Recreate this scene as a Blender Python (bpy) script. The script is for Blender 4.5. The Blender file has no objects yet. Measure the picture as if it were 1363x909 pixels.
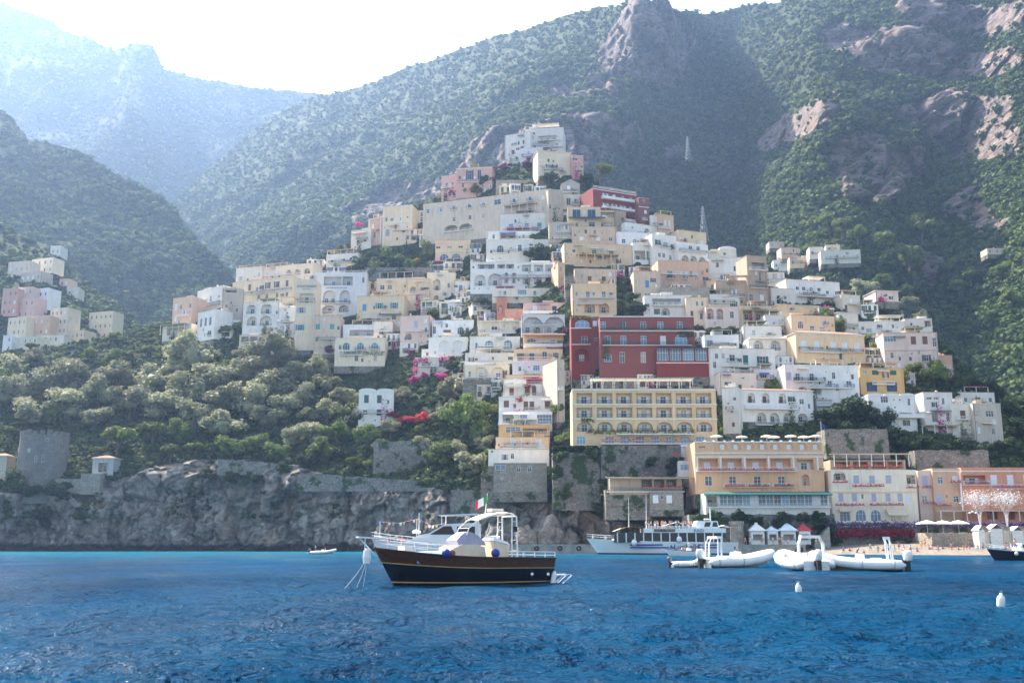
import bpy, math, random
import numpy as np
from mathutils import Vector, Matrix

R = math.radians
rnd = random.Random(7)
scene = bpy.context.scene
COL = scene.collection

# ------------------------------------------------------------------ camera model (photo pixels -> world)
F, CX, CY, YH, CH = 1363.0, 681.5, 454.5, 724.0, 2.2
TH = math.atan((YH - CY) / F)
CT, ST = math.cos(TH), math.sin(TH)

def P(px, py, Y):
    """world point at world depth Y seen at photo pixel px, py (works on arrays too)"""
    u = (px - CX) / F; v = (CY - py) / F
    dy = CT - v * ST; dz = ST + v * CT
    t = Y / dy
    return u * t, Y, CH + dz * t

def PV(px, py, Y):
    return Vector(P(px, py, Y))

def sea_Y(py):            # depth of the sea surface at a pixel row
    v = (CY - py) / F
    return -CH * (CT - v * ST) / (ST + v * CT)

# ------------------------------------------------------------------ noise
def _h(ix, iy, iz):
    n = (ix.astype(np.int64) * 374761393 + iy.astype(np.int64) * 668265263 + iz.astype(np.int64) * 2147483647 % 4294967291) & 0xFFFFFFFF
    n = ((n ^ (n >> 13)) * 1274126177) & 0xFFFFFFFF
    n = (n ^ (n >> 16))
    return (n & 0xFFFF) / 65535.0

def vnoise(p):
    f = np.floor(p); d = p - f; d = d * d * (3 - 2 * d); f = f.astype(np.int64)
    x, y, z = f[:, 0], f[:, 1], f[:, 2]; dx, dy, dz = d[:, 0], d[:, 1], d[:, 2]
    r = 0
    for i in (0, 1):
        for j in (0, 1):
            for k in (0, 1):
                w = (dx if i else 1 - dx) * (dy if j else 1 - dy) * (dz if k else 1 - dz)
                r = r + w * _h(x + i, y + j, z + k * 1)
    return r * 2 - 1

def fbm(p, scale, octaves=4, gain=0.5, off=0.0):
    p = np.asarray(p, float) / scale + off
    a, s, r = 1.0, 0.0, 0
    for _ in range(octaves):
        r = r + a * vnoise(p); s += a; a *= gain; p = p * 2.03 + 17.3
    return r / s

def cells(p, scale, stretch=(1, 1, 1), off=0.0):
    """fractured rock: one random value per Voronoi cell, and the distance to the nearest border"""
    q = np.asarray(p, float) * np.array(stretch) / scale + off; f = np.floor(q).astype(np.int64)
    d1 = np.full(len(q), 9.0); d2 = d1.copy(); v = np.zeros(len(q)); tx = v.copy(); tz = v.copy()
    for i in (-1, 0, 1):
        for j in (-1, 0, 1):
            for k in (-1, 0, 1):
                c = f + np.array([i, j, k]); x, y, z = c.T
                o = np.stack([_h(x, y, z), _h(x + 57, y, z + 9), _h(x, y + 91, z + 5)], 1)
                r = q - c - o; d = np.linalg.norm(r, axis=1); m = d < d1
                d2 = np.where(m, d1, np.minimum(d2, d)); h0 = _h(x + 7, y + 3, z + 11)
                v = np.where(m, h0, v); tx = np.where(m, r[:, 0] * (_h(x + 21, y, z) - .5), tx); tz = np.where(m, r[:, 2] * (_h(x, y + 33, z) - .5), tz); d1 = np.where(m, d, d1)
    return v - .5 + tx * 1.1 + tz * 1.1, d2 - d1

# ------------------------------------------------------------------ materials
MATS = {}
def nmat(name):
    m = bpy.data.materials.new(name); m.use_nodes = True
    nt = m.node_tree; b = nt.nodes['Principled BSDF']
    return m, nt, b

def N(nt, t, **kw):
    n = nt.nodes.new(t)
    for k, v in kw.items():
        if hasattr(n, k): setattr(n, k, v)
        else: n.inputs[k].default_value = v
    return n

def L(nt, a, b): nt.links.new(a, b)

def ramp(nt, fac, stops):
    r = nt.nodes.new('ShaderNodeValToRGB'); L(nt, fac, r.inputs[0])
    e = r.color_ramp.elements
    while len(e) < len(stops): e.new(0.5)
    for el, (p, c) in zip(e, stops):
        el.position = p; el.color = (*c, 1) if len(c) == 3 else c
    return r.outputs[0]

def mixc(nt, fac, a, b, mode='MIX'):
    m = nt.nodes.new('ShaderNodeMix'); m.data_type = 'RGBA'; m.blend_type = mode
    for s, v in ((m.inputs[0], fac), (m.inputs[6], a), (m.inputs[7], b)):
        if hasattr(v, 'links'): L(nt, v, s)
        elif isinstance(v, (int, float)): s.default_value = v
        else: s.default_value = (*v, 1) if len(v) == 3 else v
    return m.outputs[2]

def noise_node(nt, scale, detail=4, rough=0.55, vec=None, dist=0.0):
    n = N(nt, 'ShaderNodeTexNoise'); n.inputs['Scale'].default_value = scale
    n.inputs['Detail'].default_value = detail; n.inputs['Roughness'].default_value = rough
    n.inputs['Distortion'].default_value = dist
    if vec is not None: L(nt, vec, n.inputs['Vector'])
    return n.outputs[0]

def pos(nt): return N(nt, 'ShaderNodeNewGeometry').outputs['Position']

def scaled(nt, vec, s):
    m = N(nt, 'ShaderNodeVectorMath', operation='MULTIPLY'); L(nt, vec, m.inputs[0]); m.inputs[1].default_value = s
    return m.outputs[0]

def bump(nt, h, strength, dist=1.0, normal=None):
    b = N(nt, 'ShaderNodeBump'); b.inputs['Strength'].default_value = strength; b.inputs['Distance'].default_value = dist
    L(nt, h, b.inputs['Height'])
    if normal is not None: L(nt, normal, b.inputs['Normal'])
    return b.outputs[0]

def plain(name, col, rough=0.6, metal=0.0, var=0.12, scale=2.0):
    if name in MATS: return MATS[name]
    m, nt, b = nmat(name)
    n = noise_node(nt, scale, 3, vec=pos(nt))
    c = mixc(nt, ramp(nt, n, [(0.3, (0, 0, 0)), (0.7, (1, 1, 1))]), tuple(x * (1 - var) for x in col), tuple(min(1, x * (1 + var)) for x in col))
    L(nt, c, b.inputs['Base Color']); b.inputs['Roughness'].default_value = rough; b.inputs['Metallic'].default_value = metal
    MATS[name] = m; return m

def stucco(name, col, dirt=0.5):
    """painted plaster: patchy fading, rain streaks, a few bare patches"""
    key = 'stucco_' + name
    if key in MATS: return MATS[key]
    m, nt, b = nmat(key); p = pos(nt)
    n1 = noise_node(nt, 0.35, 5, 0.6, p)
    st = noise_node(nt, 1.0, 4, 0.6, scaled(nt, p, (1.6, 1.6, 0.16)))
    sp = noise_node(nt, 0.9, 6, 0.7, p)
    c = mixc(nt, ramp(nt, n1, [(0.3, (0, 0, 0)), (0.72, (1, 1, 1))]), tuple(x * 0.9 for x in col), tuple(min(0.86, x * 1.05) for x in col))
    gm = sum(col) / 3
    dcol = (gm * 0.62, gm * 0.56, gm * 0.48)
    c = mixc(nt, ramp(nt, st, [(0.5, (0, 0, 0)), (0.8, (dirt,) * 3)]), c, dcol)
    c = mixc(nt, ramp(nt, sp, [(0.62, (0, 0, 0)), (0.72, (dirt * 0.8,) * 3)]), c, (gm * 0.72, gm * 0.66, gm * 0.58))
    oi = N(nt, 'ShaderNodeObjectInfo'); hs = N(nt, 'ShaderNodeHueSaturation'); L(nt, c, hs.inputs['Color'])
    mr = N(nt, 'ShaderNodeMapRange'); L(nt, oi.outputs['Random'], mr.inputs[0]); mr.inputs[3].default_value = 0.86; mr.inputs[4].default_value = 1.06; L(nt, mr.outputs[0], hs.inputs['Value'])
    m2 = N(nt, 'ShaderNodeMapRange'); L(nt, oi.outputs['Random'], m2.inputs[0]); m2.inputs[3].default_value = 1.1; m2.inputs[4].default_value = 0.75; L(nt, m2.outputs[0], hs.inputs['Saturation']); c = hs.outputs[0]
    L(nt, c, b.inputs['Base Color']); b.inputs['Roughness'].default_value = 0.85
    L(nt, bump(nt, sp, 0.12, 0.15), b.inputs['Normal'])
    MATS[key] = m; return m

def stone(name, c1, c2, scale=1.2, plants=0.0):
    key = 'stone_' + name
    if key in MATS: return MATS[key]
    m, nt, b = nmat(key); p = pos(nt)
    v = N(nt, 'ShaderNodeTexVoronoi'); v.inputs['Scale'].default_value = scale; L(nt, scaled(nt, p, (1, 1, 1.7)), v.inputs['Vector'])
    ve = N(nt, 'ShaderNodeTexVoronoi', feature='DISTANCE_TO_EDGE'); ve.inputs['Scale'].default_value = scale; L(nt, scaled(nt, p, (1, 1, 1.7)), ve.inputs['Vector'])
    sep = N(nt, 'ShaderNodeSeparateColor'); L(nt, v.outputs['Color'], sep.inputs[0])
    c = mixc(nt, sep.outputs[0], c1, c2)
    c = mixc(nt, ramp(nt, ve.outputs['Distance'], [(0.0, (1, 1, 1)), (0.09, (0, 0, 0))]), c, tuple(x * 0.55 for x in c1))
    n = noise_node(nt, 0.35, 5, 0.6, p)
    c = mixc(nt, ramp(nt, n, [(0.45, (0, 0, 0)), (0.75, (0.6,) * 3)]), c, tuple(x * 0.5 for x in c1))
    if plants:
        n2 = noise_node(nt, 0.22, 6, 0.65, p)
        c = mixc(nt, ramp(nt, n2, [(0.58 - plants * 0.2, (0, 0, 0)), (0.64 - plants * 0.2, (1, 1, 1))]), c, (0.035, 0.06, 0.02))
    L(nt, c, b.inputs['Base Color']); b.inputs['Roughness'].default_value = 0.95
    L(nt, bump(nt, ve.outputs['Distance'], 0.7, 0.35), b.inputs['Normal'])
    MATS[key] = m; return m

def leafmat(name, col, var=0.45):
    key = 'leaf_' + name
    if key in MATS: return MATS[key]
    m, nt, b = nmat(key)
    oi = N(nt, 'ShaderNodeObjectInfo'); n = noise_node(nt, 0.45, 3, 0.6, pos(nt))
    g = N(nt, 'ShaderNodeNewGeometry')
    c = mixc(nt, ramp(nt, n, [(0.3, (0, 0, 0)), (0.7, (1, 1, 1))]), tuple(x * (1 - var) for x in col), tuple(x * (1 + var) for x in col))
    c = mixc(nt, g.outputs['Random Per Island'], c, mixc(nt, 0.5, c, (col[0] * 1.7, col[1] * 1.5, col[2] * 1.1)))
    hsv = N(nt, 'ShaderNodeHueSaturation'); L(nt, c, hsv.inputs['Color'])
    mr = N(nt, 'ShaderNodeMapRange'); L(nt, oi.outputs['Random'], mr.inputs[0]); mr.inputs[3].default_value = 0.7; mr.inputs[4].default_value = 1.3
    L(nt, mr.outputs[0], hsv.inputs['Value'])
    L(nt, hsv.outputs[0], b.inputs['Base Color']); b.inputs['Roughness'].default_value = 0.7
    b.inputs['Specular IOR Level'].default_value = 0.25
    tr = N(nt, 'ShaderNodeBsdfTranslucent'); L(nt, hsv.outputs[0], tr.inputs['Color'])
    mx = N(nt, 'ShaderNodeMixShader'); mx.inputs[0].default_value = 0.3
    L(nt, b.outputs[0], mx.inputs[1]); L(nt, tr.outputs[0], mx.inputs[2])
    L(nt, mx.outputs[0], nt.nodes['Material Output'].inputs['Surface'])
    MATS[key] = m; return m

def glassmat(name, col, rough=0.12):
    key = 'glass_' + name
    if key in MATS: return MATS[key]
    m, nt, b = nmat(key)
    oi = N(nt, 'ShaderNodeObjectInfo'); mr = N(nt, 'ShaderNodeMapRange'); L(nt, oi.outputs['Random'], mr.inputs[0])
    c = ramp(nt, mr.outputs[0], [(0, tuple(x * .35 for x in col)), (.45, col), (.72, tuple(x * 1.8 for x in col)), (.78, (.34, .33, .31) if name == 'window' else col)])
    L(nt, c, b.inputs['Base Color']); b.inputs['Roughness'].default_value = rough
    b.inputs['IOR'].default_value = 1.5
    MATS[key] = m; return m

# ------------------------------------------------------------------ mesh builder
class MB:
    def __init__(s): s.v = []; s.f = []; s.m = []
    def quad(s, a, b, c, d, m=0):
        i = len(s.v); s.v += [tuple(a), tuple(b), tuple(c), tuple(d)]; s.f.append((i, i + 1, i + 2, i + 3)); s.m.append(m)
    def poly(s, pts, m=0):
        i = len(s.v); s.v += [tuple(p) for p in pts]; s.f.append(tuple(range(i, i + len(pts)))); s.m.append(m)
    def box(s, x0, x1, y0, y1, z0, z1, m=0):
        i = len(s.v)
        s.v += [(x0, y0, z0), (x1, y0, z0), (x1, y1, z0), (x0, y1, z0), (x0, y0, z1), (x1, y0, z1), (x1, y1, z1), (x0, y1, z1)]
        for q in ((3, 2, 1, 0), (4, 5, 6, 7), (0, 1, 5, 4), (1, 2, 6, 5), (2, 3, 7, 6), (3, 0, 4, 7)):
            s.f.append(tuple(i + k for k in q)); s.m.append(m)
    def hexa(s, p, m=0):      # eight corners, bottom ring then top ring
        i = len(s.v); s.v += [tuple(q) for q in p]
        for q in ((3, 2, 1, 0), (4, 5, 6, 7), (0, 1, 5, 4), (1, 2, 6, 5), (2, 3, 7, 6), (3, 0, 4, 7)):
            s.f.append(tuple(i + k for k in q)); s.m.append(m)
    def tube(s, pts, r, n=8, m=0, cap=True):
        pts = [Vector(p) for p in pts]; rs = r if isinstance(r, (list, tuple)) else [r] * len(pts)
        base = len(s.v)
        for i, p in enumerate(pts):
            d = (pts[min(i + 1, len(pts) - 1)] - pts[max(i - 1, 0)])
            if d.length < 1e-9: d = Vector((0, 0, 1))
            d.normalize()
            u = d.cross(Vector((0, 0, 1)) if abs(d.z) < 0.95 else Vector((1, 0, 0))).normalized(); w = d.cross(u)
            for k in range(n):
                a = 2 * math.pi * k / n
                s.v.append(tuple(p + (u * math.cos(a) + w * math.sin(a)) * rs[i]))
        for i in range(len(pts) - 1):
            for k in range(n):
                a = base + i * n + k; b = base + i * n + (k + 1) % n
                s.f.append((a, b, b + n, a + n)); s.m.append(m)
        if cap:
            s.f.append(tuple(base + k for k in range(n))[::-1]); s.m.append(m)
            e = base + (len(pts) - 1) * n
            s.f.append(tuple(e + k for k in range(n))); s.m.append(m)
    def lathe(s, prof, c=(0, 0, 0), n=16, m=0, sx=1.0, sy=1.0):
        base = len(s.v)
        for r, z in prof:
            for k in range(n):
                a = 2 * math.pi * k / n
                s.v.append((c[0] + r * math.cos(a) * sx, c[1] + r * math.sin(a) * sy, c[2] + z))
        for i in range(len(prof) - 1):
            for k in range(n):
                a = base + i * n + k; b = base + i * n + (k + 1) % n
                s.f.append((a, b, b + n, a + n)); s.m.append(m)
        s.f.append(tuple(base + k for k in range(n))[::-1]); s.m.append(m)
        e = base + (len(prof) - 1) * n
        s.f.append(tuple(e + k for k in range(n))); s.m.append(m)
    def grid(s, rows, m=0, closed=False):       # rows of equal length point lists
        base = len(s.v); n = len(rows[0])
        for r in rows: s.v += [tuple(p) for p in r]
        for i in range(len(rows) - 1):
            for k in range(n if closed else n - 1):
                a = base + i * n + k; b = base + i * n + (k + 1) % n
                s.f.append((a, b, b + n, a + n)); s.m.append(m)
    def mesh(s, name, mats, smooth=False):
        me = bpy.data.meshes.new(name); me.from_pydata(s.v, [], s.f)
        for mt in (mats if isinstance(mats, (list, tuple)) else [mats]): me.materials.append(mt)
        if any(s.m): me.polygons.foreach_set('material_index', s.m)
        if smooth: me.polygons.foreach_set('use_smooth', [True] * len(s.f))
        me.update(); return me
    def build(s, name, mats, parent=None, loc=(0, 0, 0), rz=0.0, smooth=False):
        return put(name, s.mesh(name, mats, smooth), parent, loc, rz)

def put(name, me, parent=None, loc=(0, 0, 0), rz=0.0, scale=None):
    o = bpy.data.objects.new(name, me); COL.objects.link(o)
    o.location = loc; o.rotation_euler = (0, 0, rz)
    if scale is not None: o.scale = scale
    if parent is not None: o.parent = parent
    return o

def np_mesh(name, verts, faces, mats, smooth=False, cols=None, midx=None):
    """fast mesh from numpy arrays; faces (n,3) or (n,4)"""
    me = bpy.data.meshes.new(name); k = faces.shape[1]
    me.vertices.add(len(verts)); me.vertices.foreach_set('co', np.asarray(verts, np.float32).ravel())
    me.loops.add(faces.size); me.loops.foreach_set('vertex_index', faces.astype(np.int32).ravel())
    me.polygons.add(len(faces)); me.polygons.foreach_set('loop_start', np.arange(0, faces.size, k, dtype=np.int32))
    for mt in (mats if isinstance(mats, (list, tuple)) else [mats]): me.materials.append(mt)
    if smooth: me.polygons.foreach_set('use_smooth', np.ones(len(faces), bool))
    if midx is not None: me.polygons.foreach_set('material_index', np.asarray(midx, np.int32))
    if cols is not None:
        for nm, arr in cols.items():
            a = me.attributes.new(nm, 'FLOAT', 'POINT'); a.data.foreach_set('value', np.asarray(arr, np.float32))
    me.update(calc_edges=True); me.validate()
    return me

def tag(o, label=None, cat=None, group=None, kind=None):
    if label: o['label'] = label
    if cat: o['category'] = cat
    if group: o['group'] = group
    if kind: o['kind'] = kind
    return o

def empty(name, loc, rz=0.0, label=None, cat=None, group=None):
    o = bpy.data.objects.new(name, None); COL.objects.link(o); o.location = loc; o.rotation_euler = (0, 0, rz)
    o.empty_display_size = 0.5
    return tag(o, label, cat, group)

def copy_tree(o, parent=None):
    c = o.copy(); COL.objects.link(c); c.parent = parent
    for ch in list(o.children): copy_tree(ch, c)
    return c
# ================================================================== SUN, SKY, CAMERA
SUN_AZ, SUN_EL = -43.0, 50.0           # degrees from the view direction (negative: towards the left), elevation
sun_dir = Vector((math.sin(R(SUN_AZ)) * math.cos(R(SUN_EL)), math.cos(R(SUN_AZ)) * math.cos(R(SUN_EL)), math.sin(R(SUN_EL))))
w = bpy.data.worlds.new('World'); scene.world = w; w.use_nodes = True
nt = w.node_tree; bg = nt.nodes['Background']
sky = nt.nodes.new('ShaderNodeTexSky'); sky.sky_type = 'NISHITA'; sky.sun_disc = False
sky.sun_elevation = R(SUN_EL); sky.sun_rotation = R(SUN_AZ)
sky.altitude = 0; sky.air_density = 1.0; sky.dust_density = 2.2; sky.ozone_density = 0.6
L(nt, mixc(nt, 1.0, sky.outputs[0], (1.08, 1.0, 0.88), 'MULTIPLY'), bg.inputs['Color']); bg.inputs['Strength'].default_value = 0.125

sl = bpy.data.lights.new('sun', 'SUN'); sl.energy = 5.0; sl.angle = R(0.53); sl.color = (1.0, 0.91, 0.76)
so = bpy.data.objects.new('sun', sl); COL.objects.link(so)
so.rotation_euler = sun_dir.to_track_quat('Z', 'Y').to_euler(); so.location = (-200, 100, 400)

cam = bpy.data.cameras.new('camera'); cam.sensor_fit = 'HORIZONTAL'; cam.sensor_width = 36.0; cam.lens = 36.0 * F / 1363.0
cam.clip_start = 0.3; cam.clip_end = 20000
co = bpy.data.objects.new('camera', cam); COL.objects.link(co)
co.location = (0, 0, CH); co.rotation_euler = (R(90) + TH, 0, 0)
scene.camera = co
vs = scene.view_settings
vs.view_transform = 'Standard'; vs.look = 'None'; vs.exposure = 1.72; vs.gamma = 1.0; vs.use_curve_mapping = False
cy = scene.cycles
cy.max_bounces = 6; cy.diffuse_bounces = 4; cy.glossy_bounces = 3; cy.transmission_bounces = 4; cy.volume_bounces = 1
cy.transparent_max_bounces = 6; cy.sample_clamp_indirect = 6.0; cy.use_denoising = True
cy.caustics_reflective = False; cy.caustics_refractive = False

# ================================================================== TERRAIN SHEETS
class Sheet:
    """a hillside as a surface over (px, t): px column, t from the foot (0) to the ridge (1)"""
    def __init__(s, cols, ridge, x0, x1, nx, nt_, smooth=8):
        s.px = np.linspace(x0, x1, nx); s.t = np.linspace(0, 1, nt_)
        cx = np.array([c[0] for c in cols], float)
        bot = np.array([c[1][0][0] for c in cols], float)
        rx = np.array([r[0] for r in ridge], float); ry = np.array([r[1] for r in ridge], float)
        s.rid = np.interp(s.px, rx, ry); s.bot = np.interp(s.px, cx, bot)
        # depth table on the control columns, sampled by t
        tab = []
        for c, nodes in cols:
            b = nodes[0][0]; top = np.interp(c, rx, ry)
            tt = np.array([(n[0] - b) / (top - b) for n in nodes]); yy = np.array([n[1] for n in nodes], float)
            tab.append(np.interp(s.t, tt, yy))
        tab = np.array(tab)
        Y = np.stack([np.interp(s.px, cx, tab[:, k]) for k in range(nt_)], 1)
        ker = np.hanning(2 * smooth + 3)[1:-1]; ker /= ker.sum()
        Yp = np.pad(Y, ((smooth, smooth), (0, 0)), mode='edge')
        s.Y = np.stack([np.convolve(Yp[:, k], ker, 'valid') for k in range(nt_)], 1)
        k2 = np.hanning(7)[1:-1]; k2 /= k2.sum()
        Yq = np.pad(s.Y, ((0, 0), (2, 2)), mode='edge')
        s.Y = np.stack([np.convolve(Yq[i], k2, 'valid') for i in range(nx)], 0)
    def depth(s, px, py):
        b = np.interp(px, s.px, s.bot); r = np.interp(px, s.px, s.rid)
        t = min(1.0, max(0.0, (py - b) / (r - b)))
        i = np.interp(px, s.px, np.arange(len(s.px))); k = t * (len(s.t) - 1)
        i0, k0 = int(i), int(k); i1, k1 = min(i0 + 1, len(s.px) - 1), min(k0 + 1, len(s.t) - 1)
        a, c = i - i0, k - k0
        return ((1 - a) * (1 - c) * s.Y[i0, k0] + a * (1 - c) * s.Y[i1, k0] + (1 - a) * c * s.Y[i0, k1] + a * c * s.Y[i1, k1])
    def lift(s, disp):
        nx, n = s.Y.shape
        s.PX = np.repeat(s.px[:, None], n, 1)
        s.PY = s.bot[:, None] + (s.rid - s.bot)[:, None] * s.t[None, :]
        X, Y, Z = P(s.PX, s.PY, s.Y)
        V = np.stack([X, Y, Z], -1)
        s.V = disp(s, V)
        return s.V
    def mesh(s, name, mat, attrs=None, smooth=True, back=((60, -10), (200, -60), (500, -260))):
        V = s.V; nx, n, _ = V.shape
        rows = [V]
        for dy, dz in back:
            r = V[:, -1:, :].copy(); r[..., 1] += dy; r[..., 2] = r[..., 2] + dz
            r[..., 0] *= 1 + dy / np.maximum(r[..., 1], 1)
            rows.append(r)
        A = np.concatenate(rows, 1); m = A.shape[1]
        idx = np.arange(nx * m).reshape(nx, m)
        f = np.stack([idx[:-1, :-1], idx[1:, :-1], idx[1:, 1:], idx[:-1, 1:]], -1).reshape(-1, 4)
        cols = None
        if attrs:
            cols = {}
            for k, a in attrs.items():
                e = np.concatenate([a] + [a[:, -1:]] * len(back), 1); cols[k] = e.ravel()
        return np_mesh(name, A.reshape(-1, 3), f, mat, smooth=smooth, cols=cols)
    def sample(s, px, t):
        i = np.interp(px, s.px, np.arange(len(s.px))); k = t * (len(s.t) - 1)
        i0 = np.minimum(i.astype(int), len(s.px) - 2); k0 = np.minimum(k.astype(int), len(s.t) - 2)
        a = (i - i0)[:, None]; c = (k - k0)[:, None]
        return ((1 - a) * (1 - c) * s.V[i0, k0] + a * (1 - c) * s.V[i0 + 1, k0] + (1 - a) * c * s.V[i0, k0 + 1] + a * c * s.V[i0 + 1, k0 + 1])

def inpoly(px, py, poly):
    r = np.zeros(np.shape(px), bool); n = len(poly); j = n - 1
    for i in range(n):
        xi, yi = poly[i]; xj, yj = poly[j]
        if yi != yj:
            c = ((yi > py) != (yj > py)) & (px < (xj - xi) * (py - yi) / (yj - yi) + xi)
            r ^= c
        j = i
    return r

def blur2(a, n):
    k = np.hanning(2 * n + 3)[1:-1]; k /= k.sum()
    b = np.pad(a.astype(float), n, mode='edge')
    b = np.apply_along_axis(lambda r: np.convolve(r, k, 'valid'), 0, b)
    return np.apply_along_axis(lambda r: np.convolve(r, k, 'valid'), 1, b)

# ---- terrain material: soil and scrub, rock where the attribute says so
def terrain_mat(name, veg, rockc, rsc=1.0, strata=(1, 1, 3)):
    m, nt, b = nmat(name); p = pos(nt)
    at = N(nt, 'ShaderNodeAttribute'); at.attribute_name = 'rock'
    n1 = noise_node(nt, 0.05 * rsc, 6, 0.65, p); n2 = noise_node(nt, 0.22 * rsc, 5, 0.6, p)
    vcol = mixc(nt, ramp(nt, n2, [(0.35, (0, 0, 0)), (0.68, (1, 1, 1))]), tuple(x * 0.55 for x in veg), tuple(x * 1.45 for x in veg))
    vcol = mixc(nt, ramp(nt, n1, [(0.6, (0, 0, 0)), (0.75, (0.4,) * 3)]), vcol, (0.07, 0.065, 0.034))
    rn = noise_node(nt, 0.09 * rsc, 8, 0.7, scaled(nt, p, strata), 0.6)
    rv = noise_node(nt, 0.12 * rsc, 7, 0.7, scaled(nt, p, (1.0, 1.0, 0.28)), 0.4)
    rc = mixc(nt, ramp(nt, rn, [(0.38, (0, 0, 0)), (0.62, (1, 1, 1))]), tuple(x * 0.35 for x in rockc), tuple(x * 1.5 for x in rockc))
    rc = mixc(nt, ramp(nt, rv, [(0.5, (0, 0, 0)), (0.72, (0.65,) * 3)]), rc, tuple(x * 0.36 for x in rockc))
    rc = mixc(nt, ramp(nt, n1, [(0.5, (0, 0, 0)), (0.7, (0.7,) * 3)]), rc, (rockc[0] * 1.25, rockc[1] * 1.0, rockc[2] * 0.75))
    ad = N(nt, 'ShaderNodeMath', operation='ADD'); L(nt, at.outputs['Fac'], ad.inputs[0])
    sb = N(nt, 'ShaderNodeMath', operation='MULTIPLY_ADD'); L(nt, n2, sb.inputs[0]); sb.inputs[1].default_value = 0.9; sb.inputs[2].default_value = -0.45
    L(nt, sb.outputs[0], ad.inputs[1])
    k = ramp(nt, ad.outputs[0], [(0.42, (0, 0, 0)), (0.58, (1, 1, 1))])
    c = mixc(nt, k, vcol, rc)
    L(nt, c, b.inputs['Base Color']); b.inputs['Roughness'].default_value = 0.95; b.inputs['Specular IOR Level'].default_value = 0.2
    hb = N(nt, 'ShaderNodeMath', operation='ADD'); L(nt, rn, hb.inputs[0]); L(nt, rv, hb.inputs[1])
    L(nt, bump(nt, hb.outputs[0], 0.9, 3.0 / rsc), b.inputs['Normal'])
    return m

# ---- merged scrub / forest made of leaf tufts
def _ico():
    t = (1 + 5 ** 0.5) / 2
    v = np.array([(-1, t, 0), (1, t, 0), (-1, -t, 0), (1, -t, 0), (0, -1, t), (0, 1, t), (0, -1, -t), (0, 1, -t), (t, 0, -1), (t, 0, 1), (-t, 0, -1), (-t, 0, 1)], float)
    v /= np.linalg.norm(v[0])
    f = np.array([(0, 11, 5), (0, 5, 1), (0, 1, 7), (0, 7, 10), (0, 10, 11), (1, 5, 9), (5, 11, 4), (11, 10, 2), (10, 7, 6), (7, 1, 8), (3, 9, 4), (3, 4, 2), (3, 2, 6), (3, 6, 8), (3, 8, 9), (4, 9, 5), (2, 4, 11), (6, 2, 10), (8, 6, 7), (9, 8, 1)])
    return v, f
ICO_V, ICO_F = _ico()
def _tuft(rs, leaves=34, size=0.34):
    """unit tuft: a lumpy core with leaf-sized faces spread over and inside it"""
    core = ICO_V * (0.62 + 0.22 * rs.rand(12, 1)); fs = [ICO_F]; vs_ = [core]; o = 12
    d = rs.normal(size=(leaves, 3)); d /= np.linalg.norm(d, axis=1)[:, None]; d[:, 2] = np.abs(d[:, 2]) * 1.0 - 0.25
    c = d * (0.72 + 0.4 * rs.rand(leaves, 1))
    nrm = d + 0.8 * rs.normal(size=d.shape); nrm /= np.linalg.norm(nrm, axis=1)[:, None]
    a = np.cross(nrm, rs.normal(size=d.shape)); a /= np.linalg.norm(a, axis=1)[:, None]; b = np.cross(nrm, a)
    s = size * (0.6 + 0.8 * rs.rand(leaves, 1))
    q = np.stack([c - a * s, c + b * s * 0.8, c + a * s, c - b * s * 0.8], 1).reshape(-1, 3)
    vs_.append(q)
    k = np.arange(leaves) * 4 + o
    fs.append(np.stack([k, k + 1, k + 2], 1)); fs.append(np.stack([k, k + 2, k + 3], 1))
    return np.concatenate(vs_), np.concatenate(fs)

def scrub(name, pts, rad, mat, seed=1, leaves=34, flat=0.8):
    rs = np.random.RandomState(seed); variants = [_tuft(rs, leaves) for _ in range(6)]
    n = len(pts); which = rs.randint(0, 6, n); V = []; Fc = []; tone = []; off = 0
    for k in range(6):
        m = which == k; c = pts[m]; r = rad[m]; cnt = len(c)
        if cnt == 0: continue
        v, f = variants[k]
        ang = rs.rand(cnt) * 6.283; ca, sa = np.cos(ang), np.sin(ang)
        x = v[None, :, 0] * ca[:, None] - v[None, :, 1] * sa[:, None]; y = v[None, :, 0] * sa[:, None] + v[None, :, 1] * ca[:, None]
        hz = flat * (0.75 + 0.6 * rs.rand(cnt))
        W = np.stack([x, y, np.repeat(v[None, :, 2], cnt, 0) * hz[:, None]], -1) * r[:, None, None] + c[:, None, :]
        V.append(W.reshape(-1, 3)); Fc.append((f[None] + (np.arange(cnt) * len(v))[:, None, None] + off).reshape(-1, 3))
        tone.append(np.repeat(rs.rand(cnt), len(v))); off += cnt * len(v)
    me = np_mesh(name, np.concatenate(V), np.concatenate(Fc), mat, smooth=False, cols={'tone': np.concatenate(tone)})
    return put(name, me)

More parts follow.
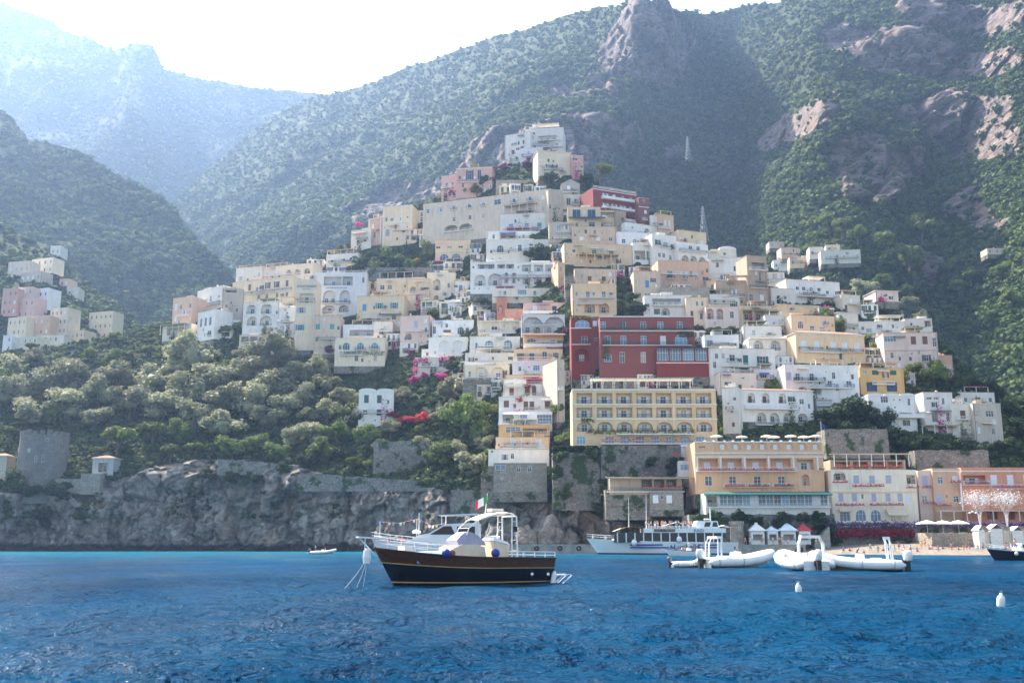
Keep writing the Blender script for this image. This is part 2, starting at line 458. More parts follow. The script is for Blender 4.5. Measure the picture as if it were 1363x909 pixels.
def scrubmat(name, dark, mid, light):
    m, nt, b = nmat(name)
    at = N(nt, 'ShaderNodeAttribute'); at.attribute_name = 'tone'
    p = pos(nt); n = noise_node(nt, 0.012, 4, 0.6, p)
    s = N(nt, 'ShaderNodeMath', operation='MULTIPLY_ADD'); L(nt, n, s.inputs[0]); s.inputs[1].default_value = 0.8
    mm = N(nt, 'ShaderNodeMath', operation='MULTIPLY'); L(nt, at.outputs['Fac'], mm.inputs[0]); mm.inputs[1].default_value = 0.6
    sub = N(nt, 'ShaderNodeMath', operation='SUBTRACT'); L(nt, mm.outputs[0], sub.inputs[0]); sub.inputs[1].default_value = 0.2
    L(nt, sub.outputs[0], s.inputs[2])
    c = ramp(nt, s.outputs[0], [(0.1, dark), (0.45, mid), (0.8, light)])
    L(nt, c, b.inputs['Base Color']); b.inputs['Roughness'].default_value = 0.8; b.inputs['Specular IOR Level'].default_value = 0.2
    tr = N(nt, 'ShaderNodeBsdfTranslucent'); L(nt, c, tr.inputs['Color'])
    mx = N(nt, 'ShaderNodeMixShader'); mx.inputs[0].default_value = 0.25
    L(nt, b.outputs[0], mx.inputs[1]); L(nt, tr.outputs[0], mx.inputs[2])
    L(nt, mx.outputs[0], nt.nodes['Material Output'].inputs['Surface'])
    return m

def flat3(V): return V.reshape(-1, 3)
def rugged(amp_big, s_big, amp_small, s_small, hz=0.5):
    def d(s, V):
        p = flat3(V); sh = V.shape[:2]
        a = fbm(p, s_big, 4).reshape(sh); b = fbm(p, s_small, 4, off=9.0).reshape(sh); c = fbm(p, s_big, 4, off=31.0).reshape(sh)
        ridged = 1 - np.abs(fbm(p, s_big * 0.6, 4, off=51.0)).reshape(sh) * 2
        V = V.copy(); fade = np.minimum(1, (1 - s.t)[None, :] * 5 + 0.25)
        V[..., 1] += (a * amp_big + ridged * amp_big * 0.6) * fade + b * amp_small
        V[..., 2] += (c * amp_big * hz) * fade * 0.4 + b * amp_small * 0.6
        return V
    return d

# ---- 1. the far mountain on the left
far_ridge = [(-500, -190), (-300, -130), (-120, -60), (0, 0), (30, 12), (60, 24), (80, 38), (100, 46), (120, 53), (150, 66), (160, 62), (172, 56), (185, 57), (197, 60), (206, 66), (212, 80), (216, 92), (240, 98), (265, 104), (290, 106), (330, 115), (360, 119), (380, 118), (400, 121), (430, 124), (470, 140), (560, 170), (700, 220)]
far_cols = [(-500, [(560, 1200), (300, 1600), (-190, 2300)]), (0, [(560, 1150), (330, 1500), (150, 1900), (0, 2250)]), (110, [(560, 1180), (330, 1560), (150, 1860), (48, 2200)]), (190, [(560, 1150), (330, 1500), (150, 1760), (57, 2000)]), (230, [(560, 1200), (300, 1700), (96, 2150)]), (330, [(560, 1200), (300, 1650), (115, 2150)]), (430, [(560, 1250), (300, 1700), (124, 2150)]), (700, [(560, 1400), (220, 2200)])]
far = Sheet(far_cols, far_ridge, -500, 700, 300, 150)
far.lift(rugged(90, 420, 22, 110))
rockf = np.clip(fbm(flat3(far.V), 160, 4, off=3).reshape(far.V.shape[:2]) * 0.5 - 0.1, 0, 1)
M_FAR = terrain_mat('far_slope', (0.026, 0.042, 0.018), (0.10, 0.09, 0.085), 0.35)
tag(put('far_mountain', far.mesh('far_mountain', M_FAR, {'rock': rockf})), kind='structure')

# ---- 2. the main mountain behind the town
main_ridge = [(150, 420), (200, 330), (225, 285), (240, 262), (262, 240), (285, 215), (300, 200), (330, 180), (360, 155), (390, 138), (420, 126), (445, 121), (470, 116), (500, 107), (520, 97), (545, 86), (570, 80), (590, 71), (615, 62), (640, 53), (660, 44), (690, 38), (720, 29), (750, 18), (780, 13), (800, 10), (820, 8), (835, 3), (850, -2), (870, -2), (888, 0), (893, 10), (900, 13), (930, 15), (960, 13), (975, 9), (1000, 3), (1030, 2), (1060, -1), (1120, -12), (1200, -26), (1363, -48), (1500, -70), (1900, -120)]
main_cols = [
 (150, [(560, 1000), (420, 1250)]),
 (240, [(560, 900), (400, 1120), (262, 1480)]),
 (330, [(560, 800), (400, 1000), (300, 1150), (180, 1560)]),
 (430, [(560, 720), (400, 900), (300, 1040), (200, 1250), (123, 1560)]),
 (520, [(560, 680), (400, 830), (300, 960), (200, 1150), (97, 1480)]),
 (600, [(560, 640), (400, 760), (300, 880), (200, 980), (150, 1100), (67, 1380)]),
 (700, [(560, 620), (300, 790), (230, 830), (170, 850), (110, 1000), (34, 1250)]),
 (790, [(560, 610), (300, 760), (210, 800), (150, 830), (90, 960), (12, 1130)]),
 (845, [(560, 620), (300, 800), (200, 870), (110, 915), (0, 950)]),
 (890, [(560, 640), (300, 860), (200, 960), (100, 990), (5, 1010)]),
 (940, [(560, 650), (400, 790), (300, 920), (200, 1060), (100, 1150), (14, 1220)]),
 (985, [(560, 640), (400, 780), (300, 900), (200, 1010), (100, 1120), (6, 1230)]),
 (1030, [(560, 600), (400, 690), (300, 770), (215, 815), (180, 900), (100, 1010), (0, 1180)]),
 (1085, [(560, 560), (400, 640), (300, 700), (220, 725), (130, 780), (110, 860), (50, 930), (-6, 1090)]),
 (1140, [(560, 540), (400, 610), (300, 665), (250, 690), (160, 735), (100, 860), (60, 900), (-15, 1020)]),
 (1200, [(560, 540), (400, 610), (320, 660), (250, 690), (190, 712), (160, 830), (60, 890), (-26, 960)]),
 (1245, [(560, 560), (420, 640), (300, 740), (220, 800), (190, 850), (100, 880), (-32, 960)]),
 (1300, [(560, 540), (400, 650), (300, 720), (205, 790), (110, 830), (90, 870), (-40, 930)]),
 (1363, [(560, 500), (400, 590), (300, 660), (200, 720), (110, 760), (-48, 860)]),
 (1500, [(560, 430), (300, 560), (100, 680), (-70, 760)]), (1900, [(560, 300), (-120, 560)])]
main = Sheet(main_cols, main_ridge, 150, 1900, 760, 300, smooth=7)
main.lift(rugged(40, 210, 12, 62))
rock_polys = [
 [(800, 60), (835, 2), (890, 0), (905, 40), (930, 50), (915, 80), (900, 108), (870, 95), (800, 82)],
 [(595, 212), (640, 170), (690, 165), (760, 150), (800, 148), (830, 170), (872, 160), (840, 190), (800, 200), (770, 215), (740, 235), (690, 230), (600, 230)],
 [(780, 85), (820, 100), (840, 130), (800, 120)], [(730, 100), (790, 108), (790, 125), (725, 115)],
 [(450, 280), (520, 240), (590, 225), (600, 240), (540, 265), (480, 290)],
 [(1090, 40), (1120, 25), (1240, 50), (1363, 55), (1363, 90), (1240, 92), (1160, 80)],
 [(1180, 0), (1363, 0), (1363, 30), (1230, 35)],
 [(1185, 135), (1260, 122), (1363, 118), (1363, 200), (1290, 200), (1240, 170)],
 [(1005, 180), (1050, 145), (1120, 122), (1140, 130), (1090, 165), (1030, 192)],
 [(1095, 190), (1160, 162), (1195, 170), (1180, 192), (1115, 210)], [(1120, 212), (1180, 192), (1225, 200), (1240, 225), (1190, 255), (1130, 250)],
 [(880, 185), (920, 190), (900, 212)], [(1250, 270), (1300, 235), (1340, 300), (1315, 310), (1280, 285)], [(1175, 185), (1235, 190), (1230, 210), (1180, 200)],
 [(1220, 330), (1250, 325), (1245, 380), (1225, 370)]]
rk = np.zeros(main.Y.shape, bool)
for po in rock_polys: rk |= inpoly(main.PX, main.PY, po)
wob = fbm(flat3(main.V), 30, 4, off=91).reshape(main.Y.shape)
rk = (blur2(rk, 6) + wob * .42) > .38
rkm = blur2(rk, 1)
M_MAIN = terrain_mat('mountain_slope', (0.032, 0.054, 0.017), (0.215, 0.17, 0.155), 0.8, (1, 1, 3.6))
# ledges in the bare rock
pz = flat3(main.V); led = fbm(pz * np.array([0.25, 0.25, 1.0]), 14, 3, off=5).reshape(main.Y.shape)
mk = rkm.ravel() > .02; rockd = np.zeros(len(pz)); pw = pz[mk] + 6 * np.stack([fbm(pz[mk], 20, 3, off=k) for k in (41, 52, 63)], 1)
v1, e1 = cells(pw, 42, (1, 1, .6)); v2, e2 = cells(pw, 16, (.8, 1, 1.2), 3.3); rockd[mk] = 26 * v1 + 11 * v2 + 5 * np.clip(.1 - e1, 0, 1) / .1; rockd = rockd.reshape(main.Y.shape)
main.V[..., 1] += (led * 8 + rockd) * rkm
main_obj = tag(put('mountain', main.mesh('mountain', M_MAIN, {'rock': np.clip(rkm * 1.1, 0, 1)})), kind='structure')

# ---- 3. the dark spur on the left and the lower spur with the far village
spur_ridge = [(-500, -40), (-200, 90), (0, 152), (20, 160), (40, 186), (60, 190), (80, 194), (105, 200), (130, 214), (160, 235), (190, 250), (215, 262), (232, 278), (245, 300), (270, 325), (290, 344), (310, 368), (330, 392), (350, 415), (380, 450)]
spur_cols = [(-500, [(560, 600), (200, 800), (-40, 950)]), (0, [(560, 640), (300, 800), (152, 980)]), (100, [(560, 660), (350, 780), (200, 960)]), (200, [(560, 680), (400, 780), (256, 960)]), (260, [(560, 690), (400, 790), (313, 900)]), (320, [(560, 700), (380, 850)]), (380, [(560, 700), (450, 780)])]
spur = Sheet(spur_cols, spur_ridge, -500, 380, 300, 130)
spur.lift(rugged(36, 200, 12, 60))
rocks = np.clip(fbm(flat3(spur.V), 70, 4, off=3).reshape(spur.V.shape[:2]) * 0.9 - 0.05, 0, 1)
tag(put('spur_hill', spur.mesh('spur_hill', M_MAIN, {'rock': rocks})), kind='structure')
low_ridge = [(-500, 200), (-200, 262), (0, 300), (40, 318), (62, 326), (80, 345), (100, 368), (120, 384), (150, 402), (175, 425), (200, 442), (225, 452), (300, 480)]
low_cols = [(-500, [(560, 430), (200, 600)]), (0, [(560, 455), (480, 490), (400, 520), (300, 640)]), (100, [(560, 465), (480, 500), (420, 530), (368, 640)]), (200, [(560, 480), (442, 620)]), (300, [(560, 500), (480, 600)])]
low = Sheet(low_cols, low_ridge, -500, 300, 220, 90)
low.lift(rugged(10, 90, 3, 16))
rockl = np.clip(fbm(flat3(low.V), 40, 4, off=3).reshape(low.V.shape[:2]) * 0.9 - 0.02, 0, 1)
tag(put('village_hill', low.mesh('village_hill', M_MAIN, {'rock': rockl})), kind='structure')

# ---- 4. the town hill
hill_ridge = [(-500, 500), (-150, 482), (0, 470), (60, 462), (120, 452), (180, 440), (215, 432), (250, 415), (300, 385), (340, 365), (400, 350), (440, 336), (470, 318), (500, 300), (540, 284), (580, 262), (640, 235), (680, 215), (715, 200), (750, 205), (780, 232), (800, 246), (830, 262), (860, 278), (900, 300), (940, 330), (985, 346), (1020, 358), (1060, 372), (1110, 385), (1150, 405), (1200, 425), (1240, 446), (1270, 478), (1300, 500), (1363, 535), (1500, 560), (1900, 600)]
hill_cols = [
 (-500, [(748, 318), (645, 325), (600, 340), (500, 425)]),
 (0, [(748, 330), (652, 333), (632, 340), (610, 352), (520, 400), (470, 440)]),
 (130, [(748, 333), (640, 336), (615, 348), (520, 400), (450, 440)]),
 (220, [(748, 335), (628, 339), (612, 350), (500, 405), (431, 450)]),
 (320, [(748, 334), (622, 338), (608, 348), (500, 398), (440, 425), (375, 465)]),
 (430, [(748, 326), (630, 332), (618, 340), (480, 400), (440, 415), (340, 470)]),
 (520, [(748, 316), (640, 322), (630, 330), (560, 355), (490, 385), (400, 425), (330, 455), (290, 480)]),
 (600, [(748, 302), (670, 308), (640, 315), (560, 345), (490, 372), (400, 415), (300, 455), (252, 480)]),
 (660, [(748, 292), (668, 298), (640, 306), (520, 345), (440, 375), (340, 420), (250, 462), (225, 480)]),
 (720, [(748, 282), (665, 288), (630, 298), (500, 338), (400, 378), (300, 425), (240, 455), (200, 482)]),
 (780, [(748, 276), (660, 284), (590, 298), (500, 325), (400, 366), (300, 415), (232, 452)]),
 (860, [(748, 272), (665, 278), (590, 290), (500, 318), (400, 365), (310, 415), (278, 440)]),
 (960, [(748, 268), (670, 274), (590, 285), (500, 315), (400, 368), (338, 410)]),
 (1060, [(748, 264), (690, 268), (650, 272), (580, 286), (500, 318), (430, 352), (372, 395)]),
 (1160, [(748, 264), (700, 268), (620, 278), (530, 305), (480, 330), (408, 375)]),
 (1260, [(748, 264), (700, 268), (620, 280), (570, 297), (500, 330), (468, 348)]),
 (1363, [(748, 262), (700, 268), (620, 280), (560, 312), (535, 330)]),
 (1900, [(748, 255), (700, 262), (600, 330)])]
hill = Sheet(hill_cols, hill_ridge, -500, 1900, 1300, 330, smooth=12)
CLIFF = [(-500, 760), (-500, 655), (0, 655), (75, 660), (110, 640), (150, 640), (200, 622), (260, 612), (330, 612), (400, 622), (440, 634), (500, 640), (575, 650), (640, 660), (700, 664), (760, 668), (800, 690), (860, 700), (980, 712), (980, 760)]
CLIFF2 = [(735, 600), (800, 598), (900, 598), (930, 690), (800, 680), (735, 665)]
def hill_disp(s, V):
    p = flat3(V); sh = V.shape[:2]
    ck = blur2(inpoly(s.PX, s.PY, CLIFF) | inpoly(s.PX, s.PY, CLIFF2), 3); s.cliff = ck
    V = V.copy()
    a = fbm(p, 26, 5).reshape(sh); lm = fbm(p, 3.0, 3, off=14).reshape(sh); b = fbm(p, 7, 4, off=4).reshape(sh)
    m = ck.ravel() > .02; pw = p[m] + 1.6 * np.stack([fbm(p[m], 5, 3, off=k) for k in (41, 52, 63)], 1)
    cr = np.zeros(len(p)); v1, e1 = cells(pw, 13, (1, 1, .55)); v2, e2 = cells(pw, 5.2, (1, 1, .7), 3.3); v3, e3 = cells(pw, 2.2, (1, 1, .8), 7.7)
    cr[m] = 6.0 * v1 + 3.2 * v2 + 1.5 * v3 + 1.2 * np.clip(.10 - e1, 0, 1) / .10 + .5 * np.clip(.12 - e2, 0, 1) / .12
    crag = 3.2 * a + 1.2 * b + cr.reshape(sh)
    soft = fbm(p, 18, 3, off=2).reshape(sh) * 1.6 + 0.5 * lm
    V[..., 1] += ck * crag + (1 - ck) * soft
    V[..., 2] += (1 - ck) * lm * 0.5 + ck * 0.8 * b * (s.t[None, :] > 0.03)
    return V
hill.lift(hill_disp)
M_HILL = terrain_mat('hill_ground', (0.04, 0.06, 0.024), (0.27, 0.24, 0.215), 3.2, (1, 1, 1.2))
# dark wet band at the water line
ntm = M_HILL.node_tree; bs = ntm.nodes['Principled BSDF']; src = bs.inputs['Base Color'].links[0].from_socket
sx = N(ntm, 'ShaderNodeSeparateXYZ'); L(ntm, pos(ntm), sx.inputs[0])
wn = noise_node(ntm, 0.3, 4, 0.6, pos(ntm)); ad = N(ntm, 'ShaderNodeMath', operation='MULTIPLY_ADD'); L(ntm, wn, ad.inputs[0]); ad.inputs[1].default_value = -3.5; L(ntm, sx.outputs[2], ad.inputs[2])
wet = ramp(ntm, ad.outputs[0], [(0.0, (1, 1, 1)), (0.9, (0, 0, 0))])
L(ntm, mixc(ntm, wet, src, (0.035, 0.03, 0.028)), bs.inputs['Base Color'])
hill_obj = tag(put('town_hill', hill.mesh('town_hill', M_HILL, {'rock': np.clip(hill.cliff * 1.15, 0, 1)}, smooth=False, back=((25, -4), (90, -50), (200, -160)))), kind='structure')

# ---- sea
def build_sea():
    ys = np.concatenate([np.geomspace(9, 420, 520), np.array([500, 700, 1000, 1600])])
    an = np.linspace(-0.92, 0.92, 620)
    X = ys[:, None] * np.tan(an)[None, :]; Y = np.repeat(ys[:, None], len(an), 1); Z = np.zeros_like(X)
    sp = np.gradient(ys)[:, None]
    rs = np.random.RandomState(5)
    for i in range(46):
        lam = 0.55 * 1.115 ** i; th = R(-62) + rs.normal() * 0.75; k = 2 * math.pi / lam; ph = rs.rand() * 6.28
        amp = 0.0108 * lam ** 0.9 * (0.6 + 0.8 * rs.rand()) * np.exp(-((math.log(lam) - 0.75) / 1.05) ** 2)
        att = np.clip((lam / np.maximum(sp, ys[:, None] * 0.003) - 3) / 4, 0, 1)
        warp = 0.7 * np.sin(0.13 * X + 0.21 * Y + i) + 0.5 * np.sin(0.31 * X - 0.17 * Y + 2 * i)
        q = k * (X * math.cos(th) + Y * math.sin(th)) + ph + warp
        Z += amp * att * (np.sin(q) + 0.35 * np.cos(2 * q) * 0.5)
    n, m = X.shape; idx = np.arange(n * m).reshape(n, m)
    f = np.stack([idx[:-1, :-1], idx[:-1, 1:], idx[1:, 1:], idx[1:, :-1]], -1).reshape(-1, 4)
    V = np.stack([X, Y, Z], -1).reshape(-1, 3)
    # apron round and behind the viewer
    ap = np.array([(X[0, 0], 9, Z[0, 0]), (X[0, -1], 9, Z[0, -1]), (2200, 1600, 0), (2200, -60, 0), (-2200, -60, 0), (-2200, 1600, 0)], float); o = len(V)
    V = np.concatenate([V, ap]); f = np.concatenate([f, np.array([(o, o + 4, o + 3, o + 1), ])])
    me = np_mesh('sea', V, f, sea_mat(), smooth=True)
    return tag(put('sea', me), kind='structure')

def sea_mat():
    m, nt, b = nmat('sea_water'); p = pos(nt)
    s = N(nt, 'ShaderNodeSeparateXYZ'); L(nt, p, s.inputs[0])
    n = noise_node(nt, 0.05, 4, 0.6, scaled(nt, p, (1, 0.5, 1)))
    deep = mixc(nt, ramp(nt, n, [(0.35, (0, 0, 0)), (0.65, (1, 1, 1))]), (0.0, 0.027, 0.074), (0.0, 0.060, 0.145))
    # the bottom rises towards the cliff: turquoise over pale sand
    yy = N(nt, 'ShaderNodeMath', operation='MULTIPLY_ADD'); L(nt, s.outputs[0], yy.inputs[0]); yy.inputs[1].default_value = -0.22; L(nt, s.outputs[1], yy.inputs[2])
    y2 = N(nt, 'ShaderNodeMath', operation='MULTIPLY_ADD'); L(nt, n, y2.inputs[0]); y2.inputs[1].default_value = 40.0; L(nt, yy.outputs[0], y2.inputs[2])
    mr = N(nt, 'ShaderNodeMapRange'); L(nt, y2.outputs[0], mr.inputs[0]); mr.inputs[1].default_value = 150; mr.inputs[2].default_value = 330
    c = mixc(nt, mr.outputs[0], deep, (0.002, 0.12, 0.19))
    h1 = noise_node(nt, 2.6, 4, 0.6, scaled(nt, p, (1, 0.8, 1)), 0.4); h2 = noise_node(nt, 0.5, 3, 0.55, p, 0.3)
    h0 = noise_node(nt, 7.0, 3, 0.6, p, 0.3); wv = N(nt, 'ShaderNodeTexNoise'); wv.inputs['Scale'].default_value = 1.1; L(nt, p, wv.inputs['Vector']); wa = N(nt, 'ShaderNodeVectorMath', operation='MULTIPLY_ADD'); L(nt, wv.outputs['Color'], wa.inputs[0]); wa.inputs[1].default_value = (.9, .9, 0); L(nt, scaled(nt, p, (1, .75, 1)), wa.inputs[2]); nn = None
    for sc_, ds_ in ((1.5, .27), (4.6, .10)):
        vo = N(nt, 'ShaderNodeTexVoronoi', feature='SMOOTH_F1'); vo.inputs['Scale'].default_value = sc_; vo.inputs['Smoothness'].default_value = .3; L(nt, wa.outputs[0], vo.inputs['Vector']); nn = bump(nt, vo.outputs['Distance'], 1.0, ds_, nn)
    nn = bump(nt, h2, 1.0, 0.8, nn); nn = bump(nt, h1, 1.0, 0.42, nn); nn = bump(nt, h0, 0.9, 0.11, nn)
    nt.nodes.remove(b)
    df = N(nt, 'ShaderNodeBsdfDiffuse'); L(nt, c, df.inputs['Color']); L(nt, nn, df.inputs['Normal'])
    gl = N(nt, 'ShaderNodeBsdfGlossy'); gl.inputs['Roughness'].default_value = 0.09; L(nt, nn, gl.inputs['Normal']); gl.inputs['Color'].default_value = (0.9, 0.95, 1.0, 1)
    fr = N(nt, 'ShaderNodeFresnel'); fr.inputs['IOR'].default_value = 1.33; L(nt, nn, fr.inputs['Normal'])
    mu = N(nt, 'ShaderNodeMath', operation='MULTIPLY'); L(nt, fr.outputs[0], mu.inputs[0]); wp = noise_node(nt, .035, 4, .65, scaled(nt, p, (1, .45, 1)), 1.0); wm = N(nt, 'ShaderNodeMapRange'); L(nt, wp, wm.inputs[0]); wm.inputs[1].default_value = .38; wm.inputs[2].default_value = .64; wm.inputs[3].default_value = .22; wm.inputs[4].default_value = .72; L(nt, wm.outputs[0], mu.inputs[1])
    mx = N(nt, 'ShaderNodeMixShader'); L(nt, mu.outputs[0], mx.inputs[0]); L(nt, df.outputs[0], mx.inputs[1]); L(nt, gl.outputs[0], mx.inputs[2])
    L(nt, mx.outputs[0], nt.nodes['Material Output'].inputs['Surface'])
    return m
sea = build_sea()

# ---- beach
def build_beach():
    xs = np.linspace(60, 330, 90); ys = np.linspace(196, 268, 40)
    X, Y = np.meshgrid(xs, ys, indexing='ij'); front = 216 - 0.02 * (X - 90) + 2.0 * np.sin(X * 0.07)
    front = front + 22 * np.clip((88 - X) / 20, 0, 1)
    Z = np.clip((Y - front) * 0.085, -2, 2.3) + 0.06 * fbm(np.stack([X, Y, 0 * X], -1).reshape(-1, 3), 4, 3).reshape(X.shape)
    n, m = X.shape; idx = np.arange(n * m).reshape(n, m)
    f = np.stack([idx[:-1, :-1], idx[1:, :-1], idx[1:, 1:], idx[:-1, 1:]], -1).reshape(-1, 4)
    mt = plain('beach_gravel', (0.19, 0.16, 0.13), 0.95, var=0.4, scale=1.1)
    return tag(put('beach', np_mesh('beach', np.stack([X, Y, Z], -1).reshape(-1, 3), f, mt, smooth=True)), kind='structure')
beach = build_beach()
def beach_z(x, y):
    return min(2.3, max(-2, (y - (216 - 0.02 * (x - 90) + 2.0 * math.sin(x * 0.07) + 22 * min(1, max(0, (88 - x) / 20)))) * 0.085))

# ---- haze: one even volume round everything
HAZE_D = 0.00013
hz = MB(); hz.box(-2600, 2600, -120, 3400, -22, 1750)
hm = bpy.data.materials.new('haze_air'); hm.use_nodes = True; hn = hm.node_tree
hn.nodes.remove(hn.nodes['Principled BSDF']); pv = hn.nodes.new('ShaderNodeVolumePrincipled')
pv.inputs['Color'].default_value = (0.42, 0.62, 1.0, 1); pv.inputs['Density'].default_value = HAZE_D; pv.inputs['Anisotropy'].default_value = 0.6
L(hn, pv.outputs[0], hn.nodes['Material Output'].inputs['Volume'])
haze = tag(hz.build('haze', hm), kind='stuff')
# ================================================================== HOUSES
WALLC = {'white': (0.82, 0.80, 0.75), 'offwhite': (0.80, 0.73, 0.61), 'cream': (0.82, 0.66, 0.46), 'beige': (0.70, 0.55, 0.40), 'greybeige': (0.56, 0.48, 0.38),
         'yellow': (0.84, 0.59, 0.32), 'paleyellow': (0.84, 0.69, 0.49), 'ochre': (0.80, 0.52, 0.25), 'orange': (0.75, 0.38, 0.13), 'deeporange': (0.72, 0.26, 0.11),
         'peach': (0.76, 0.49, 0.33), 'pink': (0.70, 0.40, 0.33), 'palepink': (0.76, 0.56, 0.47), 'red': (0.27, 0.042, 0.034), 'bluewhite': (0.75, 0.77, 0.79),
         'brown': (0.47, 0.34, 0.23), 'terracotta': (0.60, 0.26, 0.16), 'grey': (0.42, 0.42, 0.42)}
def wallmat(c):
    if c == 'stone': return stone('house', (0.30, 0.27, 0.23), (0.42, 0.38, 0.32), 1.6)
    return stucco(c, WALLC[c], 0.8 if c in ('beige', 'greybeige', 'brown', 'grey') else 0.5)
M_WHITE = plain('white_paint', (0.78, 0.77, 0.74), 0.6, var=0.06)
M_TILE = None
def tilemat():
    global M_TILE
    if M_TILE: return M_TILE
    m, nt, b = nmat('terracotta_tiles'); p = pos(nt)
    n = noise_node(nt, 1.4, 5, 0.7, p); w_ = N(nt, 'ShaderNodeTexWave'); w_.inputs['Scale'].default_value = 3.0; w_.bands_direction = 'X'
    L(nt, p, w_.inputs['Vector']); w_.inputs['Distortion'].default_value = 1.0
    c = ramp(nt, n, [(0.3, (0.28, 0.13, 0.075)), (0.5, (0.46, 0.21, 0.11)), (0.72, (0.58, 0.33, 0.2))])
    L(nt, c, b.inputs['Base Color']); b.inputs['Roughness'].default_value = 0.9
    L(nt, bump(nt, w_.outputs[0], 0.6, 0.12), b.inputs['Normal']); M_TILE = m; return m
M_TERR = plain('terrace_floor', (0.50, 0.44, 0.37), 0.9, var=0.2, scale=1.0)
M_GLASS = glassmat('window', (0.035, 0.05, 0.07)); M_GLASSB = glassmat('blue_window', (0.10, 0.20, 0.30))
M_DARK = plain('dark_interior', (0.03, 0.03, 0.035), 0.8)
M_IRON = plain('iron', (0.05, 0.055, 0.06), 0.5)
SHUT = {'g': plain('green_shutter', (0.03, 0.12, 0.10), 0.6), 'b': plain('brown_shutter', (0.17, 0.085, 0.06), 0.6), 'w': plain('white_shutter', (0.72, 0.74, 0.78), 0.6),
        'n': plain('navy_shutter', (0.03, 0.07, 0.16), 0.6), 't': plain('teal_shutter', (0.08, 0.30, 0.33), 0.6), 'l': plain('lilac_shutter', (0.42, 0.42, 0.55), 0.6), 'u': plain('blue_shutter', (0.08, 0.25, 0.50), 0.6)}
CLOTH = {'blue': plain('blue_awning', (0.03, 0.09, 0.36), 0.8), 'navy': plain('navy_awning', (0.02, 0.04, 0.10), 0.8), 'white': plain('white_awning', (0.80, 0.78, 0.72), 0.8), 'beige': plain('beige_awning', (0.66, 0.56, 0.42), 0.85),
         'pink': plain('pink_awning', (0.62, 0.36, 0.32), 0.85), 'green': plain('green_awning', (0.015, 0.10, 0.09), 0.8), 'grey': plain('grey_awning', (0.16, 0.16, 0.18), 0.85), 'reed': plain('reed_roof', (0.36, 0.28, 0.19), 0.95, var=0.3, scale=5)}
LEAF = {'olive': (0.235, 0.25, 0.165), 'broad': (0.12, 0.17, 0.045), 'dark': (0.035, 0.062, 0.025), 'pine': (0.11, 0.145, 0.035), 'lime': (0.14, 0.18, 0.035), 'cypress': (0.03, 0.052, 0.028), 'magenta': (0.50, 0.045, 0.27), 'red': (0.45, 0.05, 0.07), 'pinkred': (0.5, 0.08, 0.13), 'gold': (0.50, 0.36, 0.03), 'purple': (0.13, 0.045, 0.10)}
def LM(k): return leafmat(k, LEAF[k])
MC = {}
def cached(key, fn):
    if key not in MC: MC[key] = fn()
    return MC[key]
rd = lambda v: round(v * 5) / 5 if v > 0.5 else round(v, 1)

def arch_pts(w, h, n=10):
    rx = w / 2; rise = min(rx, h * 0.6); zs = h - rise
    return [(-rx, zs)] + [(-rx * math.cos(math.pi * i / n), zs + rise * math.sin(math.pi * i / n)) for i in range(1, n)] + [(rx, zs)]

def frame_mesh(w, h, arch, mat, mull=1):
    def f():
        b = MB(); t = 0.10 if w > 1 else 0.07
        if arch:
            pts = [(-w / 2, 0)] + arch_pts(w, h) + [(w / 2, 0)]
            cx, cz = 0, h * 0.45
            inn = [(cx + (x - cx) * (1 - 2 * t / w), max(t, cz + (z - cz) * (1 - 2 * t / h))) for x, z in pts]
            for i in range(len(pts) - 1):
                (x0, z0), (x1, z1), (a0, c0), (a1, c1) = pts[i], pts[i + 1], inn[i], inn[i + 1]
                b.hexa([(x0, 0, z0), (x1, 0, z1), (a1, 0, c1), (a0, 0, c0), (x0, -.09, z0), (x1, -.09, z1), (a1, -.09, c1), (a0, -.09, c0)])
        else:
            b.box(-w / 2, -w / 2 + t, -.09, 0, 0, h); b.box(w / 2 - t, w / 2, -.09, 0, 0, h); b.box(-w / 2 + t, w / 2 - t, -.09, 0, h - t, h)
        b.box(-w / 2 + t, w / 2 - t, -.09, 0, 0, t)
        for k in range(1, mull + 1):
            x = -w / 2 + w * k / (mull + 1); b.box(x - t * .4, x + t * .4, -.08, -.01, t, h - t * (1 if not arch else 1.3))
        if h > 1.5 or arch: b.box(-w / 2 + t, w / 2 - t, -.07, -.015, h * .62, h * .62 + t * .7)
        return b.mesh('window', mat)
    return cached(('fr', w, h, arch, mat.name, mull), f)
def pane_mesh(w, h, arch, mat):
    def f():
        b = MB()
        if arch:
            pts = [(-w / 2, 0)] + arch_pts(w, h) + [(w / 2, 0)]
            b.poly([(x, -.03, z) for x, z in pts]); b.poly([(x, -.005, z) for x, z in pts][::-1])
        else: b.box(-w / 2 + .02, w / 2 - .02, -.03, -.005, .02, h - .02)
        return b.mesh('pane', mat)
    return cached(('pa', w, h, arch, mat.name), f)
def shutter_mesh(w, h, mat):
    def f():
        b = MB(); b.box(0, w, -.07, -.02, 0, h); b.box(0.04, w - .04, -.09, -.07, h * .08, h * .47); b.box(.04, w - .04, -.09, -.07, h * .53, h * .93)
        return b.mesh('shutter', mat)
    return cached(('sh', w, h, mat.name), f)
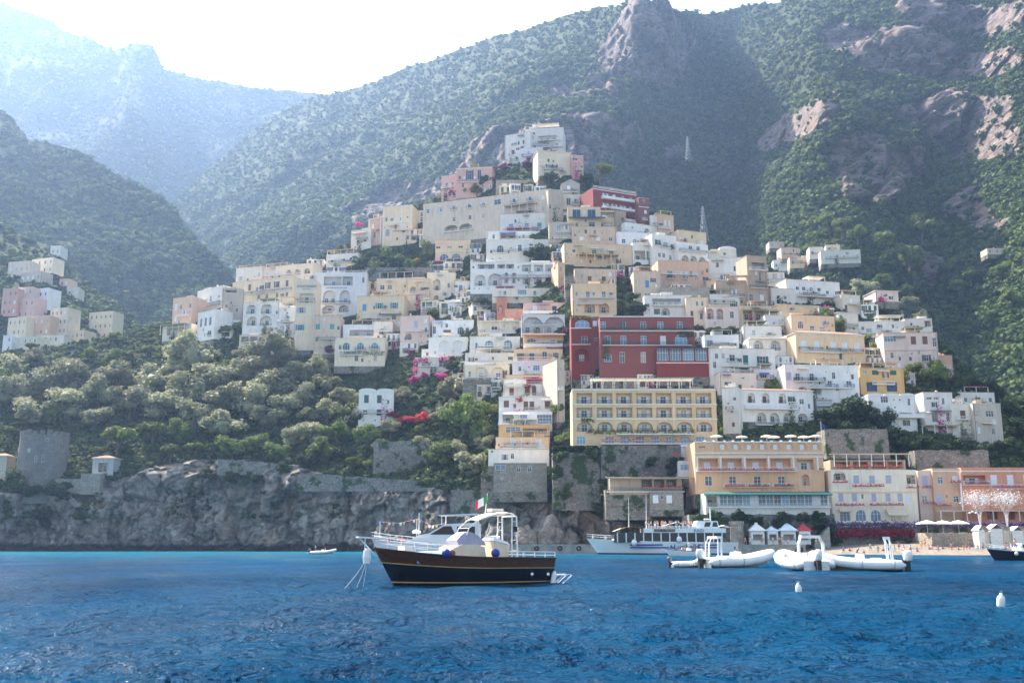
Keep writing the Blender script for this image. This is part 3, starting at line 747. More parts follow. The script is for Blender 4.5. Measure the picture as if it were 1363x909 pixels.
def railing_mesh(w, mat, hh=0.95, dep=0.0, step=0.24):
    def f():
        b = MB(); n = max(2, int(w / step)); t = .022
        b.box(-w / 2, w / 2, -.03, .03, hh - .06, hh); b.box(-w / 2, w / 2, -.02, .02, .06, .11)
        for i in range(n + 1):
            x = -w / 2 + w * i / n; b.box(x - t, x + t, -t, t, 0, hh - .03)
        if dep:
            for s in (-1, 1):
                x = s * w / 2
                b.box(x - .03, x + .03, 0, dep, hh - .06, hh); b.box(x - .02, x + .02, 0, dep, .06, .11)
                k = max(2, int(dep / step))
                for i in range(1, k + 1): b.box(x - t, x + t, dep * i / k - t, dep * i / k + t, 0, hh - .03)
        return b.mesh('railing', mat)
    return cached(('ra', rd(w), mat.name, hh, dep, step), f)
def balcony(house, x, z, w, mat_r, dep=1.1, slab=M_WHITE, solid=False):
    b = MB(); b.box(-w / 2, w / 2, -dep, -.003, -.18, 0)
    bl = b.build('balcony', slab, house, (x, 0, z))
    if solid:
        s = MB(); s.box(-w / 2, w / 2, -dep, -dep + .15, 0, .95); s.box(-w / 2, -w / 2 + .15, -dep + .15, -.005, 0, .95); s.box(w / 2 - .15, w / 2, -dep + .15, -.005, 0, .95)
        s.build('parapet', slab, bl)
    else: put('railing', railing_mesh(rd(w - .1), mat_r, .95, rd(dep - .1)), bl, (0, -dep + .06, 0))
    return bl
def window(house, x, z, w, h, y=0.0, style='w', sc='w', arch=False, fm=None, glass=None, mull=1):
    w, h = max(.4, rd(w)), max(.4, rd(h)); fm = fm or M_WHITE
    o = put('window', frame_mesh(w, h, arch, fm, mull), house, (x, y, z))
    if style == 'c':
        for s in (0, 1): put('shutter', shutter_mesh(rd(w / 2) if w > .9 else w / 2, h, SHUT[sc]), o, (-w / 2 + s * w / 2, -.03, 0))
    else:
        put('pane', pane_mesh(w, h, arch, glass or M_GLASS), o)
        if style == 'w' and not arch and w < 2.2:
            ms = shutter_mesh(round(w / 2, 1), h, SHUT[sc])
            yy = -y if y < .6 else 0; put('shutter', ms, o, (-w / 2 - round(w / 2, 1), yy, 0)); put('shutter', ms, o, (w / 2, yy, 0))
    return o

def body_mesh(w, d, h, ops, mat, ext=5.0, roof='f', par=0.8, d0=0.0):
    """walls of a house with real openings cut into the front; roof level below a parapet"""
    b = MB(); hw = w / 2
    r4 = lambda v: round(v, 3)
    xs = sorted({r4(-hw), r4(hw)} | {r4(v) for o in ops for v in (o[0], o[1])}); zs = sorted({r4(-ext), r4(h)} | {r4(v) for o in ops for v in (o[2], o[3])})
    for i in range(len(xs) - 1):
        if xs[i + 1] - xs[i] < 1e-4: continue
        for k in range(len(zs) - 1):
            if zs[k + 1] - zs[k] < 1e-4: continue
            mx, mz = (xs[i] + xs[i + 1]) / 2, (zs[k] + zs[k + 1]) / 2
            if any(o[0] < mx < o[1] and o[2] < mz < o[3] for o in ops): continue
            b.quad((xs[i], 0, zs[k]), (xs[i + 1], 0, zs[k]), (xs[i + 1], 0, zs[k + 1]), (xs[i], 0, zs[k + 1]))
    for x0, x1, z0, z1, arch, dep in ops:
        cx = (x0 + x1) / 2
        per = [(x0, z0)] + ([(cx + a, z0 + c) for a, c in arch_pts(x1 - x0, z1 - z0)] if arch else [(x0, z1), (x1, z1)]) + [(x1, z0)]
        for i in range(len(per) - 1):
            (a, c), (e, g) = per[i], per[i + 1]
            b.quad((a, 0, c), (e, 0, g), (e, dep, g), (a, dep, c))
        b.quad((x0, 0, z0), (x1, 0, z0), (x1, dep, z0), (x0, dep, z0))
        b.poly([(x, dep, z) for x, z in per][::-1])
        if arch:
            for i in range(1, len(per) - 2):
                (a, c), (e, g) = per[i], per[i + 1]
                b.quad((a, 0, c), (e, 0, g), (e, 0, z1), (a, 0, z1))
    b.quad((-hw, 0, -ext), (-hw, d, -ext), (-hw, d, h), (-hw, 0, h)); b.quad((hw, 0, -ext), (hw, d, -ext), (hw, d, h), (hw, 0, h)); b.quad((-hw, d, -ext), (hw, d, -ext), (hw, d, h), (-hw, d, h))
    if roof == 'f' and par:
        t = .22; zi = h - par
        o = [(-hw, 0), (hw, 0), (hw, d), (-hw, d)]; n = [(-hw + t, t), (hw - t, t), (hw - t, d - t), (-hw + t, d - t)]
        for i in range(4):
            j = (i + 1) % 4
            b.quad((*o[i], h), (*o[j], h), (*n[j], h), (*n[i], h)); b.quad((*n[i], h), (*n[j], h), (*n[j], zi), (*n[i], zi))
    else: b.quad((-hw, 0, h), (hw, 0, h), (hw, d, h), (-hw, d, h))
    return b.mesh('wall', mat)

HOUSES = []; LAND = []; RECTS = []
def text_mesh(body, size, mat, depth=0.03):
    cu = bpy.data.curves.new('t', 'FONT'); cu.body = body; cu.size = size; cu.align_x = 'CENTER'; cu.align_y = 'CENTER'; cu.extrude = depth; cu.resolution_u = 2
    o = bpy.data.objects.new('t', cu); COL.objects.link(o); bpy.context.view_layer.update()
    me = bpy.data.meshes.new_from_object(o.evaluated_get(bpy.context.evaluated_depsgraph_get())); bpy.data.objects.remove(o); bpy.data.curves.remove(cu)
    me.materials.clear(); me.materials.append(mat); me.transform(Matrix.Rotation(R(90), 4, 'X')); return me

def H(name, label, x0, x1, yt, yb, col, roof='f', rows=(), ex=(), r=0.0, d=9.0, Y=None, dY=0.0, sc='w', group=None, cat='house', sw=None, land=None, ext=3.2, par=0.8, rail='i', clutter=True, small=False, sheet=None, trim=None):
    xc = (x0 + x1) / 2
    if Y is None: Y = (sheet or hill).depth(xc, yb) - 0.7
    Y += dY
    bx, by, bz = P(xc, yb, Y); tz = P(xc, yt, Y)[2]; h = tz - bz
    xl = P(x0, (yt + yb) / 2, Y)[0]; xr = P(x1, (yt + yb) / 2, Y)[0]
    sx = (xr - xl) / (x1 - x0); w = (xr - xl) / math.cos(R(r)) ; sxx = w / (x1 - x0); sz = h / (yb - yt)
    RECTS.append((x0, x1, yt, yb)); house = empty(name, (bx, by, bz), R(r), label, cat, group); mat = wallmat(col); mr = M_WHITE if rail == 'w' else M_IRON
    lx = lambda px: (px - xc) * sxx; lz = lambda py: (yb - py) * sz
    ops = []; todo = []
    for row in rows:
        k, yc, hp, wp, pxs = row[:5]; opt = row[5] if len(row) > 5 else {}
        for px in pxs:
            ww, hh = wp * sxx, hp * sz; x, z = lx(px), lz(yc) - hh / 2
            x = max(-w / 2 + ww / 2 + .1, min(w / 2 - ww / 2 - .1, x)); z = max(-1.0, min(h - hh - .15, z))
            if k in 'LO': ops.append((x - ww / 2, x + ww / 2, z, z + hh, k == 'L', opt.get('dep', 1.6)))
            else: ww, hh = max(.4, rd(ww)), max(.4, rd(hh)); ops.append((x - ww / 2, x + ww / 2, z, z + hh, k == 'a', .2))
            todo.append((k, x, z, ww, hh, opt))
    rr = random.Random(int(x0 * 31 + yt * 17)); auto = clutter and not small and cat in ('house', 'villa', 'tower')
    if auto:
        for q in range(int(w * h / 9)):
            ww, hh = rr.choice(((.8, 1.2), (.8, 1.4), (1.0, 1.6), (.6, .6), (1.0, 2.0))); x = rr.uniform(-w / 2 + .8, w / 2 - .8); z = rr.choice((h * .12, h * .45, h * .62, h * .3)); 
            if z + hh > h - .9 or any(o[0] - .75 < x + ww / 2 and x - ww / 2 < o[1] + .75 and o[2] - .5 < z + hh and z < o[3] + .5 for o in ops): continue
            ops.append((x - ww / 2, x + ww / 2, z, z + hh, False, .2)); todo.append((rr.choice('wwpcpb') if hh > 1.1 else 'p', x, z, ww, hh, {'sc': rr.choice((sc, sc, 'b', 'g', 'l'))}))
    pr = par if roof == 'f' else 0
    put('wall', body_mesh(w, d, h, ops, mat, .5, 'f' if roof == 'f' else 'x', pr), house)
    if ext > .6 and not small:
        b = MB(); b.box(-w / 2 - .1, w / 2 + .1, -.12, d, -ext, -.45); b.build('foundation', stone('rubble', (0.20, 0.185, 0.165), (0.33, 0.30, 0.26), 1.3, 0.25), house)
    for k, x, z, ww, hh, opt in todo:
        if k in 'wp' and hh > 1.1 and ww < 2 and rr.random() < .22: k = 'c'
        elif k == 'w' and rr.random() < .2: k = 'p'
        s_ = opt.get('sc', sc); g = M_GLASSB if opt.get('g') == 'b' else M_GLASS
        if k in 'LO':
            dep = opt.get('dep', 1.6)
            if ww > .9:
                dw = min(ww * .42, 1.5); n = opt.get('n', 1)
                for q in range(n):
                    window(house, x + (q - (n - 1) / 2) * ww / n, z + .05, dw, min(hh * .72, 2.3), dep - .005, opt.get('st', 'p'), s_, glass=g)
                if opt.get('rail', 1): put('railing', railing_mesh(rd(ww - .1), mr), house, (x, .12, z))
        elif k == 'a': window(house, x, z, ww, hh, .195, 'p', s_, True, glass=g, mull=2 if ww > 1.6 else 1)
        elif k == 'D':
            o = put('door', frame_mesh(ww, hh, False, SHUT[s_], 1), house, (x, .195, z)); put('panel', pane_mesh(ww, hh, False, SHUT[s_]), o)
        else:
            st = {'w': 'w', 'b': 'w', 'c': 'c', 'B': 'c', 'p': 'p', 'q': 'p'}[k]
            window(house, x, z, ww, hh, .195 if st != 'c' else .15, st, s_, glass=g, mull=opt.get('m', 1))
            if k in 'bB': balcony(house, x, z, ww * 1.9, mr, .9)
    if auto:
        b = MB(); sx_ = rr.choice((-1, 1)) * (w / 2 - .35); b.tube([(sx_, -.07, -.4), (sx_, -.07, h - .3)], .05, 5); b.build('drainpipe', M_IRON if rr.random() < .4 else mat, house)
        if roof == 'f':
            b = MB(); e = .1; b.box(-w / 2 - e, w / 2 + e, -e, .24, h + .002, h + .09); b.box(-w / 2 - e, -w / 2 + .24, .24, d, h + .002, h + .09); b.box(w / 2 - .24, w / 2 + e, .24, d, h + .002, h + .09)
            b.build('coping', rr.choice((M_WHITE, M_TERR, tilemat(), mat)), house)
        if rr.random() < .55 and roof == 'f':
            a_ = rr.uniform(-w * .4, 0); c_ = a_ + rr.uniform(2, max(2.2, w * .45)); rs = np.random.RandomState(int(x0 + yt)); n = int((c_ - a_) * 26)
            leafcloud('foliage', np.stack([rs.uniform(a_, min(c_, w / 2), n), .5 + np.abs(rs.normal(size=n)) * .35, h - .5 + np.abs(rs.normal(size=n)) * .55], 1), .22, LM(rr.choice(('broad', 'dark', 'olive', 'broad', 'lime', 'magenta'))), house, rs)
        if rr.random() < .5 and w > 5 and h > 4:
            a_ = rr.uniform(-w / 2 + .3, w * .1); c_ = min(w / 2 - .2, a_ + rr.uniform(2.5, 5)); z = h * rr.choice((.5, .5, .92)); dp = 1.3; dr = .4
            b = MB(); b.hexa([(a_, -.01, z - .05), (c_, -.01, z - .05), (c_, -dp, z - dr - .05), (a_, -dp, z - dr - .05), (a_, -.01, z), (c_, -.01, z), (c_, -dp, z - dr), (a_, -dp, z - dr)]); b.build('awning', CLOTH[rr.choice(('white', 'beige', 'reed', 'white', 'blue', 'green'))], house)
        if rr.random() < .3 and roof == 'f' and w > 6 and not any(e_[0] == 'tper' for e_ in ex): ex = list(ex) + [('tper', xc - (x1 - x0) * rr.uniform(.05, .4), xc + (x1 - x0) * rr.uniform(.1, .4), yt - 1.7 / sz, rr.choice(('reed', 'white', 'broad', 'reed', 'magenta')))]
        if rr.random() < .6 and h > 5: balcony(house, rr.uniform(-w * .15, w * .15), h * rr.choice((.36, .5)), w * rr.uniform(.45, .85), rr.choice((M_WHITE, M_IRON)), 1.0)
        if rr.random() < .4:
            a_ = rr.uniform(-w / 2, w * .2); rs = np.random.RandomState(int(x0 * 3 + yb)); n = 130; leafcloud('creeper', np.stack([a_ + np.abs(rs.normal(size=n)) * 1.3, -.2 - np.abs(rs.normal(size=n)) * .35, np.abs(rs.normal(size=n)) * h * .3 - .5], 1), .26, LM(rr.choice(('broad', 'dark', 'olive', 'magenta'))), house, rs)
    # roof
    if roof == 'f':
        if par:
            b = MB(); b.box(-w / 2 + .22, w / 2 - .22, .22, d - .22, h - par - .15, h - par); b.build('roof', M_TERR, house)
        if clutter and not small:
            zr = h - par
            for q in range(rr.choice((1, 2, 2, 3, 4))):
                cxx = rr.uniform(-w * .4, w * .4); cyy = rr.uniform(1.2, d * .7); t = rr.random()
                if t < .5:
                    b = MB(); b.box(-.3, .3, -.3, .3, 0, par + .9); b.box(-.4, .4, -.4, .4, par + .9, par + 1.0); b.box(-.18, .18, -.18, .18, par + 1.0, par + 1.3); b.build('chimney', mat, house, (cxx, cyy, zr))
                elif t < .7:
                    b = MB(); b.tube([(0, 0, 0), (0, 0, par + 2.6)], .035, 5); b.box(-.5, .5, -.02, .02, par + 2.2, par + 2.25); b.box(-.35, .35, -.02, .02, par + 1.9, par + 1.95); b.build('antenna', M_IRON, house, (cxx, cyy, zr))
                else:
                    b = MB(); b.box(-w * .09 - .6, w * .09 + .6, -1.0, 1.0, 0, par + 1.5); b.box(-w * .09 - .7, w * .09 + .7, -1.1, 1.1, par + 1.5, par + 1.62); b.build('roof_hut', mat, house, (cxx * .8, cyy + 1, zr))
    elif roof in 'tT':
        o_ = .4; rh = (1.6 if roof == 't' else 1.0); b = MB()
        A = [(-w / 2 - o_, -o_, h), (w / 2 + o_, -o_, h), (w / 2 + o_, d + o_, h), (-w / 2 - o_, d + o_, h)]
        k = min(d / 2, w / 2) * .95; B0 = (-w / 2 + k, d / 2, h + rh); B1 = (w / 2 - k, d / 2, h + rh)
        b.quad(A[0], A[1], B1, B0); b.poly([A[1], A[2], B1]); b.quad(A[2], A[3], B0, B1); b.poly([A[3], A[0], B0])
        b.build('roof', tilemat(), house)
        e = MB(); e.box(-w / 2 - o_ + .05, w / 2 + o_ - .05, -o_ + .05, d + o_ - .05, h - .22, h - .004); e.build('eaves', M_WHITE, house)
    elif roof == 'g':
        b = MB(); rh = w * .28
        b.quad((-w / 2 - .2, -.2, h), (-w / 2 - .2, d, h), (0, d, h + rh), (0, -.2, h + rh)); b.quad((w / 2 + .2, -.2, h), (w / 2 + .2, d, h), (0, d, h + rh), (0, -.2, h + rh))
        b.build('roof', tilemat(), house); g = MB(); g.poly([(-w / 2, 0, h), (w / 2, 0, h), (0, 0, h + rh - .02)]); g.poly([(-w / 2, d - .1, h), (w / 2, d - .1, h), (0, d - .1, h + rh - .02)]); g.build('gable', mat, house)
    elif roof in 'vV':
        n = max(2, int(w / 4.2)) if roof == 'v' else 1; b = MB(); q = w / n
        for i in range(n):
            rows_ = []
            for k in range(9):
                a = math.pi * k / 8; xx = -w / 2 + q * (i + .5) - q * .5 * math.cos(a); zz = h + q * .14 * math.sin(a)
                rows_.append([(xx, 0, zz), (xx, d, zz)])
            b.grid(rows_); b.poly([r_[0] for r_ in rows_]); b.poly([r_[1] for r_ in rows_][::-1])
        b.build('roof', M_WHITE, house); b = MB(); b.box(-w / 2 - .1, w / 2 + .1, -.12, -.004, h - .3, h - .12); b.build('cornice', M_WHITE, house)
    if trim:
        b = MB(); b.box(-w / 2 - .12, w / 2 + .12, -.14, -.003, h - .55, h - .3); b.build('cornice', M_WHITE, house)
    if sw:
        side, nc, nr = sw; s = 1 if side == 'R' else -1
        for i in range(nc):
            for k in range(nr):
                wo = window(house, s * (w / 2 + .09), h * (k + .32) / nr, 1.0, 1.5, d * (i + .5) / nc, 'p', sc)
                wo.rotation_euler = (0, 0, R(90 * s))
    for e in ex:
        k = e[0]
        if k == 'bal': balcony(house, lx((e[1] + e[2]) / 2), lz(e[3]), (e[2] - e[1]) * sxx, M_WHITE if e[4] in 'ws' else M_IRON, e[5] if len(e) > 5 else 1.1, solid=e[4] == 's')
        elif k == 'awn':
            a, c, z, dep = lx(e[1]), lx(e[2]), lz(e[3]), (e[6] if len(e) > 6 else 1.6); dr = e[5] * sz if len(e) > 5 else .5
            b = MB(); b.hexa([(a, -.01, z - .06), (c, -.01, z - .06), (c, -dep, z - dr - .06), (a, -dep, z - dr - .06), (a, -.01, z), (c, -.01, z), (c, -dep, z - dr), (a, -dep, z - dr)])
            b.box(a, c, -dep - .03, -dep - .002, z - dr - .3, z - dr); b.build('awning', CLOTH[e[4]], house)
        elif k == 'cor':
            b = MB(); b.box(lx(e[1]), lx(e[2]), -.18, -.004, lz(e[3]) - .14, lz(e[3]) + .14); b.build('cornice', M_WHITE if len(e) < 5 else wallmat(e[4]), house)
        elif k == 'pil':
            b = MB(); b.box(lx(e[1]) - .2, lx(e[1]) + .2, -.15, -.004, lz(e[3]), lz(e[2])); b.build('pilaster', M_WHITE if len(e) < 5 else wallmat(e[4]), house)
        elif k == 'perg':      # pergola in front: x0,x1,ytop,ybottom,material key,depth
            a, c, z1, z0 = lx(e[1]), lx(e[2]), lz(e[3]), lz(e[4]); dep = e[6] if len(e) > 6 else 2.5
            b = MB(); n = max(1, int((c - a) / 3))
            for i in range(n + 1):
                x = a + (c - a) * i / n; b.box(x - .09, x + .09, -dep, -dep + .18, z0, z1)
            b.box(a - .2, c + .2, -dep - .02, -dep + .2, z1, z1 + .16)
            pg = b.build('pergola', M_WHITE, house)
            q = MB(); q.box(a - .3, c + .3, -dep - .3, -.02, z1 + .16, z1 + .26); q.build('canopy', CLOTH[e[5]] if e[5] in CLOTH else LM(e[5]), pg)
        elif k == 'tper':      # pergola standing on the roof
            a, c = lx(e[1]), lx(e[2]); z0 = h - (par if roof == 'f' else 0); z1 = lz(e[3]); b = MB(); n = max(1, int((c - a) / 3)); dd = min(d - 1, 4.5)
            for yy in (.5, dd):
                for i in range(n + 1):
                    x = a + (c - a) * i / n; b.box(x - .1, x + .1, yy - .1, yy + .1, z0, z1)
                b.box(a - .2, c + .2, yy - .08, yy + .08, z1, z1 + .15)
            pg = b.build('pergola', M_WHITE, house); q = MB(); q.box(a - .3, c + .3, .2, dd + .3, z1 + .15, z1 + .25); q.build('canopy', CLOTH[e[4]] if e[4] in CLOTH else LM(e[4]), pg)
        elif k == 'sign':
            put('lettering', text_mesh(e[4], e[3] * sz * 1.35, SHUT['n']), house, (lx(e[1]), -.04, lz(e[2])))
        elif k == 'flow':
            a, c, z = lx(e[1]), lx(e[2]), lz(e[3]); b = MB(); b.box(a, c, -1.45, -1.2, z, z + .25); fb = b.build('flower_box', plain('clay', (0.36, 0.17, 0.1)), house)
            rs = np.random.RandomState(int(e[1] * 7 + e[3])); n = int((c - a) * 16)
            pt = np.stack([rs.uniform(a, c, n), -1.35 + rs.normal(size=n) * .14, z + .35 + rs.normal(size=n) * .17], 1)
            leafcloud('blossoms', pt, .17, LM(e[4] if len(e) > 4 else 'pinkred'), fb, rs)
        elif k == 'rail':      # railing along the roof edge
            put('railing', railing_mesh(rd(w - .2), M_WHITE if e[1] == 'w' else M_IRON), house, (0, .1, h))
        elif k == 'vine':      # creeper on the wall: x0,x1,y0,y1
            a, c, z1, z0 = lx(e[1]), lx(e[2]), lz(e[3]), lz(e[4]); rs = np.random.RandomState(int(e[1] * 3 + e[3])); n = int((c - a) * (z1 - z0) * 9) + 30
            pt = np.stack([rs.uniform(a, c, n), -.15 - np.abs(rs.normal(size=n)) * .3, rs.uniform(z0, z1, n)], 1)
            leafcloud('creeper', pt, .26, LM(e[5] if len(e) > 5 else 'broad'), house, rs)
    HOUSES.append((bx, by, bz, R(r), w, d, h))
    if land: LAND.append((land, xc, (yt + yb) / 2, (x1 - x0) / 2, (yb - yt) / 2))
    return house

def leafcloud(name, c, size, mat, parent, rs):
    n = len(c); nrm = rs.normal(size=(n, 3)); nrm /= np.linalg.norm(nrm, axis=1)[:, None]
    a = np.cross(nrm, rs.normal(size=(n, 3))); a /= np.linalg.norm(a, axis=1)[:, None]; b = np.cross(nrm, a); s = size * (.6 + .8 * rs.rand(n, 1))
    q = np.stack([c - a * s, c + b * s * .8, c + a * s, c - b * s * .8], 1).reshape(-1, 3)
    return put(name, np_mesh(name, q, np.arange(4 * n).reshape(n, 4), mat), parent)

def rng(a, b, n): return [a + (b - a) * i / (n - 1) for i in range(n)] if n > 1 else [(a + b) / 2]
# ================================================================== THE TOWN, top to bottom
# --- summit
H('villa', 'big white villa with blue balcony doors crowning the summit of the town', 699, 750, 171, 206, 'white', rows=[('O', 184, 6, 24, [729], {'n': 3, 'g': 'b', 'dep': 1.2}), ('p', 177, 3, 3, [711]), ('p', 195, 3, 3, [712, 735])], ex=[('bal', 716, 746, 188, 'w'), ('bal', 714, 748, 197, 'w', 1.4), ('tper', 709, 743, 165, 'white')], r=-8, land='the white summit villa', d=12)
H('villa', 'white stepped wing with brown shutters just below the summit villa', 672, 706, 178, 218, 'white', rows=[('c', 202, 5, 4, [683], {'sc': 'b'}), ('c', 200, 8, 4.5, [695], {'sc': 'b'}), ('c', 213, 6, 4, [695], {'sc': 'b'})], r=-22, d=9)
H('house', 'white lower block with small blue slit windows under the summit villa', 693, 722, 197, 219, 'bluewhite', rows=[('p', 210, 6, 1.5, [706, 709, 712])], r=-10)
H('house', 'cream summit house with a tiled roof and a bowed iron balcony', 716, 760, 202, 240, 'paleyellow', 'T', rows=[('b', 227, 6, 4, [749]), ('p', 212, 4, 2.5, [747]), ('p', 228, 5, 2.5, [736]), ('p', 237, 4, 2.5, [744])], r=12, d=10, sw=('R', 2, 2), land='the cream summit house')
H('house', 'narrow pink house with a white side at the right end of the summit', 762, 777, 207, 238, 'pink', rows=[('p', 222, 4, 2.5, [767]), ('p', 212, 3, 7, [766])], r=10, land='the narrow pink summit house')
H('villa', 'salmon pink villa with two tall dark windows left of the summit garden', 607, 655, 223, 262, 'pink', rows=[('w', 233, 12, 5, [625, 638], {'sc': 'n'}), ('p', 246, 6, 3, [616])], r=-8, trim=1, d=11, land='the pink summit villa')
H('villa', 'lower pink annex with a rounded terrace on the left of the pink villa', 587, 610, 234, 266, 'pink', rows=[('p', 246, 7, 3, [594, 602])], r=-20, d=8)
H('house', 'small grey gabled cottage with one dark window above the white shuttered house', 747, 772, 245, 262, 'grey', 'g', rows=[('p', 250, 5, 4, [757])], d=8)
# --- the long convent and the houses around it
H('hotel', 'long grey beige convent building with a row of blue windows and arches', 560, 732, 262, 316, 'beige', rows=[('b', 272, 6, 4, [603, 624, 643, 684, 705]), ('p', 272, 6, 4, [567, 585, 722], {'g': 'b'}), ('p', 271, 7, 9, [662], {'g': 'b'}), ('p', 287, 6, 4, [603, 625, 643, 705, 722]), ('L', 299, 9, 18, [599, 619], {'n': 1, 'dep': 2.5})], r=-20, d=12, ex=[('perg', 673, 714, 280, 289, 'reed', 2.5), ('bal', 590, 630, 304, 'w')], cat='hotel', land='the long convent', dY=-4)
H('house', 'sunlit end block with plain wall adjoining the convent on its right', 730, 750, 253, 300, 'greybeige', rows=[('p', 270, 4, 3, [745]), ('p', 284, 3, 2.5, [743])], r=15, d=10)
H('villa', 'yellow palace with white corner pilasters standing at the left end of the convent', 508, 548, 274, 326, 'yellow', rows=[('a', 309, 10, 6, [515]), ('p', 303, 9, 3.5, [526]), ('p', 291, 9, 3, [527]), ('p', 290, 3, 2.5, [542]), ('p', 303, 3, 2.5, [542])], ex=[('pil', 509.5, 276, 326), ('pil', 534, 276, 326), ('pil', 546.5, 276, 326), ('cor', 508, 548, 297)], r=-12, trim=1, land='the yellow palace', d=12)
H('villa', 'peach wing with one tall white window in front of the yellow palace', 488, 509, 290, 326, 'peach', rows=[('p', 313, 8, 3, [498])], ex=[('pil', 507, 292, 326), ('pil', 490, 292, 326)], r=-35, d=10, trim=1)
H('house', 'small white terrace house with a pink awning below the peach wing', 466, 494, 306, 333, 'offwhite', rows=[('p', 320, 5, 4, [476, 486])], ex=[('awn', 468, 488, 309, 'pink', 2)], r=-20)
H('house', 'low white garden house with two dark windows above the yellow parasols', 433, 478, 338, 356, 'offwhite', rows=[('p', 347, 4, 3.5, [441, 448]), ('p', 345, 4, 4, [467])], ex=[('tper', 434, 470, 332, 'reed')], r=-12, d=7)
H('house', 'whitewashed wall house with a big blind arch between convent and white blue door house', 625, 664, 290, 320, 'offwhite', rows=[('L', 300, 13, 19, [642], {'dep': .5, 'rail': 0})], r=-6)
H('house', 'white house with three dark teal doors under the middle of the convent', 664, 727, 285, 314, 'white', rows=[('D', 302, 9, 5.5, [680, 701, 718], {'sc': 't'}), ('p', 292, 1.5, 1.5, [680, 701, 718])], r=-9, ex=[('bal', 668, 725, 307, 'w')], land='the white house with three teal doors', trim=None)
H('house', 'white house with an arched window and iron balcony under a blue awning', 647, 738, 319, 352, 'white', rows=[('a', 332, 12, 9, [666]), ('p', 330, 2.5, 3, [680]), ('w', 330, 9, 5, [692]), ('p', 326, 3, 5, [707]), ('p', 324, 2.5, 3, [718])], ex=[('bal', 655, 676, 337, 'i')], land='the white arched window house')
H('house', 'white upper storey with a long blue awning over its terrace', 648, 731, 308, 328, 'white', rows=[('p', 315, 6, 3, [657, 697]), ('p', 312, 3, 4, [709]), ('O', 314, 7, 20, [676], {'n': 2})], ex=[('awn', 665, 687, 309, 'blue', 3, 2.5)], dY=2)
H('house', 'yellow house with two wide arched white framed windows beside the tall lime tree', 579, 626, 320, 352, 'yellow', rows=[('p', 329, 3, 6, [583, 598, 613]), ('a', 342, 9, 12, [591, 607], {'g': 'b'})], ex=[('cor', 579, 626, 335)], r=-5, sw=('R', 1, 1), land='the small yellow house')
H('hotel', 'white house of two storeys of arches with glazed verandas and blue chairs', 626, 744, 349, 390, 'white', rows=[('O', 354, 8, 22, [647], {'n': 2, 'g': 'b'}), ('O', 354, 7, 10, [667, 679], {'g': 'b'}), ('p', 356, 3, 3, [630, 690]), ('O', 357, 9, 12, [701, 717, 732], {'g': 'b'}), ('L', 373, 15, 15, [639], {}), ('L', 372, 16, 18, [659]), ('L', 370, 14, 5, [674, 684]), ('L', 373, 11, 10, [701, 716, 731], {'g': 'b'}), ('p', 373, 3, 3, [690])], ex=[('pil', 709, 360, 377), ('pil', 724, 360, 377)], sw=('R', 1, 2), land='the white arcaded house', cat='house', dY=-2)
H('house', 'orange peach side wing joined to the white arcaded house', 743, 752, 350, 382, 'peach', rows=[('p', 358, 6, 2, [747])], r=15)
H('house', 'white terrace house with lilac pergola under the white arcaded house', 655, 752, 384, 402, 'offwhite', rows=[('p', 389, 7, 12, [695], {'g': 'b', 'm': 3}), ('p', 390, 6, 4, [672, 712, 730])], ex=[('bal', 657, 750, 395, 'w', 1.3), ('tper', 660, 684, 381, 'magenta')])
H('house', 'rough cream house with a tall arched recess above the stone vault', 568, 606, 363, 398, 'cream', rows=[('L', 379, 15, 10, [581]), ('L', 399, 8, 6, [581]), ('p', 380, 6, 3, [597])], sw=('R', 1, 2), land='the rough cream house')
H('house', 'long cream garden wall house with a round arched niche', 540, 571, 371, 412, 'cream', rows=[('L', 386, 10, 9, [549], {'rail': 0}), ('p', 405, 9, 4, [562])], r=-6)
H('house', 'small white flat house with a blue door squeezed beside the rough cream house', 604, 625, 374, 392, 'offwhite', rows=[('D', 384, 9, 5, [613], {'sc': 'u'}), ('p', 381, 4, 2.5, [602, 608])])
# --- upper right cluster
H('house', 'white house with three brown shuttered windows below the grey cottage', 746, 810, 260, 286, 'offwhite', rows=[('c', 269, 9, 5.5, [757, 775, 793], {'sc': 'b'})], land='the white brown shuttered house', r=4)
H('hotel', 'white terraced hotel with red walls and rows of small balconies near the summit', 789, 850, 254, 300, 'red', rows=[('w', 262, 5, 4, [806, 818, 830, 841]), ('w', 275, 5, 4, [806, 818, 830, 841]), ('L', 288, 7, 8, [809, 822, 835])], ex=[('bal', 800, 848, 267, 's', 1.6), ('bal', 800, 848, 280, 's', 1.8), ('bal', 798, 848, 294, 's', 2.0), ('rail', 'w'), ('cor', 789, 850, 256)], r=24, cat='hotel', land='the red terraced hotel', d=12, dY=-3)
H('house', 'red tower block with white framed windows beside the red terraced hotel', 851, 865, 264, 310, 'red', rows=[('p', 268, 5, 3.5, [858]), ('p', 282, 5, 3.5, [860]), ('p', 293, 6, 3, [858])], r=20, ex=[('cor', 851, 865, 276)], cat='tower', d=7)
H('house', 'white stepped base with red arches under the red tower block', 832, 868, 298, 320, 'white', rows=[('L', 307, 9, 7, [862], {'rail': 0}), ('p', 304, 3, 3, [842])], r=24)
H('house', 'cream house with two big navy shuttered doors over a dark canopy', 756, 800, 276, 312, 'paleyellow', rows=[('c', 284, 10, 11, [768, 788], {'sc': 'n'}), ('p', 283, 5, 3, [778]), ('p', 299, 7, 8, [788]), ('p', 299, 5, 4, [768])], ex=[('awn', 757, 806, 290, 'navy', 1, 2.2)], land='the cream house with navy doors')
H('house', 'yellow recessed wing with one blue window beside the navy doors', 798, 822, 280, 312, 'yellow', rows=[('O', 286, 7, 21, [808], {'dep': 1.2}), ('p', 300, 7, 5, [811])])
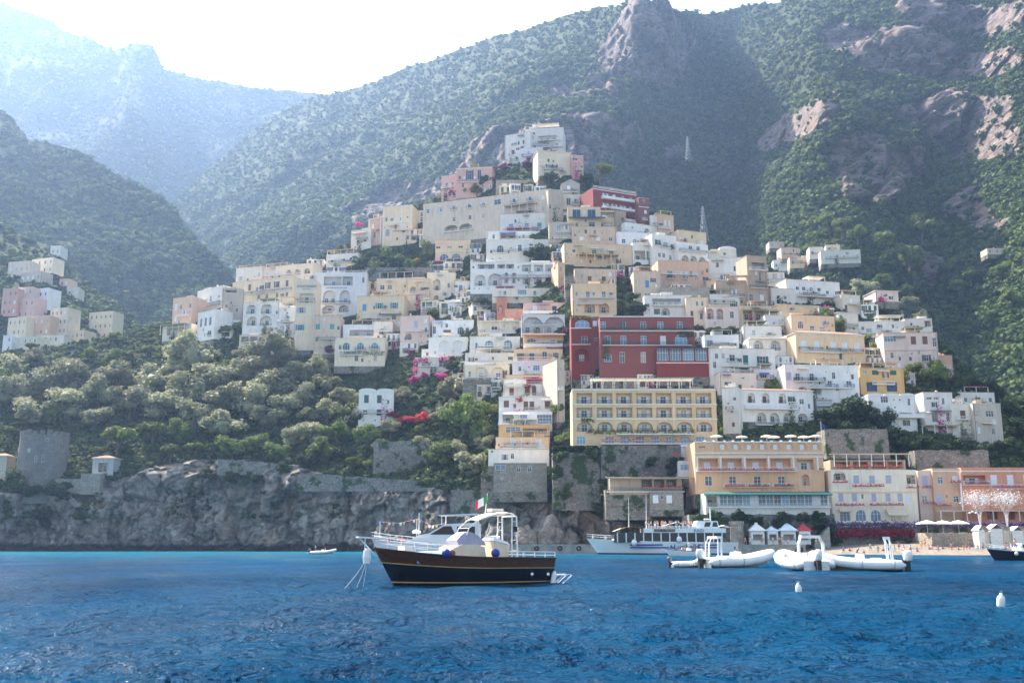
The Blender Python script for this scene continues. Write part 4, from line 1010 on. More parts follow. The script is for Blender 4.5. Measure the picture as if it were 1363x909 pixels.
H('house', 'bare ochre stone end wall with a tiny window by the red terraced hotel', 820, 834, 281, 316, 'brown', rows=[('p', 298, 3, 2, [827])], r=14)
H('house', 'weathered stone beige house with three small dark windows in a row', 762, 821, 302, 326, 'beige', rows=[('p', 318, 5, 5, [774, 796, 813])], r=4, land='the weathered beige house')
H('house', 'old grey house with blue french window on the left of the weathered one', 731, 764, 296, 322, 'greybeige', rows=[('p', 305, 9, 6, [744], {'g': 'b'}), ('p', 317, 4, 5, [746, 758])], ex=[('bal', 736, 762, 318, 'w')])
H('house', 'long plain cream house with two hooded windows and a yellow vine on its terrace', 751, 842, 325, 354, 'cream', rows=[('p', 335, 4, 4.5, [764]), ('p', 336, 6, 6, [791]), ('p', 337, 5, 6, [814])], ex=[('awn', 786, 797, 330, 'white', 1, .8), ('awn', 809, 820, 332, 'white', 1, .8), ('perg', 768, 822, 342, 350, 'gold', 3.5)], r=6, land='the long plain cream house')
H('house', 'white terrace house with turquoise parasols and a low pergola', 822, 872, 310, 332, 'bluewhite', rows=[('p', 322, 6, 5, [830, 845]), ('p', 322, 6, 4, [860])], ex=[('bal', 824, 872, 328, 'w', 1.5)], r=8)
H('house', 'white house with a wide shaded ground floor veranda', 842, 876, 324, 352, 'white', rows=[('O', 340, 12, 15, [852], {'dep': 3}), ('O', 340, 12, 12, [867], {'dep': 3})], r=10)
H('hotel', 'long white hotel with green shutters and small balconies stepping down the slope', 868, 902, 313, 354, 'white', rows=[('b', 324, 8, 4, [876], {'sc': 'g'}), ('b', 326, 8, 7, [887], {'sc': 'g'}), ('b', 328, 7, 4, [898], {'sc': 'g'}), ('p', 340, 6, 4, [878, 884]), ('p', 342, 6, 4, [893])], r=20, cat='hotel', land='the long white hotel')
H('hotel', 'lower white extension with three dark openings over three arches', 902, 945, 324, 360, 'white', rows=[('p', 330, 5, 5, [910, 920, 931]), ('L', 346, 10, 10, [912, 924, 936])], ex=[('bal', 904, 942, 336, 'i')], r=20, cat='hotel')
H('house', 'grey white two storey house right behind the red tower', 866, 880, 287, 314, 'offwhite', rows=[('p', 299, 5, 3, [872])], r=10)
H('house', 'bluish house with a peach sunlit side and two green windows on the skyline', 876, 898, 286, 316, 'peach', rows=[('p', 297, 7, 3, [886, 892], {'g': 'b'})], r=22)
H('house', 'cream skyline house with a railed roof terrace above the long white hotel', 902, 942, 308, 334, 'cream', rows=[('p', 322, 6, 3, [928, 936]), ('p', 320, 5, 4, [912])], ex=[('rail', 'i')], r=20)
H('house', 'white domed cube house on the skyline with one small window', 958, 981, 331, 350, 'offwhite', 'V', rows=[('p', 338, 4, 4, [965])], r=8)
H('house', 'low white shed house between the skyline terrace and the domed cube', 942, 962, 334, 352, 'offwhite', rows=[('p', 344, 4, 3, [950])], r=12)
H('villa', 'broad white house with pale blue shutters above the brown stone house', 944, 1002, 343, 376, 'white', rows=[('c', 356, 8, 4, [970], {'sc': 'w'}), ('c', 356, 6, 5, [990], {'sc': 'w'})], ex=[('cor', 944, 1002, 363)], r=-6, land='the broad white house')
H('house', 'tall brown stone house with a white loggia and pergola on top', 996, 1024, 341, 408, 'brown', rows=[('O', 354, 9, 18, [1012], {'n': 2}), ('p', 368, 12, 3, [1014]), ('p', 398, 12, 6, [1000, 1015])], ex=[('bal', 998, 1024, 360, 'w', 1.2), ('tper', 1004, 1023, 346, 'white')], r=14, land='the tall brown stone house', dY=-2)
H('house', 'brown rough stone wing with two white framed windows beneath a reed canopy', 954, 998, 374, 408, 'brown', rows=[('p', 391, 9, 4, [986]), ('p', 394, 9, 4, [1000])], ex=[('perg', 966, 994, 370, 375, 'reed', 2.5)], r=-4)
H('house', 'low cream cube with a single dark window left of the rough stone wing', 941, 957, 374, 392, 'beige', rows=[('p', 381, 5, 3.5, [949])])
H('house', 'long peach cream house with three balconied windows', 876, 946, 348, 384, 'peach', rows=[('p', 366, 10, 8, [892]), ('b', 367, 10, 4, [911]), ('a', 369, 9, 5, [928]), ('L', 362, 6, 5, [936], {'dep': .3, 'rail': 0})], ex=[('bal', 887, 898, 372, 'i')], r=8, land='the long peach house')
H('house', 'weathered beige house with a blue window under a car parked terrace', 844, 880, 361, 400, 'beige', rows=[('c', 378, 10, 5, [862], {'sc': 'u'}), ('p', 392, 4, 3, [852])], r=2, land='the blue window house')
H('house', 'tall yellow house with white balconies and an arched loggia at street level', 762, 821, 378, 420, 'yellow', rows=[('p', 392, 8, 5, [783, 804]), ('L', 410, 13, 14, [785, 804]), ('p', 391, 6, 3, [768])], ex=[('bal', 769, 818, 397, 'w'), ('cor', 762, 821, 399)], land='the tall yellow house', dY=-2)
H('house', 'beige top storey with brown shutters set back above the tall yellow house', 765, 821, 358, 384, 'beige', rows=[('c', 371, 6, 5, [785, 804], {'sc': 'b'}), ('p', 368, 5, 3, [775])], r=4)
H('house', 'bright white house with a blue shaded terrace and black roof letters', 858, 922, 393, 422, 'white', rows=[('O', 402, 9, 38, [888], {'n': 4, 'g': 'b', 'dep': 2.5}), ('p', 403, 6, 3, [929]), ('L', 415, 9, 12, [886])], ex=[('bal', 868, 910, 407, 'w', 1.2)], land='the bright white house')
H('house', 'white domed cream house with narrow windows behind the red palace', 914, 944, 396, 432, 'cream', rows=[('p', 404, 6, 3, [929, 936]), ('p', 421, 8, 4, [934])], r=4)
H('house', 'white upper floor with a magenta bougainvillea over pink arches', 940, 985, 392, 410, 'white', rows=[('p', 402, 6, 4, [952]), ('p', 402, 5, 4, [964]), ('p', 405, 8, 10, [977], {'m': 3})], r=2)
H('house', 'pink house with two dark pink arches and a tall window', 940, 986, 408, 436, 'palepink', rows=[('L', 418, 14, 9, [946, 959]), ('p', 419, 9, 5, [975])], r=2, land='the pink arched house', dY=-2)
H('house', 'cream house with a wide shaded veranda and dark glass doors', 986, 1029, 407, 436, 'cream', rows=[('O', 420, 12, 12, [996], {'dep': 2}), ('O', 420, 12, 14, [1012], {'dep': 2})], ex=[('awn', 990, 1022, 411, 'reed', 2, 1.5)], r=2)
# --- right side
H('villa', 'long white upper villa with dark windows and a leafy terrace on the right slope', 1045, 1122, 374, 404, 'white', rows=[('p', 385, 5, 5, [1052, 1061, 1070, 1081, 1092]), ('p', 388, 5, 4, [1104, 1117])], ex=[('vine', 1062, 1100, 391, 396), ('bal', 1060, 1108, 396, 'w', 2)], r=14, land='the long white upper villa')
H('house', 'small white house with three brown windows left below the long upper villa', 1026, 1060, 384, 408, 'offwhite', rows=[('p', 396, 5, 4, [1036, 1046, 1056])], r=14)
H('house', 'white cube with a tilted blue window and a small orange roof hut', 1120, 1147, 393, 416, 'offwhite', rows=[('p', 401, 6, 4, [1134], {'g': 'b'})], r=12)
H('house', 'small pink roofed cottage among the trees high on the right slope', 1165, 1197, 387, 400, 'palepink', 'T', rows=[('p', 393, 4, 4, [1180])], r=8)
H('house', 'yellow house with terracotta roof terrace and an arched window', 1053, 1114, 420, 452, 'yellow', rows=[('a', 433, 10, 8, [1066]), ('p', 437, 6, 6, [1082]), ('p', 438, 6, 8, [1096]), ('p', 441, 5, 4, [1106])], ex=[('bal', 1076, 1102, 442, 'w')], r=10, land='the upper yellow house')
H('house', 'long yellow loggia house with a flat terracotta roof behind the upper yellow one', 1034, 1092, 406, 428, 'yellow', 'T', rows=[('p', 418, 5, 4, [1039]), ('O', 421, 6, 14, [1060, 1078], {'n': 2})], r=12)
H('house', 'small bluish white house with a gable wall and two dark windows', 1019, 1054, 420, 446, 'bluewhite', rows=[('p', 430, 4, 3.5, [1031]), ('p', 431, 6, 4.5, [1046])], r=6)
H('house', 'grey teal house front half hidden by a green tree on the right slope', 1091, 1112, 409, 432, 'grey', rows=[('p', 421, 8, 3, [1099], {'g': 'b'})], r=8)
H('house', 'cottage with a sloping brown roof and white door in the right gardens', 1116, 1145, 416, 446, 'offwhite', 'T', rows=[('D', 435, 8, 4, [1130], {'sc': 'w'}), ('p', 436, 5, 3, [1138])], r=14)
H('villa', 'long yellow villa with an orange tiled roof and five white shuttered doors', 1058, 1156, 444, 483, 'yellow', 't', rows=[('B', 461, 13, 8, [1069, 1087, 1111, 1127, 1145]), ('p', 463, 6, 3.5, [1102])], ex=[('bal', 1062, 1118, 470, 'w', 1.0)], r=12, trim=1, land='the long yellow villa', dY=-2)
H('house', 'narrow cream house with one window wedged left of the long yellow villa', 1046, 1058, 452, 480, 'cream', rows=[('p', 459, 6, 5, [1052]), ('p', 473, 4, 3, [1052])])
H('house', 'white house with two big blue shaded arches and a railed terrace above', 997, 1047, 450, 476, 'white', rows=[('L', 460, 13, 13, [1010, 1033], {'g': 'b'})], ex=[('bal', 998, 1046, 451, 'w', 1.2)], land='the white two arch house', dY=-2)
H('house', 'white set back storey with a dark french window over the two arch house', 990, 1041, 434, 456, 'white', rows=[('p', 444, 9, 5, [1004]), ('p', 444, 3, 6, [1025])])
H('house', 'low white house with green veranda window and grey terrace', 938, 984, 446, 468, 'bluewhite', rows=[('p', 457, 9, 9, [945], {'g': 'b', 'm': 3}), ('O', 460, 7, 22, [970], {'n': 2})])
H('house', 'wide white house with a green shuttered door and small balconies beside the red palace', 944, 1034, 464, 512, 'white', rows=[('p', 474, 7, 4, [955, 964]), ('b', 477, 9, 8, [976]), ('c', 479, 13, 7, [994], {'sc': 'g'}), ('b', 480, 12, 8, [1017], {'sc': 'g'}), ('p', 484, 4, 3, [1027]), ('p', 497, 4, 8, [988])], land='the wide white house', r=3)
H('house', 'small white house with blue awning over its window', 1004, 1046, 492, 516, 'bluewhite', rows=[('p', 501, 6, 9, [1017], {'m': 2}), ('p', 499, 6, 5, [1038])], ex=[('awn', 1011, 1024, 496, 'blue', 1.5, 1.0)], dY=-3)
H('house', 'ruined white wall house with a slanting stair beside the yellow hotel', 958, 1008, 496, 524, 'offwhite', rows=[('p', 503, 3, 4, [990])], r=4, dY=-2)
H('house', 'low white flat roofed house with planted balconies and wide arches', 1046, 1146, 486, 534, 'white', rows=[('c', 501, 11, 8, [1051], {'sc': 'l'}), ('b', 502, 10, 6, [1063]), ('b', 502, 10, 6, [1082]), ('p', 495, 2, 2, [1102, 1131]), ('b', 511, 9, 6, [1106]), ('b', 511, 9, 7, [1132]), ('L', 519, 8, 13, [1069, 1088], {'rail': 0})], ex=[('bal', 1057, 1099, 508, 'i', 1.3)], r=4, land='the low white planted house', dY=-2)
H('house', 'ochre orange cube with green shutters and roof terrace pillars', 1146, 1205, 490, 524, 'ochre', rows=[('c', 496, 6, 9, [1167, 1191], {'sc': 'g'}), ('p', 495, 5, 5, [1153]), ('D', 515, 12, 14, [1161, 1188], {'sc': 'n'})], ex=[('tper', 1148, 1200, 483, 'reed')], r=2, land='the ochre cube', dY=-3)
H('villa', 'large pale pink villa with reddish shutters on the right edge of the town', 1180, 1250, 443, 496, 'palepink', rows=[('p', 451, 7, 16, [1189], {'m': 3, 'g': 'b'}), ('c', 453, 11, 7, [1219, 1234], {'sc': 'b'}), ('p', 456, 12, 5, [1246]), ('b', 477, 9, 6, [1234], {'sc': 'b'}), ('p', 473, 7, 4, [1190])], r=-4, cat='villa', ex=[('cor', 1180, 1250, 466, 'palepink')], land='the large pink villa', dY=-2)
H('house', 'low peach annex stepping down at the right end of the large pink villa', 1250, 1270, 473, 500, 'peach', rows=[('p', 484, 4, 3, [1256])], r=8)
H('villa', 'white roof house with a pergola of magenta flowers above the pink villa', 1145, 1205, 428, 452, 'white', rows=[('p', 440, 6, 8, [1158], {'g': 'b', 'm': 2}), ('p', 437, 5, 4, [1150]), ('p', 441, 4, 4, [1182])], ex=[('tper', 1172, 1204, 420, 'white')], r=-4)
H('house', 'white penthouse cube with a terrace on top of the large pink villa', 1206, 1242, 424, 450, 'offwhite', rows=[('O', 431, 8, 8, [1236], {})], r=-2)
H('house', 'white house with two barrel vaults and a glazed bay', 1158, 1222, 526, 572, 'white', 'v', rows=[('p', 532, 8, 10, [1180], {'m': 2}), ('p', 532, 3, 3, [1193, 1201]), ('p', 535, 9, 4, [1213]), ('O', 553, 7, 20, [1206], {'n': 3}), ('p', 553, 5, 4, [1226])], ex=[('bal', 1190, 1230, 556, 's', 1.5)], r=2, land='the vaulted white house')
H('house', 'white two storey house with a covered dark door porch near the hillside', 1232, 1272, 522, 574, 'white', rows=[('p', 530, 4, 7, [1240, 1250], {'m': 2}), ('p', 534, 8, 4, [1259]), ('O', 555, 13, 8, [1246], {}), ('p', 555, 12, 5, [1264])], ex=[('awn', 1240, 1266, 546, 'grey', 1, 1.5), ('perg', 1222, 1272, 568, 578, 'reed', 2.5)], r=4, land='the white porch house', dY=-1)
H('house', 'long white upper storey with roof huts at the right end of the terrace row', 1262, 1326, 522, 540, 'white', rows=[('p', 532, 6, 4, [1270, 1286, 1320]), ('p', 531, 6, 8, [1303])], r=4)
H('house', 'white house with one tall brown door right of the porch', 1268, 1298, 537, 580, 'offwhite', rows=[('c', 553, 14, 7, [1284], {'sc': 'b'}), ('p', 575, 9, 8, [1284])], r=4, dY=-2)
H('house', 'weathered grey brown house with an ornate arched niche at the far right', 1298, 1337, 537, 588, 'greybeige', rows=[('p', 551, 8, 7, [1302]), ('p', 551, 8, 11, [1321], {'m': 2}), ('a', 574, 8, 5, [1324]), ('p', 573, 8, 4, [1304])], r=5, land='the weathered far right house', dY=-2)
H('house', 'stone ground floor house with dark windows in front of the dark shrubbery', 1088, 1109, 532, 558, 'grey', rows=[('p', 549, 7, 8, [1096]), ('p', 549, 7, 6, [1104])], ex=[('bal', 1088, 1109, 540, 'w')])
H('house', 'white house with a brown tiled roof and orange doors under round arches', 978, 1086, 519, 560, 'white', 'T', rows=[('L', 530, 13, 11, [1000, 1020, 1043], {'sc': 'b', 'st': 'c', 'dep': .9}), ('p', 534, 7, 6, [1070], {'sc': 'b'}), ('p', 540, 6, 4, [1080]), ('L', 556, 13, 14, [1013, 1031, 1050, 1070], {'dep': 1.5})], ex=[('bal', 990, 1062, 545, 'w', 1.5), ('bal', 1004, 1085, 566, 'w', 1.5)], r=8, land='the brown roofed white house', dY=-2, ext=8)
H('house', 'plain white end wall house on the left of the brown roofed one', 964, 984, 516, 575, 'white', rows=[('p', 531, 5, 3, [979]), ('p', 548, 4, 3, [975])], r=-25, dY=-2)
# --- the red palace
H('palace', 'dark red palace with white window surrounds and green doors in the town centre', 800, 926, 421, 504, 'red', rows=[('p', 433, 9, 8, [802, 831, 858, 881, 907], {'g': 'b', 'sc': 'g'}), ('p', 453, 12, 8, [810, 831, 858, 884], {'g': 'b'}), ('a', 452, 14, 16, [908], {'g': 'b'}), ('p', 476, 14, 7, [829, 857]), ('a', 476, 12, 10, [810], {'g': 'b'})], ex=[('cor', 800, 926, 421.5), ('bal', 803, 922, 460, 'i', 1.0), ('bal', 800, 926, 441, 'i', 1.3), ('vine', 800, 926, 437, 440), ('vine', 905, 926, 440, 449), ('vine', 803, 812, 450, 478)], cat='palace', land='the red palace', d=13, dY=-3, clutter=False)
H('tower_house', 'dark red corner tower of the palace with stacked arched bays', 761, 787, 420, 504, 'red', rows=[('a', 431, 10, 19, [776], {'g': 'b'}), ('p', 453, 11, 8, [779], {'sc': 'g'}), ('L', 473, 17, 18, [775])], ex=[('cor', 760, 788, 437), ('bal', 762, 787, 459, 'i', 1), ('vine', 762, 788, 421, 425)], cat='tower', dY=-4, clutter=False)
H('tower_house', 'recessed red link between palace tower and main front with tiny square windows', 786, 802, 424, 504, 'red', rows=[('p', 452, 4, 4, [794]), ('p', 466, 4, 4, [797]), ('p', 431, 7, 6, [793])], cat='tower', dY=-1.5, clutter=False)
H('veranda_house', 'glazed dark veranda with white curtains built on the right front of the palace', 875, 944, 463, 500, 'red', rows=[('p', 472, 16, 14.5, [883, 900, 917, 934], {'g': 'b', 'm': 3})], ex=[('cor', 874, 946, 483), ('awn', 874, 944, 462.5, 'navy', 1, 1.2)], cat='veranda', dY=-7, par=0.3, clutter=False)
# --- the yellow hotel
XB = [779, 806, 832, 859, 885, 912, 938]
H('hotel', 'pale yellow hotel with three rows of arched balconies and white shutters', 763, 955, 517, 594, 'yellow', rows=[('O', 530, 14, 21, XB[:3] + XB[3:5] + XB[5:], {'dep': 1.3, 'sc': 'w', 'st': 'w'}), ('O', 549, 13, 21, XB, {'dep': 1.3, 'st': 'w'}), ('L', 568, 13, 21, XB, {'dep': 1.3, 'st': 'w'}), ('p', 586, 11, 12, [774, 812, 832, 852, 872, 892, 912, 932], {'g': 'b', 'm': 2})],
  ex=[('cor', 762, 956, 519), ('cor', 762, 956, 538.5), ('cor', 762, 956, 558), ('flow', 800, 925, 588), ('awn', 820, 923, 577, 'white', 1, 2.0), ('vine', 780, 925, 572, 578), ('vine', 774, 792, 557, 562), ('bal', 800, 925, 591, 'w', 1.6), ('tper', 790, 925, 504, 'white'), ('rail', 'i'), ('pil', 844, 519, 575, 'yellow'), ('pil', 898, 519, 575, 'yellow'), ('pil', 926, 519, 575, 'yellow')], cat='hotel', land='the yellow hotel', d=11, Y=276, ext=3, clutter=False)
# --- centre stack
H('house', 'pink topped house with two glass doors above white arches', 697, 752, 403, 422, 'pink', 'f', rows=[('p', 412, 10, 6, [712], {'g': 'b'}), ('D', 412, 9, 6, [738], {'sc': 'n'})], ex=[('bal', 696, 752, 418, 's', 1.6)], sw=('R', 1, 1), land='the pink topped house')
H('house', 'white house with two wide shallow arches under the pink one', 694, 752, 419, 448, 'bluewhite', rows=[('L', 432, 22, 27, [709, 738], {'n': 2, 'dep': 1.8})], dY=-3)
H('house', 'yellow veranda house with a pink awning and white balustrade', 697, 750, 444, 468, 'yellow', rows=[('a', 453, 5, 14, [708], {'g': 'b'}), ('p', 455, 6, 7, [736])], ex=[('awn', 695, 752, 444.5, 'pink', 2, 2.2), ('bal', 698, 749, 462, 's', 1.5)], dY=-3)
H('house', 'yellow floor house with white doors and a lime plant on its balcony', 684, 749, 465, 486, 'yellow', rows=[('p', 475, 10, 7, [708], {}), ('p', 473, 10, 6, [725]), ('p', 473, 8, 8, [740], {'m': 2}), ('O', 475, 9, 9, [693])], ex=[('bal', 683, 732, 482, 'w', 1.3)], dY=-3, sw=('R', 1, 1))
H('house', 'bluish white floor house with a yellow flowering tree before it', 682, 750, 482, 502, 'bluewhite', rows=[('p', 490, 8, 9, [714], {'m': 2, 'g': 'b'}), ('p', 491, 6, 4, [692])], ex=[('bal', 704, 742, 497, 'w', 1.3), ('vine', 734, 748, 492, 500)], dY=-4)
H('house', 'cream terrace house with pink flowers along its parapet', 672, 748, 499, 517, 'cream', rows=[('p', 505, 7, 10, [713], {'g': 'b', 'm': 2}), ('p', 506, 6, 5, [686])], ex=[('bal', 671, 747, 510, 's', 1.5)], dY=-5)
H('house', 'white balcony house with red bougainvillea and brown doors', 670, 742, 511, 536, 'white', rows=[('D', 520, 12, 6, [681, 711], {'sc': 'b'}), ('D', 520, 12, 7, [702, 731], {'sc': 'b'})], ex=[('awn', 671, 693, 515, 'beige', 1, 1.6), ('bal', 668, 740, 528, 'w', 1.4), ('vine', 699, 706, 512, 518, 'red')], dY=-6)
H('house', 'white house with lilac brown shutters under the red bougainvillea balcony', 664, 742, 528, 556, 'white', rows=[('c', 538, 9, 7, [674], {'sc': 'b'}), ('D', 540, 12, 6, [700, 708], {'sc': 'b'}), ('D', 539, 10, 8, [729], {'sc': 'b'})], ex=[('awn', 720, 734, 531, 'white', 1, 1.2), ('bal', 664, 740, 547, 'w', 1.5), ('vine', 686, 696, 529, 535, 'pinkred')], dY=-7)
H('house', 'white glazed veranda house with tall bluish panes', 664, 735, 548, 572, 'bluewhite', rows=[('p', 558, 13, 20, [725], {'g': 'b', 'm': 4}), ('p', 558, 12, 10, [697], {'g': 'b', 'm': 2}), ('O', 557, 10, 14, [676], {})], ex=[('awn', 670, 703, 550, 'white', 1.5, 2), ('bal', 663, 732, 565, 'w', 1.5)], dY=-9)
H('house', 'yellow house with a wide blue window and awning in the lower stack', 664, 732, 566, 588, 'yellow', rows=[('p', 572, 8, 20, [683], {'g': 'b', 'm': 2}), ('O', 573, 10, 32, [712], {'n': 2, 'dep': 1.8})], ex=[('bal', 694, 731, 579, 'w', 1.4)], dY=-10, land='the lower yellow stack house')
H('house', 'ochre yellow floor house with four white doors and white railing', 660, 731, 582, 606, 'ochre', rows=[('c', 590, 12, 8, [683, 717], {'sc': 'w'}), ('p', 590, 4, 3, [702]), ('p', 592, 4, 3, [664])], ex=[('bal', 668, 730, 597, 'w', 1.5), ('pil', 694, 583, 598), ('pil', 707, 583, 598)], dY=-11, sw=('L', 1, 1))
H('house', 'white plain floor house with two small windows above the stone base', 650, 731, 598, 618, 'white', rows=[('a', 607, 7, 5, [682]), ('c', 607, 8, 6, [707], {'sc': 'w'}), ('p', 600, 4, 3, [655])], ex=[('cor', 650, 731, 616)], dY=-12)
H('house', 'grey stone base house with oval windows at the foot of the stack', 657, 728, 616, 652, 'stone', rows=[('p', 622, 7, 14, [666], {'g': 'b', 'm': 1}), ('a', 624, 8, 6, [690, 705]), ('p', 637, 3, 4, [668])], dY=-13, land='the grey stone base house', clutter=False)
H('house', 'tall narrow grey beige stair tower clinging to the house stack', 742, 752, 478, 560, 'greybeige', rows=[('p', 492, 6, 3, [748]), ('p', 517, 6, 3, [749]), ('p', 540, 6, 3, [748])], r=20, dY=-1, d=12)
# --- centre left
H('house', 'white house with two large arched windows and a glass roof terrace', 625, 692, 448, 474, 'white', rows=[('a', 460, 15, 13, [651], {'g': 'b'}), ('a', 459, 13, 12, [676], {'g': 'b'}), ('p', 460, 7, 3, [634])], ex=[('bal', 627, 690, 467, 'w', 1.2)], land='the white arched house', dY=-3)
H('house', 'white terrace house with a pink parasol and two brown windows', 636, 694, 427, 452, 'offwhite', rows=[('p', 437, 5, 8, [658], {'sc': 'b'}), ('p', 437, 6, 6, [685]), ('p', 434, 2, 2, [671])], ex=[('perg', 640, 692, 429, 444, 'white', 2), ('bal', 638, 692, 444, 'w', 1.2)])
H('house', 'white bowed bay house with narrow windows below the arched window terrace', 619, 684, 470, 494, 'white', rows=[('p', 478, 4, 3.5, [634]), ('c', 477, 6, 10, [645], {'sc': 'w'})], ex=[('bal', 619, 684, 486, 's', 1.2)], dY=-4)
H('house', 'cream white house with two big blind arches and dark doors', 617, 678, 486, 512, 'paleyellow', rows=[('L', 497, 17, 19, [640, 663], {'dep': .6, 'sc': 'b', 'rail': 0}), ('D', 498, 10, 6, [672], {'sc': 'b'}), ('p', 498, 8, 3, [625])], dY=-5, land='the blind arch house')
H('house', 'white house with a rounded terrace and one arched blue door', 575, 630, 426, 452, 'bluewhite', rows=[('a', 440, 10, 9, [613], {'g': 'b'}), ('D', 443, 8, 10, [595], {'sc': 'b'}), ('p', 439, 10, 4, [578]), ('c', 441, 9, 4, [622], {'sc': 'b'})], ex=[('bal', 582, 606, 449, 'w')], r=-4, land='the rounded terrace house')
H('house', 'white lower floor with two tall blind arches beneath the rounded terrace', 570, 622, 449, 474, 'white', rows=[('L', 461, 16, 14, [591, 609], {'dep': .7, 'rail': 0, 'st': 'c'})], r=-4, dY=-3)
H('house', 'faded pink house with lilac shutters half hidden by bougainvillea', 532, 572, 420, 462, 'palepink', rows=[('c', 432, 9, 5, [553], {'sc': 'l'}), ('L', 448, 8, 10, [543], {}), ('p', 428, 5, 4, [566])], r=-8)
H('tower_house', 'terracotta red turret with a white shrine niche above the white terraces', 661, 675, 396, 428, 'terracotta', rows=[('L', 411, 10, 6, [666], {'dep': .5, 'rail': 0})], cat='tower', land='the terracotta turret', clutter=False, d=5)
H('house', 'crumbling terracotta wall house with white stone crest beside the turret', 672, 697, 411, 428, 'terracotta', rows=[('p', 418, 3, 3, [684])], clutter=False, d=5)
H('house', 'white cottage with two arches covered in magenta bougainvillea', 552, 600, 476, 500, 'offwhite', rows=[('p', 486, 7, 12, [567], {'sc': 'b'}), ('p', 485, 7, 10, [589])], ex=[('vine', 551, 570, 477, 483, 'magenta'), ('vine', 584, 599, 474, 482, 'magenta'), ('vine', 550, 556, 480, 498, 'magenta')], land='the bougainvillea cottage')
H('house', 'small white upper house with brown shutters above the bougainvillea cottage', 561, 598, 465, 480, 'white', rows=[('p', 471, 5, 4, [569]), ('c', 471, 5, 7, [586], {'sc': 'b'})])
H('house', 'isolated white house with vaulted roof and green shutters among the olive trees', 477, 523, 520, 566, 'white', 'v', rows=[('c', 531, 11, 6, [487, 504], {'sc': 'g'}), ('c', 549, 8, 6, [504], {'sc': 'n'}), ('p', 549, 6, 6, [486])], land='the isolated white house', r=6, d=8)
H('house', 'small white porch house with a lime green vine roof beside the isolated house', 458, 480, 540, 566, 'offwhite', rows=[('p', 549, 6, 6, [485]), ('L', 560, 8, 8, [466], {'rail': 0})], ex=[('tper', 459, 486, 538, 'lime')], d=5)
# --- left row
H('hotel', 'cream hotel block with blue lettering over a glass door', 391, 418, 372, 465, 'cream', rows=[('O', 397, 12, 18, [405], {'dep': 1.0, 'sc': 'u'}), ('w', 413, 8, 6, [399], {'sc': 'l'}), ('w', 436, 8, 6, [398], {'sc': 'u'})], ex=[('sign', 405, 381.5, 3.2, 'MONTEMARE'), ('sign', 405, 385, 1.8, 'H O T E L'), ('bal', 393, 417, 401, 'i'), ('cor', 391, 418, 388.5)], r=-2, cat='hotel', land='the lettered hotel block', dY=-3)
H('hotel', 'bluish white hotel wing with columned loggias and a blue restaurant sign', 417, 487, 363, 424, 'bluewhite', rows=[('O', 374, 12, 24, [441], {'n': 1, 'g': 'b', 'dep': 2.5}), ('O', 374, 12, 14, [461], {'n': 1, 'g': 'b', 'dep': 2.5}), ('L', 395, 17, 17, [437], {'g': 'b', 'n': 2}), ('L', 395, 17, 14, [458], {'g': 'b'}), ('a', 373, 8, 3, [482]), ('L', 411, 9, 17, [437], {'dep': 2}), ('L', 411, 9, 13, [457], {'dep': 2})], ex=[('sign', 447, 383.3, 1.7, 'RISTORANTE IL CAPITANO'), ('bal', 428, 466, 404, 'i'), ('rail', 'w')], r=-2, cat='hotel', sw=('R', 2, 1), land='the hotel wing with loggias', d=11)
H('house', 'beige lower storey with teal shutters under the hotel loggias', 417, 452, 420, 470, 'beige', rows=[('c', 435, 7, 6, [422, 441], {'sc': 't'}), ('p', 425, 4, 3, [430])], dY=-2)
H('villa', 'cream villa with teal shutters and a flat roof beside the loggia hotel', 474, 537, 394, 440, 'paleyellow', rows=[('c', 409, 9, 5, [484], {'sc': 'u'}), ('w', 407, 8, 5, [504, 524], {'sc': 't'}), ('p', 428, 7, 5, [483]), ('p', 424, 5, 6, [503]), ('p', 423, 6, 6, [524])], ex=[('awn', 506, 535, 418, 'grey', 1, 1.5), ('bal', 496, 518, 432, 's', 1.5)], r=-5, d=12, sw=('R', 1, 1), land='the teal shuttered villa', dY=-3)
H('house', 'long cream wall house with two dark square windows behind the teal shuttered villa', 500, 565, 370, 404, 'cream', rows=[('p', 382, 6, 6, [508, 518]), ('L', 386, 9, 9, [549], {'rail': 0})], r=-6, ex=[('tper', 504, 548, 362, 'purple')])
H('house', 'white curved terrace house with a dark shaded opening below the teal villa', 456, 500, 432, 452, 'bluewhite', rows=[('O', 443, 8, 32, [481], {'n': 2, 'dep': 2.5})], dY=-4)
H('house', 'white round corner house with an arched dark doorway', 497, 522, 428, 454, 'offwhite', rows=[('L', 441, 8, 7, [508], {})], dY=-4)
H('house', 'pale yellow house with four arched blue windows above the garden wall', 445, 512, 450, 486, 'paleyellow', rows=[('a', 461, 10, 10, [460, 479, 498], {'g': 'b'}), ('a', 462, 7, 4, [452]), ('p', 477, 8, 5, [474, 499])], ex=[('bal', 472, 486, 466, 'i'), ('bal', 491, 505, 465, 'i'), ('vine', 453, 512, 468, 473)], dY=-5, land='the pale yellow arched house')
H('house', 'white arcaded house with two storeys of rounded arches on the left', 321, 371, 403, 446, 'white', rows=[('L', 411, 13, 13, [332], {}), ('L', 411, 14, 15, [353]), ('L', 427, 12, 14, [334]), ('L', 427, 13, 17, [353])], ex=[('cor', 321, 371, 419)], r=-8, land='the left arcaded house')
H('house', 'white round bastion house with a lilac door joined to the left arcades', 368, 391, 410, 448, 'bluewhite', rows=[('c', 438, 9, 6, [375], {'sc': 'l'}), ('p', 403, 4, 3, [378])], ex=[('bal', 368, 391, 428, 's', .5)], dY=-3)
H('house', 'small cream turret with an arched opening above the bastion house', 373, 391, 396, 414, 'cream', rows=[('L', 405, 9, 5, [386], {'rail': 0})], d=5)
